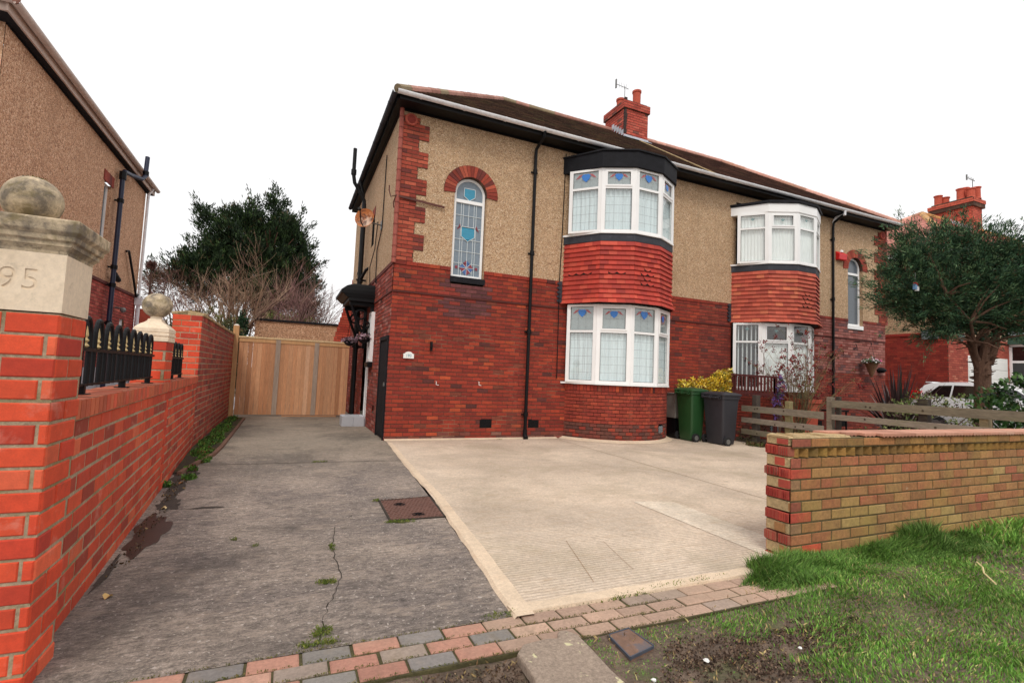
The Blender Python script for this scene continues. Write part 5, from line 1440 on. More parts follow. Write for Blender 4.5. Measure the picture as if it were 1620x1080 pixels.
def tall_wall():
    rng = random.Random(45)
    T = thing('tall_brick_wall', (-1.5, 12, 0), 'tall red brick boundary wall running back to the timber gate', 'brick wall')
    x0 = WX(9.4); A = Vector((x0, 9.4, 0)); B = Vector((-1.375, 15.3, 0)); d = (B-A).normalized(); n = Vector((d.y, -d.x, 0)); L = (B-A).length
    p = lambda u, v, e: A+d*u+n*e+Vector((0, 0, v)); W = .4
    pal = [((164, 66, 50), 5), ((150, 58, 46), 5), ((176, 78, 56), 2), ((128, 52, 44), 2)]
    m = MB(); brickwork(m, p, L, 0, 2.12, .0945, .245, pal, rng=rng, cham=.003, depth=.003, joint=.016)
    brickwork(m, plane_pos((x0-W, 9.4, 0), (1, 0, 0), (0, -1, 0)), W, 0, 2.12, .0945, .245, PAL_NEW, rng=rng, cham=.004, off=1)
    brickwork(m, lambda u, v, e: p(L-u, v, -W-e), L, 0, 2.12, .0945, .245, pal, rng=rng)
    # vertical white lime streak where the wall steps up
    m.build('brickwork', NB, T)
    c = MB(); N = 30
    for k in range(N):
        a, b = L*k/N, L*(k+1)/N; z = 2.19+rng.uniform(-.012, .012)
        c.hexa([p(a, 2.12, .02), p(b, 2.12, .02), p(b, 2.12, -W-.02), p(a, 2.12, -W-.02), p(a, z-.03, .02), p(b, z-.03, .02), p(b, z, -W/2), p(a, z, -W/2)])
        c.hexa([p(a, 2.12, -W/2), p(b, 2.12, -W/2), p(b, 2.12, -W-.02), p(a, 2.12, -W-.02), p(a, z, -W/2), p(b, z, -W/2), p(b, z-.03, -W-.02), p(a, z-.03, -W-.02)])
    c.build('coping', MAT['cream'], T)
tall_wall()

def timber_gate():
    rng = random.Random(46); Y = 15.0
    T = thing('timber_gate', (.15, Y, 0), 'tall pale timber board gate across the end of the driveway', 'gate')
    secs = [(-1.24, -.36), (-.24, .62), (.74, 1.55)]
    def board_top(x): return 2.06-.02*x
    for (a, b) in secs:
        m = MB(); n = 8
        for i in range(n):
            x0, x1 = a+(b-a)*i/n+.002, a+(b-a)*(i+1)/n-.002; y = Y+rng.uniform(-.003, .003)
            col = pick(rng, [((208, 154, 114), 4), ((200, 144, 104), 4), ((214, 166, 130), 3), ((194, 136, 96), 2)])
            m.box(x0, y, .05, x1, y+.02, board_top(x0), 0, col)
        m.build('board_panel', MAT['timber'], T, bevel=.003)
    for (a, b) in ((-.36, -.24), (.62, .74)):
        m = MB(); m.box(a, Y-.02, .05, b, Y+.03, board_top(a)+.0, 0, lin((166, 146, 130))); m.build('stile', MAT['timber'], T, bevel=.004)
    m = MB(); m.box(-1.26, Y-.03, 2.075, 1.58, Y+.06, 2.115, 0, lin((226, 196, 150))); m.box(-1.24, Y-.015, 1.97, 1.55, Y-.001, 2.07, 0, lin((204, 156, 108))); m.build('top_rail', MAT['timber'], T)
    m = MB(); m.box(-.1, Y-.02, .0, 1.3, Y+.02, .035, 0, lin((180, 130, 92))); m.build('threshold', MAT['timber'], T)
    T = None
    m = MB(); m.box(-1.4, 14.96, 0, -1.265, 15.08, 2.38, 0, lin((196, 150, 104))); m.hexa([(-1.4, 14.96, 2.38), (-1.265, 14.96, 2.38), (-1.265, 15.08, 2.38), (-1.4, 15.08, 2.38), (-1.36, 15.0, 2.42), (-1.3, 15.0, 2.42), (-1.3, 15.04, 2.42), (-1.36, 15.04, 2.42)], 0, lin((220, 210, 200)))
    o = m.build('gate_post', MAT['timber'], None, origin=(-1.33, 15.02, 0), bevel=.004); tagm(o, 'square timber gate post standing above the gate against the tall brick wall', 'gate post')
timber_gate()

def outbuilding():
    T = thing('outbuilding', (.3, 20, 0), 'flat-topped brown roughcast outbuilding showing above the timber gate', 'outbuilding')
    m = MB(); m.box(-1.2, 20, 0, 2.4, 24, 2.96); m.build('roughcast_wall', MAT['rc_brown'], T)
    m = MB(); m.box(-1.25, 19.95, 2.96, 2.45, 24, 3.03); m.build('coping', MAT['black_m'], T)
outbuilding()

# ================================================================== FRONT WALL (right)
def front_wall():
    rng = random.Random(51); X0, X1, Y0, Y1 = 3.70, 13.5, 2.78, 3.0
    T = thing('front_garden_wall', (X0, 2.89, 0), 'mossy yellow-brown brick garden wall with dentil course and broken red end, beside the grass', 'garden wall')
    fp = plane_pos((X0, Y0, 0), (1, 0, 0), (0, -1, 0)); L = X1-X0; ch = .0865
    def palf(rg, u, v):
        g = (v < .34-.03*u+.1*math.sin(u*2.1)) and rg.random() < .75
        if u < .12: return PAL_RED if rg.random() < .3 else PAL_MOSS
        if g and u > .2: return PAL_YEL
        if v < .1 and u < 1.3 and rg.random() < .6: return [((190, 84, 56), 1)]
        return PAL_MOSS if rg.random() < .9 else PAL_YEL
    m = MB(); brickwork(m, fp, L, -.06, -.06+9.9*ch+.002, ch, .245, palf, rng=rng, cham=.004, depth=.005, joint=.012, jit=.0025)
    zt = -.06+10*ch-.008
    # dog-tooth course
    zd0, zd1 = zt, zt+.075; n = int(L/.118)
    m.box(X0+.05, Y0+.035, zd0, X1, Y1-.02, zd1+.01, 1)
    for k in range(n):
        x = X0+.07+k*.118; a = rad(38+rng.uniform(-3, 3)); c, s = math.cos(a), math.sin(a); cy = Y0+.052; w = .05
        pts = [(x+(-w)*c-(-w)*s, cy+(-w)*s+(-w)*c), (x+w*c-(-w)*s, cy+w*s+(-w)*c), (x+w*c-w*s, cy+w*s+w*c), (x-w*c-w*s, cy-w*s+w*c)]
        m.prism(pts, zd0+.006, zd1, 0, pick(rng, [((150, 112, 58), 4), ((166, 122, 66), 3), ((128, 98, 56), 3)]))
    ze0, ze1 = zd1+.006, zd1+.084
    brickwork(m, lambda u, v, d: fp(u, v, d+.012), L, ze0, ze1, .078, .225, lambda rg, u, v: PAL_RED if u < .12 else [((150, 112, 62), 4), ((136, 100, 58), 3), ((164, 112, 68), 2)], rng=rng, cham=.004, jit=.003)
    m.box(X0+.02, Y0-.0, ze0, X1, Y1-.0, ze1-.003, 1)
    m.box(X0+.03, Y0+.02, -.06, X1, Y1-.01, zd0, 1)
    brickwork(m, plane_pos((X1, Y1, 0), (-1, 0, 0), (0, 1, 0)), L, -.06, ze1, ch, .245, [((176, 74, 56), 1), ((186, 110, 70), 1)], rng=rng, cham=.003)
    m.build('brickwork', [MAT['brick_moss'], MAT['mortar_moss']], T)
    # broken toothed end
    e = MB(); z = -.06; k = 0
    while z < ze1-.04:
        z1 = min(z+ch, ze1)
        if k % 2 == 0:
            for (a, b) in ((Y0+.004, Y0+.1), (Y0+.112, Y1)):
                if k == 6 or rng.random() < .25: a, b = Y0+.004, Y1
                e.box(X0-.016+rng.uniform(-.008, .006), a, z+.006, X0+.06, b, z1-.006, 0, pick(rng, PAL_RED))
                for j in range(5):  # wire-cut scoring on broken red faces
                    yy = a+(b-a)*(j+rng.random())/5; e.box(X0-.026, yy, z+.012, X0-.014, yy+.007, z1-.012, 0, lin((156, 52, 44)))
        else:
            e.box(X0-.012, Y0+.01, z+.003, X0+.05, Y1-.008, z1-.003, 1, (1, 1, 1))
            e.box(X0-.02+rng.uniform(-.01, .01), Y0+rng.uniform(.0, .05), z+.01, X0+.05, Y0+rng.uniform(.08, .15), z1-.012, 0, pick(rng, PAL_MOSS if rng.random() < .6 else PAL_RED))
        z = z1; k += 1
    e.build('broken_end', [MAT['brick_new'], MAT['cream']], T, bevel=.004)
    c = MB(); n = 14; xs = X0
    for k in range(n):
        a, b = X0-.02+.055*k, X0-.02+.055*(k+1); c.hexa([(a, Y0+.0, ze1-.002), (b, Y0, ze1-.002), (b, Y1-.01, ze1-.002), (a, Y1-.01, ze1-.002)]+[(x, y, ze1+rng.uniform(.01, .024)) for x, y in ((a, Y0+.012), (b, Y0+.012), (b, Y1-.02), (a, Y1-.02))])
    c.build('mortar_bed', MAT['cream'], T)
    t = MB(); x = X0+.62; k = 0
    while x < X1:
        w = .165; z = ze1+.008+rng.uniform(-.001, .003); y0 = Y0-.045+rng.uniform(-.004, .004)
        if k < 3: y0 = Y0-.045+(.16-.055*k)
        col = pick(rng, [((200, 146, 122), 5), ((190, 134, 110), 4), ((204, 158, 134), 2)])
        t.box(x+.001, y0+.004, z, x+w-.001, Y1+.03, z+.022, 0, col)
        for j in range(3):
            xc = x+w*(j+.5)/3; t.lathe((xc, y0+.006, z+.004), [(w/6-.013, 0), (w/6-.013, .03)], 12, 0, col, axis='y')
        x += w; k += 1
    t.build('clay_coping', MAT['tile_bay'], T)
front_wall()

# ================================================================== RANCH FENCE
def ranch_fence():
    rng = random.Random(52); X = 10.02
    T = thing('ranch_fence', (X, 8.4, 0), 'weathered grey post and rail fence between the two front gardens', 'fence')
    posts = [(8.42, 1.15, .13, (72, 62, 56)), (7.58, 1.06, .12, (132, 120, 84)), (6.66, 1.2, .11, (128, 116, 100)), (6.5, 1.22, .08, (58, 48, 42)), (5.02, 1.26, .14, (52, 42, 36)), (4.2, 1.12, .12, (140, 126, 96)), (3.3, 1.12, .12, (110, 98, 80))]
    for (y, h, w, c) in posts:
        m = MB(); m.box(X-w/2, y-w/2, 0, X+w/2, y+w/2, h, 0, lin(c)); m.build('post', MAT['timber_grey'], T, bevel=.012)
    P = [(8.75, 6.75, .82, .15), (8.75, 6.75, .55, .13), (8.75, 6.75, .28, .13), (6.58, 3.15, 1.07, .155), (6.58, 3.15, .81, .12), (6.58, 3.15, .5, .13)]
    for (a, b, z, h) in P:
        m = MB(); n = 10
        for i in range(n):
            y0, y1 = a+(b-a)*i/n, a+(b-a)*(i+1)/n; d0, d1 = rng.uniform(-.004, .004), rng.uniform(-.004, .004)
        m.hexa([(X-.1, b, z-h/2), (X-.065, b, z-h/2), (X-.065, a, z-h/2+.01), (X-.1, a, z-h/2+.01), (X-.1, b, z+h/2), (X-.065, b, z+h/2), (X-.065, a, z+h/2-.005), (X-.1, a, z+h/2-.005)], 0, lin(rng.choice(((140, 128, 114), (130, 119, 104), (122, 112, 94)))))
        for k in range(3):
            y = rng.uniform(b+.3, a-.3); m.lathe((X-.105, y, z+rng.uniform(-.03, .03)), [(.02, 0), (.02, .006)], 8, 0, lin((70, 56, 44)), axis='x')
        m.build('rail', MAT['timber_grey'], T, bevel=.008)
ranch_fence()
def trellis():
    rng = random.Random(53)
    T = thing('slatted_trellis', (10.1, 8.75, 0), 'small dark red slatted trellis panel beside the yellow shrub and bins', 'trellis')
    m = MB()
    m.beam((10.02, 9.15, 1.62), (10.3, 8.1, 1.58), .05, .05, col=(1, 1, 1)); m.beam((10.02, 9.15, 1.2), (10.3, 8.1, 1.16), .04, .05)
    m.build('rail', M('dark_red_stain', lin((84, 34, 34)), .8, ((5, .2), (30, .2)), (40, .4, .006)), T)
    for k in range(14):
        t = (k+.5)/14; m = MB(); p = Vector((10.02, 9.15, 1.38)).lerp(Vector((10.3, 8.1, 1.34)), t); m.box(p.x-.02, p.y-.022, 1.1, p.x-.0, p.y+.022, 1.58, 0); m.build('slat', MAT_RED, T)
    for y in (9.1, 8.14):
        m = MB(); m.box(10.05 if y > 9 else 10.27, y-.03, 0, 10.1 if y > 9 else 10.33, y+.03, 1.6); m.build('post', MAT_RED, T)
MAT_RED = M('dark_red_wood', lin((92, 38, 36)), .8, ((5, .2), (30, .2)), (40, .4, .006))
trellis()

# ================================================================== GROUND
def sheet(name, pts, z, mat, kind='structure', parent=None):
    m = MB(); m.add([(x, y, z) for x, y in pts], [tuple(range(len(pts)))])
    o = m.build(name, mat, parent)
    if kind and parent is None: o['kind'] = kind
    return o
def mudmask(x, y):
    blobs = [(2.15, 2.03, .26, .12), (2.5, 1.92, .34, .15), (2.7, 2.08, .22, .07), (1.95, 1.84, .22, .13), (2.2, 1.7, .26, .15), (1.5, 1.6, .1, .3), (.9, 2.15, .35, .2), (.3, 2.1, .9, .22), (1.05, 1.8, .18, .5)]
    v = np.zeros_like(x)
    for (cx, cy, rx, ry) in blobs: v = np.maximum(v, np.exp(-(((x-cx)/rx)**2+((y-cy)/ry)**2)*.9))
    return v
_g = np.random.default_rng(3); WAVES = [(_g.uniform(0, 6.28), _g.uniform(1.5, 11), _g.uniform(0, 6.28)) for _ in range(14)]
def vergez(x, y):
    """height of the verge: gentle lumps, churned ridges where it is muddy"""
    z = 0*x
    for a, fr, ph in WAVES: z = z+.0085/(1+fr*.25)*np.sin((x*math.cos(a)+y*math.sin(a))*fr+ph)
    m = mudmask(x, y)
    z = -.014+z*(.45+.55*(y < 2.0))-.014*m-.02*m*np.abs(np.sin((y*.8+x*.35)*26))
    return np.minimum(z, np.where((y > 2.2)&(x < 3.6), -.006, 1))
def bumpy(name, x0, x1, y0, y1, mat, step):
    nx, ny = int((x1-x0)/step)+1, int((y1-y0)/step)+1
    XX, YY = np.meshgrid(np.linspace(x0, x1, nx), np.linspace(y0, y1, ny)); Z = vergez(XX, YY)
    V = np.stack([XX, YY, Z], -1).reshape(-1, 3)
    i = np.arange(ny-1)[:, None]*nx+np.arange(nx-1)[None, :]
    F = np.stack([i, i+1, i+nx+1, i+nx], -1).reshape(-1, 4)
    o = link_mesh(name, V, F.tolist(), mat, smooth='all'); o['kind'] = 'structure'; return o

sheet('ground', [(-400, -400), (400, -400), (400, 400), (-400, 400)], -.14, MAT['soil'])
sheet('garden_soil', [(10.1, 3.02), (22, 3.02), (22, 10.2), (10.1, 10.2)], .0, MAT['soil'])
sheet('neighbour_drive', [(-14, -1), (-1.0, -1), (-1.0, 2.6), (-1.5, 24), (-14, 24)], -.01, MAT['plinth'])
sheet('rear_path', [(-1.45, 14.9), (2, 14.9), (2, 40), (-1.45, 40)], -.006, MAT['drive_back'])
bl_ = [(-1.6, 2.66), (1.26, 2.66), (1.36, 3.75), (1.46, 4.9), (1.58, 6.6), (1.68, 8.1), (1.8, 9.94), (1.8, 15.2), (-1.6, 15.2)]
sheet('driveway', bl_, 0.0, MAT['drive'])
sheet('driveway_slab', [(-1.0, 7.86), (1.67, 7.76), (1.79, 9.6), (1.79, 15.1), (-1.0, 15.1)], .004, MAT['drive'])
sheet('forecourt', [(1.3, 2.66), (5.28, 2.66), (5.5, 10.0), (1.8, 10.0), (1.7, 8.1), (1.6, 6.6), (1.48, 4.9), (1.38, 3.75)], .010, MAT['forecourt'])
sheet('forecourt_slab', [(5.29, 2.66), (10.1, 2.66), (10.1, 10.2), (5.51, 10.2)], .008, MAT['forecourt'])
sheet('forecourt_patch', [(3.58, 2.9), (4.02, 2.9), (4.08, 4.52), (3.62, 4.66)], .014, MAT['patch'])
def edge_strip():
    rng = random.Random(60); m = MB()
    L = [(1.24, 2.62), (1.36, 3.75), (1.45, 4.7), (1.53, 5.45), (1.58, 6.6), (1.67, 8.1), (1.78, 9.6)]
    pts = []
    for a, b in zip(L, L[1:]):
        for k in range(8):
            t = k/8; pts.append((a[0]+(b[0]-a[0])*t, a[1]+(b[1]-a[1])*t))
    pts.append(L[-1]); wd = [.13-.045*i/len(pts)+rng.uniform(-.004, .004) for i in range(len(pts))]
    for i in range(len(pts)-1):
        (x0, y0), (x1, y1) = pts[i], pts[i+1]; j0, j1 = (.005*math.sin(i*1.7)), (.005*math.sin((i+1)*1.7))
        m.quad((x0+j0, y0, .001), (x0+j0+.02, y0, .019), (x1+j1+.02, y1, .019), (x1+j1, y1, .001))
        m.quad((x0+j0+.02, y0, .019), (x0+wd[i], y0, .0175), (x1+wd[i+1], y1, .0175), (x1+j1+.02, y1, .019))
        m.quad((x0+wd[i], y0, .0175), (x0+wd[i]+.004, y0, .009), (x1+wd[i+1]+.004, y1, .009), (x1+wd[i+1], y1, .0175))
    x = 1.3
    n = 40
    for i in range(n):
        xa, xb = 1.26+(3.75-1.26)*i/n, 1.26+(3.75-1.26)*(i+1)/n; wa, wb = .1+.008*math.sin(i*1.1), .1+.008*math.sin((i+1)*1.1)
        m.quad((xa, 2.66, .019), (xb, 2.66, .019), (xb, 2.66+wb, .0185), (xa, 2.66+wa, .0185)); m.quad((xa, 2.66+wa, .0185), (xb, 2.66+wb, .0185), (xb, 2.66+wb+.01, .009), (xa, 2.66+wa+.01, .009))
        m.quad((xa, 2.655, -.01), (xb, 2.655, -.01), (xb, 2.66, .019), (xa, 2.66, .019))
    o = m.build('forecourt_edge', MAT['fc_edge']); o['kind'] = 'structure'
    # joint line between slabs and fillet round bay
    m = MB(); m.add([(5.28, 2.7, .0145), (5.294, 2.7, .0145), (5.514, 9.9, .0145), (5.5, 9.9, .0145)], [(0, 1, 2, 3)], 0, lin((140, 116, 92)))
    for (a, b, w) in (((1.95, 2.9), (2.2, 3.7), .004), ((2.35, 3.0), (2.5, 3.6), .003)):
        m.add([(a[0], a[1], .0145), (a[0]+w, a[1], .0145), (b[0]+w, b[1], .0145), (b[0], b[1], .0145)], [(0, 1, 2, 3)], 0, lin((158, 130, 102)))
    o = m.build('slab_joint', M('joint', None, 1, ((9, .3),), None)); o['kind'] = 'structure'
    m = MB(); th = math.asin(1.42/1.536)
    arc = []
    cc = 1.5; hgt = 1.05; Rb = (cc*cc+hgt*hgt)/(2*hgt); yc = 8.93+Rb; th = math.asin(cc/Rb)
    for i in range(31):
        t = -th+2*th*i/30; arc.append((7.18+Rb*math.sin(t), yc-Rb*math.cos(t), 7.18+(Rb+.06)*math.sin(t), yc-(Rb+.06+.05*math.sin(math.pi*i/30))*math.cos(t)))
    for a, b in zip(arc, arc[1:]): m.quad((a[0], a[1]+.1, .06), (b[0], b[1]+.1, .06), (b[2], b[3], .012), (a[2], a[3], .012))
    for k in range(20): m.quad((XL+k*.19, YF-.005, .04), (XL+(k+1)*.19, YF-.005, .04), (XL+(k+1)*.19, YF-.09-.01*math.sin(k*2), .012), (XL+k*.19, YF-.09-.01*math.sin((k-1)*2+2), .012))
    o = m.build('concrete_fillet', MAT['fc_edge']); o['kind'] = 'structure'
edge_strip()

def paving():
    rng = random.Random(61); m = MB(); m.box(-1.0, 2.325, -.05, 3.6, 2.658, -.004, 1)
    for r_ in range(3):
        y0 = 2.33+r_*.11; x = -.98+(.115 if r_ % 2 else 0)-.03
        k = r_
        while x < 3.5:
            red = (k % 2 == 0)
            if x > 1.0: pal = [((178, 148, 128), 4), ((168, 140, 122), 3), ((160, 140, 126), 2)]
            else: pal = [((172, 126, 108), 3), ((162, 116, 100), 2), ((176, 136, 118), 1)] if red else [((134, 128, 122), 3), ((126, 120, 116), 2), ((150, 134, 122), 1)]
            j = lambda: rng.uniform(-.003, .003); z = .004+rng.uniform(-.002, .003); c = .007; tl = rng.uniform(-.002, .002)
            x0, x1, ya, yb = x+.005+j(), x+.223+j(), y0+.005+j(), y0+.106+j()
            vs = [(x0, ya, -.03), (x1, ya, -.03), (x1, yb, -.03), (x0, yb, -.03), (x0, ya, z-c*.7), (x1, ya, z-c*.7+tl), (x1, yb, z-c*.7+tl), (x0, yb, z-c*.7),
                  (x0+c, ya+c, z), (x1-c, ya+c, z+tl), (x1-c, yb-c, z+tl), (x0+c, yb-c, z)]
            m.add(vs, [(8, 9, 10, 11), (4, 5, 9, 8), (5, 6, 10, 9), (6, 7, 11, 10), (7, 4, 8, 11), (0, 1, 5, 4), (1, 2, 6, 5), (2, 3, 7, 6), (3, 0, 4, 7)], 0, pick(rng, pal))
            x += .23; k += 1
    o = m.build('block_paving', [MAT['block'], MAT['joint']]); o['kind'] = 'structure'
paving()
bumpy('verge', -.6, 6, .4, 2.33, MAT['mud'], .03)
bumpy('verge', 6, 14, -2, 2.33, MAT['mud'], .08)
bumpy('verge', -6, 6, -4, .4, MAT['mud'], .1)
bumpy('verge', 3.6, 14, 2.33, 2.8, MAT['mud'], .06)

def loose_things():
    rng = random.Random(63)
    # manhole
    A, B, C_, D = (.93, 4.67), (1.44, 4.66), (1.5, 5.45), (.95, 5.39)
    T = thing('manhole_cover', (1.2, 5.05, 0), 'rusty red-brown chequered manhole cover set in the dark driveway', 'manhole cover')
    m = MB(); m.prism([A, B, C_, D], -.01, .008, 0); m.build('plate', MAT['iron_rust'], T)
    m = MB()
    for i in range(13):
        for j in range(15):
            u, v = (i+.5+(j % 2)*.5)/13.5, (j+.5)/15; x = A[0]+(B[0]-A[0])*u+.03*v; y = A[1]+(C_[1]-A[1])*v; a = .6 if (i+j) % 2 else -.6
            dx, dy = .012*math.cos(a), .012*math.sin(a); m.beam((x-dx, y-dy, .0105), (x+dx, y+dy, .0105), .006, .006)
    m.build('tread_pattern', MAT['iron_rust'], T)
    m = MB()
    for (x, y) in ((1.12, 5.2), (1.22, 4.8)): m.lathe((x, y, .008), [(.06, 0), (.06, .002)], 16); m.beam((x-.03, y, .014), (x+.03, y, .014), .012, .008)
    m.build('lifting_eye', MAT['black'], T)
    m = MB()
    for a, b in ((A, B), (B, C_), (C_, D), (D, A)): m.beam((a[0], a[1], .004), (b[0], b[1], .004), .018, .014, e0=.01, e1=.01)
    m.build('frame', M('cover_frame', lin((52, 44, 36)), .9, ((8, .3),)), T)
    # stone slab
    P = [(1.1, 2.27), (1.16, 2.335), (1.3, 2.345), (1.355, 2.33), (1.39, 2.39), (1.44, 2.39), (1.475, 2.32), (1.47, 2.2), (1.455, 2.0), (1.46, 1.7), (1.4, 1.4), (1.02, 1.38), (1.05, 1.8), (1.09, 2.1)]
    m = MB(); m.prism(P, -.03, .028)
    o = m.build('stone_slab', MAT['slabstone'], None, origin=(1.25, 1.9, 0), bevel=.012); tagm(o, 'rough grey stone slab spotted with pale lichen, lying by the paving', 'stone slab')
    # meter cover
    T = thing('meter_cover', (1.7, 2.2, 0), 'small muddy square water meter cover half sunk in the grass', 'meter cover')
    Q = [(1.62, 2.07), (1.8, 2.12), (1.79, 2.31), (1.64, 2.29)]
    m = MB(); m.prism(Q, -.02, .012); m.build('lid', M('muddy_plastic', lin((120, 92, 76)), .8, ((6, .2), (40, .2)), (60, .3, .004), stains=((9, .52, .6, lin((90, 92, 100)), .7),)), T)
    m = MB()
    for a, b in zip(Q, Q[1:]+Q[:1]): m.beam((*a, .01), (*b, .006), .007, .014, e0=.002, e1=.002)
    m.build('frame', M('blue_grey_plastic', lin((70, 76, 88)), .5, ((6, .15),), None), T)
    # litter, straw and stick
    for i, (x, y, s, lab) in enumerate(((1.98, 1.94, .014, 'white scrap of litter on the bare mud beside the meter cover'), (2.55, 1.86, .01, 'small white stone on the mud patch, right of the other scraps'), (1.62, 1.9, .012, 'tiny white pebble in the mud below the meter cover'))):
        m = MB(); m.sphere((x, y, .0), s, 8, 6, jit=.5, sz=.5, rng=rng); o = m.build('litter', MAT['white_paint'], None, origin=(x, y, 0)); tagm(o, lab, 'litter')
    m = MB(); m.tube([(4.62, 1.9, .05), (4.75, 2.02, .065), (4.92, 2.1, .06), (4.98, 2.16, .07)], .006, 6); o = m.build('dry_stalk', M('straw', lin((222, 204, 150)), .8), None, origin=(4.8, 2.0, 0)); tagm(o, 'pale dry stalk lying on the grass', 'stalk')
    for i, (x, y, lab) in enumerate(((-.86, 3.62, 'fallen yellow leaf at the foot of the low wall, nearest the pier'), (-.97, 5.6, 'curled cream leaf at the wall foot beside the damp stain'), (-1.02, 6.7, 'brown fallen leaf by the wall foot near the weeds'))):
        m = MB(); a = rng.uniform(0, 6); r_ = .022
        pts = [(x+r_*math.cos(a+t)*(1+.25*math.cos(3*t)), y+r_*1.2*math.sin(a+t), .012+.012*math.sin(2*t)) for t in np.linspace(0, 6.28, 11)[:-1]]
        m.add(pts+[(x, y, .006)], [(i_, (i_+1) % 10, 10) for i_ in range(10)], 0, lin(((206, 170, 110), (220, 200, 150), (150, 104, 66))[i])); o = m.build('fallen_leaf', MAT['leafcol'], None, origin=(x, y, 0)); tagm(o, lab, 'leaf')
    # damp patch by wall
    for bi, (bx_, by_, rx_, ry_) in enumerate(((-1.02, 6.3, .07, .6), (-1.08, 7.25, .13, .4), (-.975, 4.05, .02, .3), (-.62, 5.55, .13, .035), (-.95, 5.75, .09, .2))):
        pp = []
        for t in np.linspace(0, 6.283, 44)[:-1]:
            r_ = 1+.2*math.sin(3*t+bi)+.16*math.sin(8*t+bi*2)+.1*math.sin(15*t); pp.append((bx_+rx_*r_*math.cos(t)-.04*ry_*math.sin(t), by_+ry_*r_*math.sin(t), .0035+.0002*bi))
        mm = MB(); mm.add(pp, [tuple(range(len(pp)))]); oo = mm.build('damp_patch', M('wall_foot_dirt', lin((62, 54, 46)), .8, ((6, .3), (40, .4)), (40, .6, .01))); oo['kind'] = 'structure'
    m = MB(); pts = []
    for t in np.linspace(0, 6.283, 60)[:-1]:
        r_ = 1+.16*math.sin(3*t+1)+.12*math.sin(7*t)+.06*math.sin(13*t+2); pts.append((-.93+.115*r_*math.cos(t)-.03*math.sin(t), 4.88+.52*r_*math.sin(t), .004))
    m.add(pts, [tuple(range(len(pts)))]); o = m.build('damp_patch', M('damp_concrete', lin((46, 38, 30)), .35, ((6, .25), (40, .2)), (40, .3, .006))); o['kind'] = 'structure'
    # crack ribbons and edging on the drive
    m = MB(); rngc = random.Random(3)
    def crack(P, w=.0025):
        pts = []
        for a, b in zip(P, P[1:]):
            for k in range(8): t = k/8; pts.append((a[0]+(b[0]-a[0])*t+rngc.uniform(-.012, .012), a[1]+(b[1]-a[1])*t))
        for a, b in zip(pts, pts[1:]): ww = w*rngc.uniform(.4, 1.3); m.quad((a[0]-ww, a[1], .0045), (a[0]+ww, a[1], .0045), (b[0]+ww, b[1], .0045), (b[0]-ww, b[1], .0045))
    crack([(.22, 2.68), (.29, 3.1), (.4, 3.5), (.39, 4.1), (.45, 4.7)]); crack([(.45, 4.7), (.75, 5.1), (.93, 5.2)], .002); crack([(-.9, 7.85), (-.3, 7.8), (.6, 7.86), (1.6, 7.74)], .006)
    o = m.build('driveway_crack', M('crack', lin((44, 38, 30)), 1, ((9, .3),), None)); o['kind'] = 'structure'
    m = MB(); E_ = [(-1.12, 7.2), (-1.06, 7.75), (-.93, 8.6), (-.91, 9.4), (-.92, 11.5), (-.94, 14.2)]
    for a, b in zip(E_, E_[1:]): m.beam((*a, .02), (*b, .02), .05, .05, e0=.01, e1=.01)
    o = m.build('path_edging', M('edging', lin((120, 88, 72)), .95, ((5, .2), (30, .3)), (40, .6, .01))); o['kind'] = 'structure'
    sheet('verge_strip', [(-1.3, 7.3), (-1.1, 7.3), (-.95, 8.6), (-.94, 14.6), (-1.37, 14.6), (-1.33, 9.5)], .013, M('dark_moss_soil', lin((62, 54, 36)), 1, ((4, .3), (30, .4)), (40, .8, .02), stains=((3, .5, .6, lin((88, 96, 36)), .7),)))
loose_things()

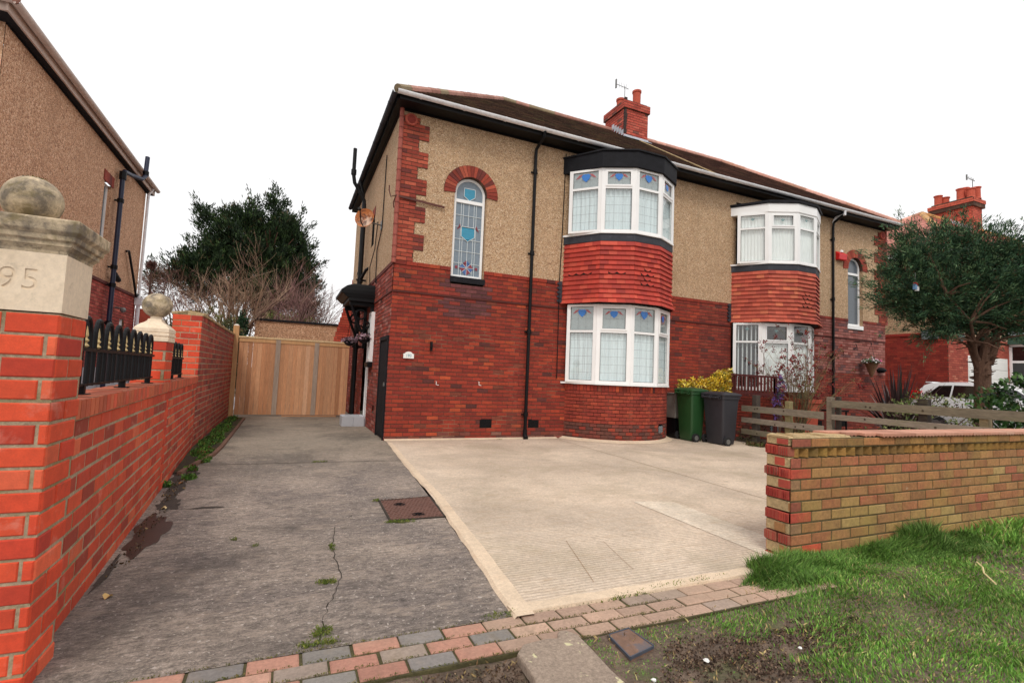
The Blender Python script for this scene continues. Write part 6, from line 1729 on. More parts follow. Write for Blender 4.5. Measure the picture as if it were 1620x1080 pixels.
# ================================================================== VEGETATION
GREENS = [((92, 136, 50), 5), ((106, 152, 58), 5), ((74, 112, 42), 3.5), ((126, 168, 74), 3), ((144, 162, 84), 1.6), ((184, 172, 118), .9), ((124, 108, 70), .5)]
def grass(name, N, box, hgt, pal, dens, seed, wid=.0035, z=-.01, label=None, parent=None, lean=.6):
    g = np.random.default_rng(seed); x0, x1, y0, y1 = box
    x = g.uniform(x0, x1, N); y = g.uniform(y0, y1, N)
    keep = g.uniform(0, 1, N) < dens(x, y); x, y = x[keep], y[keep]; n = len(x)
    h = hgt(x, y, g)*g.uniform(.45, 1.15, n); a = g.uniform(0, 6.283, n); ln = h*lean*g.uniform(.1, 1.2, n)
    # tufts lean together
    tx = np.sin(x*9+np.cos(y*7)*2)*.5; ty = np.cos(y*11+np.sin(x*5)*2)*.5
    dx, dy = np.cos(a)*ln+tx*h*.5, np.sin(a)*ln+ty*h*.5
    ba = g.uniform(0, 6.283, n); w = wid*g.uniform(.6, 1.5, n); bx, by = np.cos(ba)*w, np.sin(ba)*w
    Z = vergez(x, y)+z
    V = np.stack([np.stack([x-bx, y-by, Z], 1), np.stack([x+bx, y+by, Z], 1), np.stack([x+dx*.45+bx*.8, y+dy*.45+by*.8, Z+h*.62], 1), np.stack([x+dx*.45-bx*.8, y+dy*.45-by*.8, Z+h*.62], 1), np.stack([x+dx, y+dy, Z+h*.9], 1)], 1).reshape(-1, 3)
    i = np.arange(n)*5
    F = np.stack([i, i+1, i+2, i+3], 1).tolist()+np.stack([i+3, i+2, i+4], 1).tolist()
    ws = np.array([p[1] for p in pal], float); ws /= ws.sum(); pc = np.array([lin(p[0]) for p in pal])
    c = pc[g.choice(len(pal), n, p=ws)]*g.uniform(.7, 1.3, (n, 1))
    patch = .5+.5*np.sin(x*2.3+np.sin(y*3.1)*1.5+y*1.3); c = c*(.82+.36*patch[:, None])
    c = np.clip(np.concatenate([c, c]), 0, 1)
    o = link_mesh(name, V, F, MAT['leafcol'], parent, cols=c.tolist())
    if parent is None: o['kind'] = 'stuff'
    if label: o['label'] = label
    return o
def dens_verge(x, y):
    m = mudmask(x, y); n = .5+.5*np.sin(x*13+np.sin(y*17)*2)*np.cos(y*15+np.sin(x*11))
    d = np.clip(1.3-m*1.6, .05, 1)*(.7+.3*n)
    edge = np.where(x < 1.5, .35, 1.)
    paver = (y > 2.31)&(x < 3.2)
    front = np.clip((x-1.5)/1.5, 0, 1)
    d = np.where(paver, np.where((x > 2.25)&(y < 2.33+.38*np.clip((x-2.25)/1.1, 0, 1)), d*.9, .0), d)
    slab = (x > 1.0)&(x < 1.5)&(y < 2.4)
    cov = (x > 1.6)&(x < 1.81)&(y > 2.06)&(y < 2.31)
    wall = (y > 2.76)
    return np.where(slab|cov|wall, 0, d*edge)
def hgt_v(x, y, g):
    h = .036+.015*np.sin(x*3.7+1)*np.cos(y*5)
    h = h+np.where(y > 2.55, .05*np.clip((y-2.45)/.25, 0, 1), 0)*(x > 2.9)
    for (cx, cy, r_, a) in ((3.35, 2.62, .32, .09), (3.75, 2.68, .25, .04), (5.35, 2.66, .13, .2), (5.15, 2.66, .12, .13), (4.7, 2.68, .2, .04), (4.95, 2.66, .12, .06), (7.5, 2.6, 1.2, .09), (6.3, 2.65, .4, .07)):
        h = h+a*np.exp(-(((x-cx)/r_)**2+((y-cy)/(r_*.7))**2))
    h = h*np.where(x < 2.3, .6, 1)
    return np.maximum(h, .018)
grass('grass', 150000, (-.3, 5.2, .7, 2.8), hgt_v, GREENS, dens_verge, 71, .0026)
grass('grass', 110000, (5.0, 12.5, -1.5, 2.8), hgt_v, GREENS, dens_verge, 72, .0048)
grass('grass', 40000, (2.3, 6, 2.4, 2.8), hgt_v, [((84, 116, 52), 4), ((98, 132, 58), 4), ((118, 150, 74), 2)], dens_verge, 73, .003)
grass('dry_grass', 9000, (1.2, 7, 1, 2.7), lambda x, y, g: .03+.0*x, [((170, 160, 104), 3), ((150, 128, 84), 2), ((120, 120, 60), 3)], lambda x, y: dens_verge(x, y)*.8+mudmask(x, y)*.12*(y < 2.3)*(x > 1.85), 74, .003, lean=1.6)
# moss and weeds on the drive
def spots(name, pts, per, hh, pal, seed, wid=.003, kind='stuff', label=None):
    g = np.random.default_rng(seed); cen = []
    for (x, y, rx, ry, n) in pts:
        a = g.uniform(0, 6.283, n); r_ = np.sqrt(g.uniform(0, 1, n)); px_, py_ = x+rx*r_*np.cos(a), y+ry*r_*np.sin(a); cen.append(np.stack([px_, py_, np.where(py_ < 2.3, vergez(px_, py_)+.004, .004)], 1))
    cen = np.concatenate(cen); o = foliage(name, cen, np.tile((0, 0, 1.), (len(cen), 1)), per, hh, wid, pal, None, seed, .8)
    o['kind'] = kind
    if label: o['label'] = label
    return o
spots('moss', [(.3, 3.45, .07, .03, 60), (.24, 2.82, .05, .05, 60), (.22, 2.71, .1, .02, 60), (.39, 4.1, .02, .08, 30), (.95, 4.63, .07, .02, 50), (1.06, 4.6, .09, .02, 50), (.92, 5.42, .04, .03, 26), (-.3, 4.5, .03, .02, 12), (-.15, 4.3, .03, .02, 10), (1.2, 2.7, .12, .02, 30), (2.3, 2.68, .4, .015, 60), (2.0, 2.65, .2, .01, 30), (4.16, 9.86, .06, .03, 30), (.5, 7.82, .12, .02, 40), (2.6, 2.7, .35, .03, 140)], 6, .018, [((96, 112, 42), 4), ((120, 124, 54), 3), ((78, 92, 36), 3)], 81)
spots('weeds', [(-1.05, 7.5, .05, .1, 50), (-1.0, 8.2, .07, .25, 150), (-1.12, 8.9, .12, .4, 240), (-1.15, 10.2, .15, .8, 320), (-1.18, 12.0, .15, 1.2, 320), (-1.2, 14.0, .12, .8, 160), (-.98, 6.95, .05, .07, 50), (-1.14, 6.6, .04, .1, 30)], 6, .045, [((80, 120, 44), 4), ((104, 140, 58), 3), ((58, 84, 36), 3), ((110, 88, 50), 1.5)], 82, .011)
spots('paving_moss', [(x, 2.33+.11*k, .12, .004, 30) for k in range(4) for x in np.arange(-.7, 2.3, .22)], 3, .008, [((104, 104, 46), 3), ((84, 88, 40), 3), ((120, 108, 60), 2)], 83, .0025)
spots('leaf_litter', [(-1.02, 6.4, .08, .6, 90), (-.97, 5.2, .06, .5, 50), (-.93, 4.3, .05, .4, 30), (-1.06, 7.4, .1, .3, 90)], 2, .02, [((74, 60, 44), 4), ((96, 78, 56), 2), ((150, 124, 84), 1)], 84, .008)

spots('soil_clods', [(2.1, 2.02, .3, .15, 500), (2.55, 1.9, .45, .2, 700), (1.95, 1.8, .35, .2, 500), (2.2, 1.7, .3, .15, 400), (.8, 2.18, .4, .12, 500), (.2, 2.15, .6, .15, 500), (2.9, 2.0, .3, .12, 300)], 3, .012, [((84, 66, 54), 4), ((112, 90, 74), 3), ((64, 50, 42), 3), ((140, 116, 92), 1)], 86, .006)
spots('leaf_litter', [(2.2, 1.9, .8, .4, 120), (1.2, 2.25, .6, .06, 60), (3.4, 2.0, 1.2, .6, 160)], 2, .03, [((150, 128, 84), 3), ((120, 92, 62), 3), ((184, 160, 112), 1)], 87, .004)
def bare_shrub(name, base, H, spread, nst, pal, label, cat='shrub', seed=1, r0=.03, depth=4, leafpal=None, leafn=0, lsize=.05, up=.9, group=None, lmat='leafcol', lw=.012, bend=.1, blobby=False):
    rng = random.Random(seed); T = thing(name, base, label, cat, group)
    m = MB(); tips = []
    def br(p, d, L, r_, k):
        n = 3; pts = [p]; q = p.copy(); dd = d.copy()
        for i in range(n):
            dd = (dd+Vector((rng.gauss(0, bend), rng.gauss(0, bend), rng.gauss(0, bend)*.6+.04))).normalized(); q = q+dd*(L/n); pts.append(q.copy())
        m.tube(pts, [r_, r_*.85, r_*.7, r_*.5], 5 if r_ > .02 else 3, 0, pick(rng, pal), cap=False)
        if k <= 1: tips.append((q.copy(), dd.copy()))
        if k == 0: return
        for i in range(rng.choice((2, 3, 3))):
            t = rng.uniform(.45, 1); pp = pts[min(3, int(t*3))]
            nd = (dd+Vector((rng.gauss(0, .5), rng.gauss(0, .5), rng.gauss(.12, .3)))).normalized(); br(pp, nd, L*rng.uniform(.5, .8), r_*.55, k-1)
    B = Vector(base)
    for s in range(nst):
        a = rng.uniform(0, 6.283); o = Vector((math.cos(a), math.sin(a), 0))*rng.uniform(0, .1*spread)
        d = Vector((math.cos(a)*spread/H*rng.uniform(.1, 1), math.sin(a)*spread/H*rng.uniform(.1, 1), up)).normalized()
        br(B+o, d, H*rng.uniform(.36, .5), r0*rng.uniform(.7, 1.1), depth)
    m.build('branches', MAT['twig'], T)
    if leafn and tips:
        g = np.random.default_rng(seed); idx = g.choice(len(tips), leafn)
        cen = np.array([tuple(tips[i][0]) for i in idx]); dr = np.array([tuple(tips[i][1]) for i in idx])
        foliage('leaves', cen, dr, 4, lsize, lw, leafpal, T, seed, .9, mat=lmat)
    return T
TW = [((120, 96, 80), 4), ((142, 116, 98), 3), ((92, 70, 60), 3)]
bare_shrub('bare_tree', (-1.75, 20.5, .5), 6.6, 2.1, 12, [((168, 140, 116), 4), ((142, 116, 96), 3), ((120, 90, 80), 2)], 'leafless pale-stemmed tree branching up behind the tall brick wall', 'tree', 5, .05, 4)
bare_shrub('bare_tree', (-.1, 22.5, .5), 6.9, 2.0, 11, [((136, 100, 96), 4), ((112, 78, 76), 3), ((150, 120, 104), 2)], 'leafless purplish tree right of the pale-stemmed one, above the outbuilding', 'tree', 6, .045, 4)
bare_shrub('bare_tree', (-4.1, 23, .5), 6.4, 2.6, 12, [((128, 92, 86), 4), ((104, 74, 70), 3), ((140, 108, 92), 2)], 'low tangled purplish leafless tree left of the conifer, behind the slim pier', 'tree', 8, .045, 4)
bare_shrub('bare_tree', (.9, 24.5, .5), 7.0, 1.5, 9, [((136, 104, 96), 4), ((112, 84, 78), 3)], 'leafless twiggy tree at the right edge of the conifer, nearest the porch canopy', 'tree', 9, .035, 4)
def slender():
    rng = random.Random(12); T = thing('slender_tree', (-4.4, 20, 0), 'slender bare tree topped by a dense ball of twigs beside the white downpipe', 'tree')
    m = MB(); m.tube([(-4.35, 20, 0), (-4.37, 20, 2.5), (-4.4, 20, 4.3)], [.06, .045, .03], 7, 0, lin((92, 70, 62)))
    for k in range(260):
        d = Vector((rng.gauss(0, 1), rng.gauss(0, 1), rng.gauss(.2, 1))).normalized(); c = Vector((-4.4, 20, 4.52)); m.tube([c, c+d*rng.uniform(.12, .24)], [.012, .004], 3, 0, lin(rng.choice(((104, 66, 60), (84, 54, 50), (124, 84, 74)))), cap=False)
    m.build('trunk', MAT['twig'], T)
    m = MB(); p = Vector((-4.05, 20.1, 0))
    m.tube([p, p+Vector((0, 0, 3)), p+Vector((.05, 0, 4.1))], [.04, .03, .01], 5, 0, lin((120, 92, 84)))
    for k in range(60):
        q = p+Vector((.02, 0, rng.uniform(2.4, 4.1))); d = Vector((rng.gauss(0, 1), rng.gauss(0, 1), rng.gauss(.5, .6))).normalized(); m.tube([q, q+d*rng.uniform(.1, .35)], [.01, .003], 3, 0, lin((132, 100, 96)), cap=False)
    m.build('side_stem', MAT['twig'], T)
slender()

def lobed(lobes, n, seed, surf=.55, updir=.6):
    """points and outward directions through a set of ellipsoid lobes ((x,y,z),(rx,ry,rz))"""
    g = np.random.default_rng(seed); vol = np.array([l[1][0]*l[1][1]*l[1][2] for l in lobes])**.75; idx = g.choice(len(lobes), n, p=vol/vol.sum())
    c = np.array([l[0] for l in lobes], float)[idx]; r_ = np.array([l[1] for l in lobes], float)[idx]
    d = g.normal(0, 1, (n, 3)); d /= np.linalg.norm(d, axis=1, keepdims=True); rr = surf+(1-surf)*g.uniform(0, 1, (n, 1))**.6; rr *= g.uniform(.86, 1.12, (n, 1))
    p = c+d*r_*rr; dr = d*.8; dr[:, 2] += updir
    return p, dr
def clumps(p, d, k, L, rad_, seed, taper=1.0):
    """k sprays along each shoot: cone of points from p along d"""
    g = np.random.default_rng(seed); n = len(p); dn = d/np.linalg.norm(d, axis=1, keepdims=True)
    dn = dn+g.normal(0, .22, dn.shape); dn /= np.linalg.norm(dn, axis=1, keepdims=True)
    Ls = L*g.uniform(.55, 1.5, (n, 1)); t = g.uniform(0, 1, (n, k, 1))
    off = g.normal(0, 1, (n, k, 3))*rad_*(1.05-t*taper)
    q = p[:, None, :]+dn[:, None, :]*(t-.45)*Ls[:, None, :]+off
    dd = dn[:, None, :]+off/rad_*.35
    return q.reshape(-1, 3), dd.reshape(-1, 3)
def by_clump(pal, n, k, seed):
    return None
# dark conifer behind
def conifer():
    def W(px, py, rx, ry, dy=0): return ((-1.7+(px-425)*.036, 33+dy, 11.7-(py-305)*.040), (rx*.039, rx*.034, ry*.040))
    T = thing('conifer', (-1.4, 33, 0), 'large dark green conifer rising behind the timber gate and tall wall', 'tree')
    lobes = [W(430, 322, 13, 20), W(438, 345, 16, 24), W(428, 368, 34, 28), W(462, 368, 24, 36), W(392, 352, 22, 22), W(378, 372, 34, 28), W(340, 366, 13, 14), W(330, 350, 7, 9), W(400, 330, 8, 10), W(478, 385, 14, 12), W(505, 440, 10, 9), W(500, 405, 8, 8), W(395, 402, 55, 34), W(450, 412, 42, 42), W(345, 408, 30, 22), W(308, 432, 20, 13), W(482, 430, 18, 34), W(430, 455, 60, 34), W(355, 442, 60, 28), W(490, 470, 14, 30), W(280, 446, 12, 9)]
    p, d = lobed(lobes, 900, 15, .25, 1.1)
    p, d = clumps(p, d, 15, 1.1, .23, 19)
    foliage('crown', p, d, 7, .26, .03, [((34, 52, 29), 5), ((48, 68, 36), 4), ((26, 42, 26), 3), ((66, 88, 46), 1.6), ((92, 80, 54), .6)], T, 16, .3)
    p, d = lobed([W(460, 470, 46, 40), W(505, 470, 12, 34), W(300, 460, 40, 22)], 700, 17, .5, .5)
    foliage('dead_twigs', p, d, 10, .5, .02, [((112, 84, 72), 3), ((92, 66, 58), 3), ((130, 104, 84), 1)], T, 18, .5)
    m = MB(); m.tube([(-1.4, 33, 0), (-1.4, 33, 5), (-1.6, 33, 10)], [.45, .35, .1], 10); 
    rng = random.Random(2)
    for k in range(26):
        z = rng.uniform(3, 9.5); a = rng.uniform(0, 6.28); L = (11-z)*.45; q = Vector((-1.45, 33, z)); m.tube([q, q+Vector((math.cos(a)*L*.5, math.sin(a)*L*.5, L*.3)), q+Vector((math.cos(a)*L, math.sin(a)*L, L*.8))], [.09, .06, .02], 5)
    m.build('trunk', MAT['bark'], T)
conifer()
def bush(name, lobes, n, per, L, w, pal, label, seed, cat='shrub', base=None, surf=.5, up=.3, mat='leafcol', spread=.8, stem=True):
    c0 = lobes[0][0]; T = thing(name, base or (c0[0], c0[1], 0), label, cat)
    p, d = lobed(lobes, n, seed, surf, up); foliage('foliage', p, d, per, L, w, pal, T, seed, spread, mat=mat)
    if stem:
        m = MB(); rng = random.Random(seed); b = Vector(base or (c0[0], c0[1], 0))
        for l in lobes:
            for k in range(3):
                q = Vector(l[0])+Vector([rng.uniform(-.5, .5)*r_ for r_ in l[1]]); m.tube([b+Vector((rng.uniform(-.05, .05), rng.uniform(-.05, .05), 0)), b.lerp(q, .5)+Vector((0, 0, .05)), q], [.02, .014, .006], 4)
        m.build('stems', MAT['bark'], T)
    return T
bush('green_bush', [((-2.3, 19, 1.9), (1.0, .7, 1.25)), ((-3.3, 19.5, 1.8), (.8, .6, 1.2))], 700, 8, .16, .02, [((112, 112, 62), 4), ((92, 92, 54), 4), ((132, 116, 84), 2)], 'olive green bush peeping over the tall wall below the bare branches', 31)
bush('green_bush', [((.2, 26, 2.9), (1.5, .7, .95)), ((-.7, 26, 3.1), (.7, .6, .8))], 500, 8, .16, .03, [((112, 124, 56), 4), ((92, 104, 48), 4), ((130, 138, 70), 2)], 'yellow-green bush showing just above the brown outbuilding', 32)
bush('ivy', [((-1.32, 16.6, 2.3), (.15, .15, .62)), ((-1.3, 16.6, 1.3), (.16, .16, .8))], 420, 5, .07, .03, [((36, 62, 40), 5), ((52, 84, 52), 3)], 'dark green ivy column just behind the gate post', 33, 'ivy')
bush('ivy', [((-1.75, 17.5, 2.2), (.15, .15, .6)), ((-1.75, 17.5, 1.2), (.16, .16, .8))], 300, 5, .07, .02, [((84, 84, 56), 4), ((60, 74, 46), 3)], 'brownish ivy-clad stem left of the dark ivy column behind the tall wall', 35, 'ivy')
bush('yellow_shrub', [((9.45, 9.5, 1.3), (.42, .22, .2)), ((9.9, 9.4, 1.38), (.36, .28, .28)), ((9.85, 9.2, .9), (.15, .25, .4)), ((8.98, 9.62, 1.3), (.2, .14, .13)), ((9.85, 9.3, .5), (.2, .25, .45)), ((10.1, 9.35, 1.62), (.15, .14, .16))], 900, 6, .07, .021, [((226, 196, 60), 5), ((210, 172, 48), 4), ((236, 214, 110), 3), ((120, 118, 44), 3), ((168, 140, 40), 2)], 'bright golden-yellow variegated shrub growing behind the two wheelie bins', 34, base=(9.75, 9.4, 0), mat='glossleaf')
bush('flowering_plant', [((10.36, 8.05, 1.35), (.08, .08, .3)), ((10.3, 8.1, .9), (.08, .08, .3))], 160, 5, .045, .015, [((110, 80, 150), 4), ((80, 60, 100), 3), ((60, 80, 50), 2)], 'purple-flowered climber at the end of the slatted trellis', 36, 'plant')
# rose in front of second bay
bare_shrub('rose_bush', (11.15, 8.2, 0), 3.5, .95, 13, [((126, 116, 78), 4), ((132, 96, 72), 3), ((96, 70, 50), 2)], 'tall sparse rose bush with dark red leaves before the vertical-blind bay window', 'shrub', 14, .018, 3, [((128, 36, 38), 4), ((100, 30, 34), 3), ((150, 56, 48), 1.5), ((100, 90, 52), 1)], 620, .06, .95, None, 'leafcol', .015, .07)
def phormium():
    rng = random.Random(77); B = Vector((14.5, 7.9, .1)); T = thing('phormium', (14.5, 7.9, 0), 'spiky bronze-leaved phormium clump under the hanging basket', 'plant')
    for k in range(96):
        m = MB(); a = rng.uniform(0, 6.283); tilt = rng.uniform(.05, 1.15) if k > 16 else rng.uniform(.0, .3); L = rng.uniform(1.3, 2.05)*(1-.15*tilt); w = rng.uniform(.04, .06)
        d = Vector((math.cos(a), math.sin(a), 0)); sd = Vector((-d.y, d.x, 0)); o = B+d*rng.uniform(0, .15); pts = []
        n = 7
        for i in range(n+1):
            t = i/n; th = tilt*(.75+.45*t); q = o+d*(L*t*math.sin(th))+Vector((0, 0, L*t*math.cos(th))); ww = w*(1-t**2.2)+.002; pts.append((q-sd*ww, q+Vector((0, 0, -.0))-d*.006, q+sd*ww))
        col = pick(rng, [((84, 62, 62), 4), ((66, 52, 54), 4), ((110, 84, 78), 2), ((140, 108, 96), 1), ((72, 76, 66), 2)])
        vs = [v for p_ in pts for v in p_]; fs = []
        for i in range(n): fs += [(3*i, 3*i+1, 3*i+4, 3*i+3), (3*i+1, 3*i+2, 3*i+5, 3*i+4)]
        m.add(vs, fs, 0, col); m.build('leaf', MAT['glossleaf'], T)
phormium()
# big tree in second garden
def garden_tree():
    tx, ty = 13.97, 5.9; rx_, ry_ = .9148, -.404; k = .0139
    def W(px, py, rx, rz, dep=None, dd=0):
        s = (px-1555)*k; hz = 594+(px-810)*.0416; dp = (rx if dep is None else dep)*k*.95
        return ((tx+rx_*s-ry_*0+.404*dd, ty+ry_*s+.915*dd, 1.36+(hz-py)*k), (rx*k, dp, rz*k))
    T = thing('cypress_tree', (tx, ty, 0), 'spreading dark green cypress tree with a bare forked trunk in front of the far house', 'tree')
    L_ = [W(1402, 446, 20, 9, 25), W(1425, 455, 28, 18, 30), W(1440, 432, 30, 28, 36), W(1425, 400, 13, 20, 18), W(1445, 385, 13, 22, 18), W(1462, 400, 34, 34, 40), W(1472, 372, 11, 16, 18), W(1500, 395, 40, 34, 46),
          W(1540, 395, 44, 34, 50), W(1585, 408, 44, 34, 50), W(1470, 470, 44, 40, 46), W(1450, 480, 26, 26, 34), W(1520, 455, 56, 44, 60), W(1580, 460, 56, 48, 60), W(1500, 505, 44, 24, 50), W(1560, 500, 50, 26, 54), W(1620, 440, 46, 50, 56), W(1640, 490, 44, 34, 56), W(1690, 460, 50, 50, 56), W(1530, 372, 22, 12, 22), W(1418, 478, 16, 12, 22), W(1480, 515, 30, 16, 34), W(1600, 515, 40, 18, 40)]
    p, d = lobed(L_, 1500, 91, .35, .5)
    d[:, 0] -= .25; p, d = clumps(p, d, 14, .8, .065, 93)
    foliage('crown', p, d, 7, .1, .009, [((56, 86, 60), 5), ((74, 106, 72), 4), ((42, 66, 50), 3.5), ((104, 130, 90), 2), ((104, 84, 62), .8)], T, 92, .34)
    rng = random.Random(5); m = MB()
    def P(px, py, dd=0): c = W(px, py, 1, 1, dd=dd)[0]; return Vector(c)
    B = Vector((tx, ty, 0))
    m.tube([B, B+Vector((0, 0, .8)), P(1556, 600), P(1556, 572)], [.2, .16, .145, .15], 12)
    stems = [[P(1550, 580), P(1540, 550), P(1534, 520), P(1528, 480), P(1500, 430)], [P(1558, 578), P(1562, 545), P(1560, 510), P(1562, 470), P(1560, 420)], [P(1566, 575), P(1578, 545), P(1580, 515), P(1592, 480), P(1610, 430)], [P(1562, 560, .2), P(1582, 530, .4), P(1604, 515, .6), P(1640, 490, .8)], [P(1548, 575), P(1530, 540, -.2), P(1512, 510, -.4), P(1470, 470, -.5)], [P(1568, 540), P(1590, 522), P(1625, 505), P(1650, 480)]]
    for s, r0 in zip(stems, (.09, .1, .09, .05, .045, .045)):
        m.tube(s, [r0*(1-.18*i) for i in range(len(s))], 8)
        for q in s[1:]:
            for _ in range(5):
                dd = Vector((rng.gauss(0, 1), rng.gauss(0, 1), rng.gauss(.5, .5))).normalized()*rng.uniform(.4, 1.0); m.tube([q, q+dd*.5+Vector((0, 0, .05)), q+dd], [.03, .02, .008], 5)
    for _ in range(40):
        q = P(1556, rng.uniform(560, 620)); dd = Vector((rng.gauss(0, 1), rng.gauss(0, 1), rng.gauss(0, .5))).normalized(); m.tube([q+dd*.15, q+dd*rng.uniform(.22, .3)], [.02, .006], 4)
    m.build('trunk', MAT['bark'], T)
    o = MB(); c = P(1422, 457, -.5)
    o.box(c.x-.05, c.y-.03, c.z-.07, c.x+.02, c.y+.03, c.z+.05, 0, lin((120, 160, 200))); o.box(c.x+.0, c.y-.04, c.z-.1, c.x+.06, c.y+.02, c.z+.0, 0, lin((236, 236, 236))); o.box(c.x-.02, c.y-.035, c.z+.03, c.x+.04, c.y+.03, c.z+.08, 0, lin((214, 40, 40)))
    o.tube([c+Vector((0, 0, .08)), c+Vector((0, 0, .3))], .004, 4, 0, (.3, .3, .3))
    q = o.build('tree_ornament', M('painted_ornament', None, .5, (), None), None, origin=tuple(c), bevel=.012); tagm(q, 'small red, white and blue ornament hanging in the dark cypress tree', 'ornament')
garden_tree()
bush('laurel_bush', [((12.6, 4.75, 1.35), (.45, .4, .4)), ((12.9, 4.3, 1.3), (.5, .4, .5)), ((12.3, 5.1, 1.15), (.3, .3, .28)), ((13.2, 4.0, 1.1), (.6, .4, .6)), ((12.6, 4.6, .6), (.7, .5, .6))], 900, 5, .11, .034, [((44, 74, 36), 5), ((60, 96, 44), 4), ((90, 124, 66), 2), ((34, 56, 30), 3)], 'glossy dark green laurel bush at the right edge behind the rail fence', 37, base=(12.7, 4.6, 0), mat='glossleaf')
bush('leafy_shrub', [((13.2, 6.6, 1.1), (.55, .4, .3)), ((12.4, 6.6, .8), (.5, .4, .35)), ((13.6, 6.1, .9), (.4, .35, .45))], 330, 5, .07, .02, [((112, 124, 70), 4), ((84, 100, 54), 3), ((140, 146, 92), 2), ((100, 80, 70), 1)], 'sparse grey-green shrub between the white car and the rail fence', 38, base=(13.1, 6.5, 0))
bush('low_planting', [((10.9, 7.9, .15), (.6, .5, .25)), ((12.4, 7.2, .2), (1.0, .6, .3)), ((11.0, 6.0, .2), (.6, 1.2, .3)), ((12.5, 5.5, .2), (1.4, .8, .3)), ((10.5, 8.9, .2), (.3, .4, .35))], 1500, 4, .07, .014, [((70, 64, 40), 4), ((84, 92, 46), 3), ((60, 44, 34), 3)], 'low brown and green planting behind the rail fence', 39, 'plants', stem=False)
spots('border_weeds', [(9.8, 8.2, .18, .25, 160), (9.75, 7.3, .1, .5, 160), (9.85, 6, .1, .8, 160)], 5, .07, [((84, 92, 46), 3), ((96, 70, 44), 3), ((60, 50, 34), 2)], 85, .012)
def pots():
    T = thing('terracotta_planter', (12.0, 8.65, 0), 'square terracotta planter with a small dark plant under the far bay window', 'planter')
    m = MB(); m.lathe((12.0, 8.65, .35), [(.2, 0), (.24, .62), (.28, .64), (.28, .74), (.22, .74), (.22, .66)], 4, sq=True); m.build('pot', MAT['terracotta'], T)
    p, d = lobed([((12.0, 8.65, 1.12), (.16, .16, .07))], 80, 3, .3, .6); foliage('plant', p, d, 5, .07, .02, [((50, 92, 70), 3), ((36, 66, 52), 3)], T, 3, .7)
    m = MB(); m.box(11.7, 8.4, .0, 12.3, 8.9, .35); m.build('plinth', MAT['terracotta'], T)
    T = thing('black_stand', (12.7, 8.4, 0), 'low black slatted stand beside the terracotta planter', 'stand')
    m = MB(); m.box(12.35, 8.2, .8, 13.05, 8.6, .84); m.build('top', MAT['black'], T, bevel=.004)
    for x in (12.4, 13.0):
        for y in (8.24, 8.56): m = MB(); m.box(x-.015, y-.015, 0, x+.015, y+.015, .8); m.build('leg', MAT['black'], T)
pots()

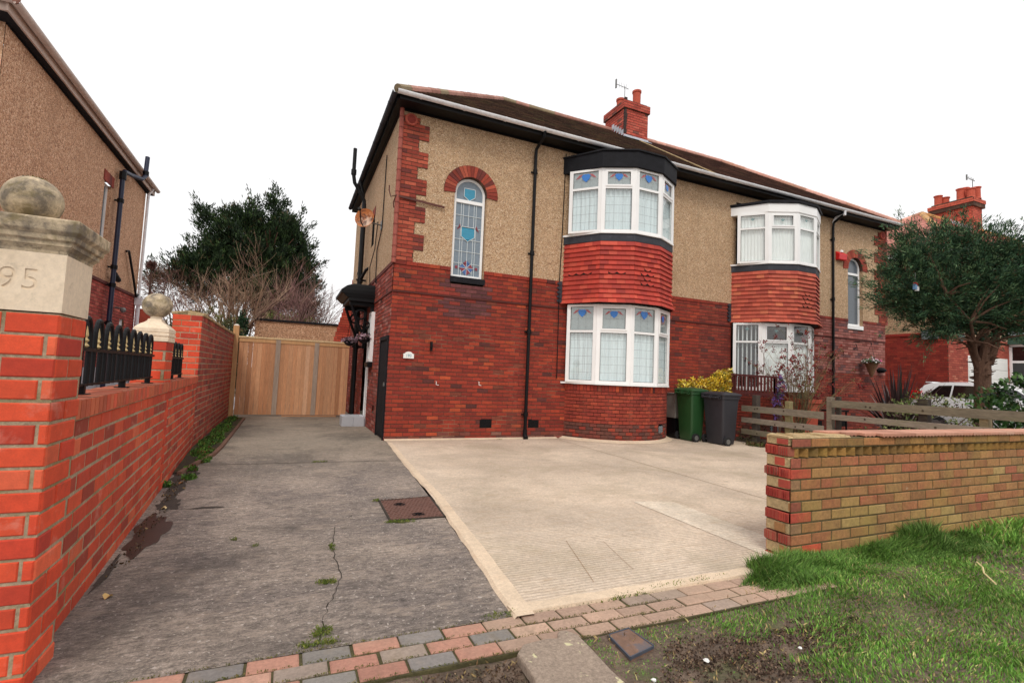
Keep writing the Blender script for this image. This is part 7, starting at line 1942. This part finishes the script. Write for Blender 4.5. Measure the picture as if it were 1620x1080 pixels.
# ================================================================== CAR
def car():
    X0, X1 = 19.1, 20.95; YR, YFr = 10.1, 5.6; cx = (X0+X1)/2; hw = (X1-X0)/2
    T = thing('parked_car', (cx, 7.5, 0), 'white hatchback car with red tail light parked on the far drive behind the tree', 'car')
    # stations from rear (y offset s) : (s, sill z, belt z, roof z, half width belt, half width roof)
    st = [(0, .55, 1.02, 1.04, .78, .74), (.06, .4, 1.18, 1.2, .86, .72), (.18, .3, 1.24, 1.42, .9, .7), (.42, .27, 1.25, 1.68, .915, .69), (.62, .26, 1.24, 1.755, .92, .69), (1.1, .25, 1.22, 1.78, .925, .68), (1.9, .25, 1.19, 1.78, .925, .68), (2.6, .25, 1.16, 1.72, .925, .66), (3.1, .25, 1.13, 1.5, .92, .66), (3.5, .26, 1.1, 1.2, .9, .68), (3.7, .26, 1.06, 1.1, .89, .72), (4.2, .3, .95, .99, .84, .7), (4.42, .36, .8, .84, .74, .6), (4.5, .45, .62, .66, .62, .5)]
    vs = []; nr = 11
    for (s, zs, zb, zr, wb, wr) in st:
        y = YR-s; pr = [(-wb+.05, zs), (-wb, zs+.12), (-wb-.01, (zs+zb)/2), (-wb, zb), (-wr, zr-.05), (0, zr), (wr, zr-.05), (wb, zb), (wb+.01, (zs+zb)/2), (wb, zs+.12), (wb-.05, zs)]
        vs += [(cx+x, y, z) for x, z in pr]
    fs = []
    for i in range(len(st)-1):
        for k in range(nr): k2 = (k+1) % nr; fs.append((i*nr+k, (i+1)*nr+k, (i+1)*nr+k2, i*nr+k2))
    fs.append(tuple(range(nr))); fs.append(tuple((len(st)-1)*nr+nr-1-k for k in range(nr)))
    m = MB(); m.add(vs, fs); o = m.build('body', MAT['carpaint'], T, smooth=True)
    def side(s, h, sg, off=.012):
        """point on greenhouse side, h 0 belt..1 roof"""
        for i in range(len(st)-1):
            if st[i][0] <= s <= st[i+1][0]: break
        a, b = st[i], st[i+1]; t = (s-a[0])/(b[0]-a[0]); q = [a[j]+(b[j]-a[j])*t for j in range(6)]
        return (cx+sg*(q[4]+(q[5]-q[4])*h+off), YR-s, q[2]+(q[3]-.05-q[2])*h)
    for sg in (-1, 1):
        for (pts, nm) in (([(.55, .12), (1.2, .1), (1.2, .82), (.85, .8)], 'rear_quarter_window'), ([(1.25, .1), (2.1, .1), (2.1, .85), (1.25, .83)], 'side_window'), ([(2.18, .1), (3.3, .12), (2.75, .85), (2.18, .86)], 'side_window')):
            w = MB(); P = [side(s, h, sg) for s, h in pts]; w.add(P, [(0, 1, 2, 3) if sg > 0 else (3, 2, 1, 0)]); w.build(nm, MAT['carglass'], T)
        l = MB(); x = cx+sg*.82; l.hexa([(x-.12, YR-.34, 1.16), (x+.12, YR-.34, 1.16), (x+.13, YR-.0, 1.16), (x-.12, YR-.0, 1.16), (x-.1, YR-.42, 1.44), (x+.06, YR-.42, 1.44), (x+.06, YR-.1, 1.44), (x-.1, YR-.1, 1.44)])
        l.build('tail_light', MAT['lens'], T, bevel=.02)
        l = MB(); x = cx+sg*.7; l.box(x-.16, YFr+.02, .72, x+.16, YFr+.3, .86); l.build('headlight', MAT['glass'] if False else MAT['steel'], T, bevel=.03)
        mr = MB(); mr.box(cx+sg*1.0-.08, YR-2.95, 1.15, cx+sg*1.0+.08, YR-2.83, 1.3); mr.build('wing_mirror', MAT['carpaint'], T, bevel=.03)
    w = MB(); w.add([(cx-.62, YR-.1, 1.27), (cx+.62, YR-.1, 1.27), (cx+.6, YR-.42, 1.66), (cx-.6, YR-.42, 1.66)], [(1, 0, 3, 2)]); w.build('rear_window', MAT['carglass'], T)
    w = MB(); w.add([(cx-.62, YR-3.62, 1.16), (cx+.62, YR-3.62, 1.16), (cx+.58, YR-2.75, 1.7), (cx-.58, YR-2.75, 1.7)], [(0, 1, 2, 3)]); w.build('windscreen', MAT['carglass'], T)
    sp_ = MB(); sp_.box(cx-.62, YR-.6, 1.71, cx+.62, YR-.4, 1.745); sp_.build('spoiler', MAT['carpaint'], T, bevel=.01)
    for y in (YR-.85, YR-3.6):
        for sg in (-1, 1):
            w = MB(); w.lathe((cx+sg*.9-.11, y, .33), [(.2, 0), (.32, .01), (.33, .05), (.33, .17), (.32, .21), (.2, .22)], 24, axis='x'); W = w.build('wheel', MAT['rubber'], T)
            w = MB(); w.lathe((cx+sg*.9+(.1 if sg > 0 else -.13), y, .33), [(.0, 0), (.2, .005), (.2, .02), (0, .03)], 20, axis='x'); w.build('rim', MAT['steel'], W)
car()

# ================================================================== CAMERA, LIGHT
def camera():
    cd = bpy.data.cameras.new('Camera'); co = bpy.data.objects.new('Camera', cd); COL.objects.link(co)
    yaw, pit, rol = rad(23.84), rad(3.92), rad(2.395)
    F = Vector((math.sin(yaw)*math.cos(pit), math.cos(yaw)*math.cos(pit), math.sin(pit)))
    r0 = Vector((math.cos(yaw), -math.sin(yaw), 0)); u0 = r0.cross(F)
    r = r0*math.cos(rol)+u0*math.sin(rol); u = u0*math.cos(rol)-r0*math.sin(rol)
    mt = Matrix(((r.x, u.x, -F.x, 0), (r.y, u.y, -F.y, 0), (r.z, u.z, -F.z, 1.36), (0, 0, 0, 1)))
    co.matrix_world = mt; cd.sensor_width = 36; cd.lens = 792/1620*36; cd.clip_end = 2000; cd.clip_start = .05
    scene.camera = co
camera()
SUN_EL, SUN_AZ = 52, 205   # azimuth the light comes from, clockwise from +Y
w = bpy.data.worlds.new('World'); scene.world = w; w.use_nodes = True
nt = w.node_tree; bg = nt.nodes['Background']
sky = nt.nodes.new('ShaderNodeTexSky'); sky.sky_type = 'NISHITA'; sky.sun_disc = False
sky.sun_elevation = rad(SUN_EL); sky.sun_rotation = rad(SUN_AZ); sky.dust_density = 5; sky.air_density = 1.5
mx = nt.nodes.new('ShaderNodeMix'); mx.data_type = 'RGBA'; mx.inputs[0].default_value = .92
nt.links.new(sky.outputs[0], mx.inputs[6]); mx.inputs[7].default_value = (9.6, 9.5, 9.5, 1)   # overcast cloud
nt.links.new(mx.outputs[2], bg.inputs[0]); bg.inputs[1].default_value = .12
sd = bpy.data.lights.new('Sun', 'SUN'); so = bpy.data.objects.new('Sun', sd); COL.objects.link(so)
sd.energy = 1.3; sd.angle = rad(14); sd.color = (1, .95, .87)
az = rad(SUN_AZ); el = rad(SUN_EL); dirv = Vector((math.sin(az)*math.cos(el), math.cos(az)*math.cos(el), math.sin(el)))
so.rotation_euler = dirv.to_track_quat('Z', 'Y').to_euler(); so.location = (0, -5, 20)
scene.view_settings.view_transform = 'Standard'; scene.view_settings.look = 'None'
scene.view_settings.exposure = 0; scene.view_settings.gamma = 1
scene.render.engine = 'CYCLES'; scene.cycles.max_bounces = 6; scene.cycles.transparent_max_bounces = 12
scene.cycles.use_denoising = True
GR = {'bare_tree': 'leafless trees behind the tall wall', 'wheelie_bin': 'wheelie bins by the far corner of the bay', 'gate_pier': 'ball-topped piers of the boundary wall', 'iron_railing': 'hooped railings on the low wall',
      'fallen_leaf': 'fallen leaves along the wall foot', 'litter': 'white scraps on the mud', 'tv_aerial': 'aerials above the chimneys', 'semi_detached_house': 'the semi-detached pair', 'ivy': 'ivy-clad stems behind the tall wall'}
for o in scene.objects:
    k = o.name.split('.')[0]
    if o.parent is None and k in GR and 'label' in o: o['group'] = GR[k]
for o in scene.objects:
    if o.type == 'MESH' and len(o.data.polygons) == 0: print('EMPTY MESH', o.name)
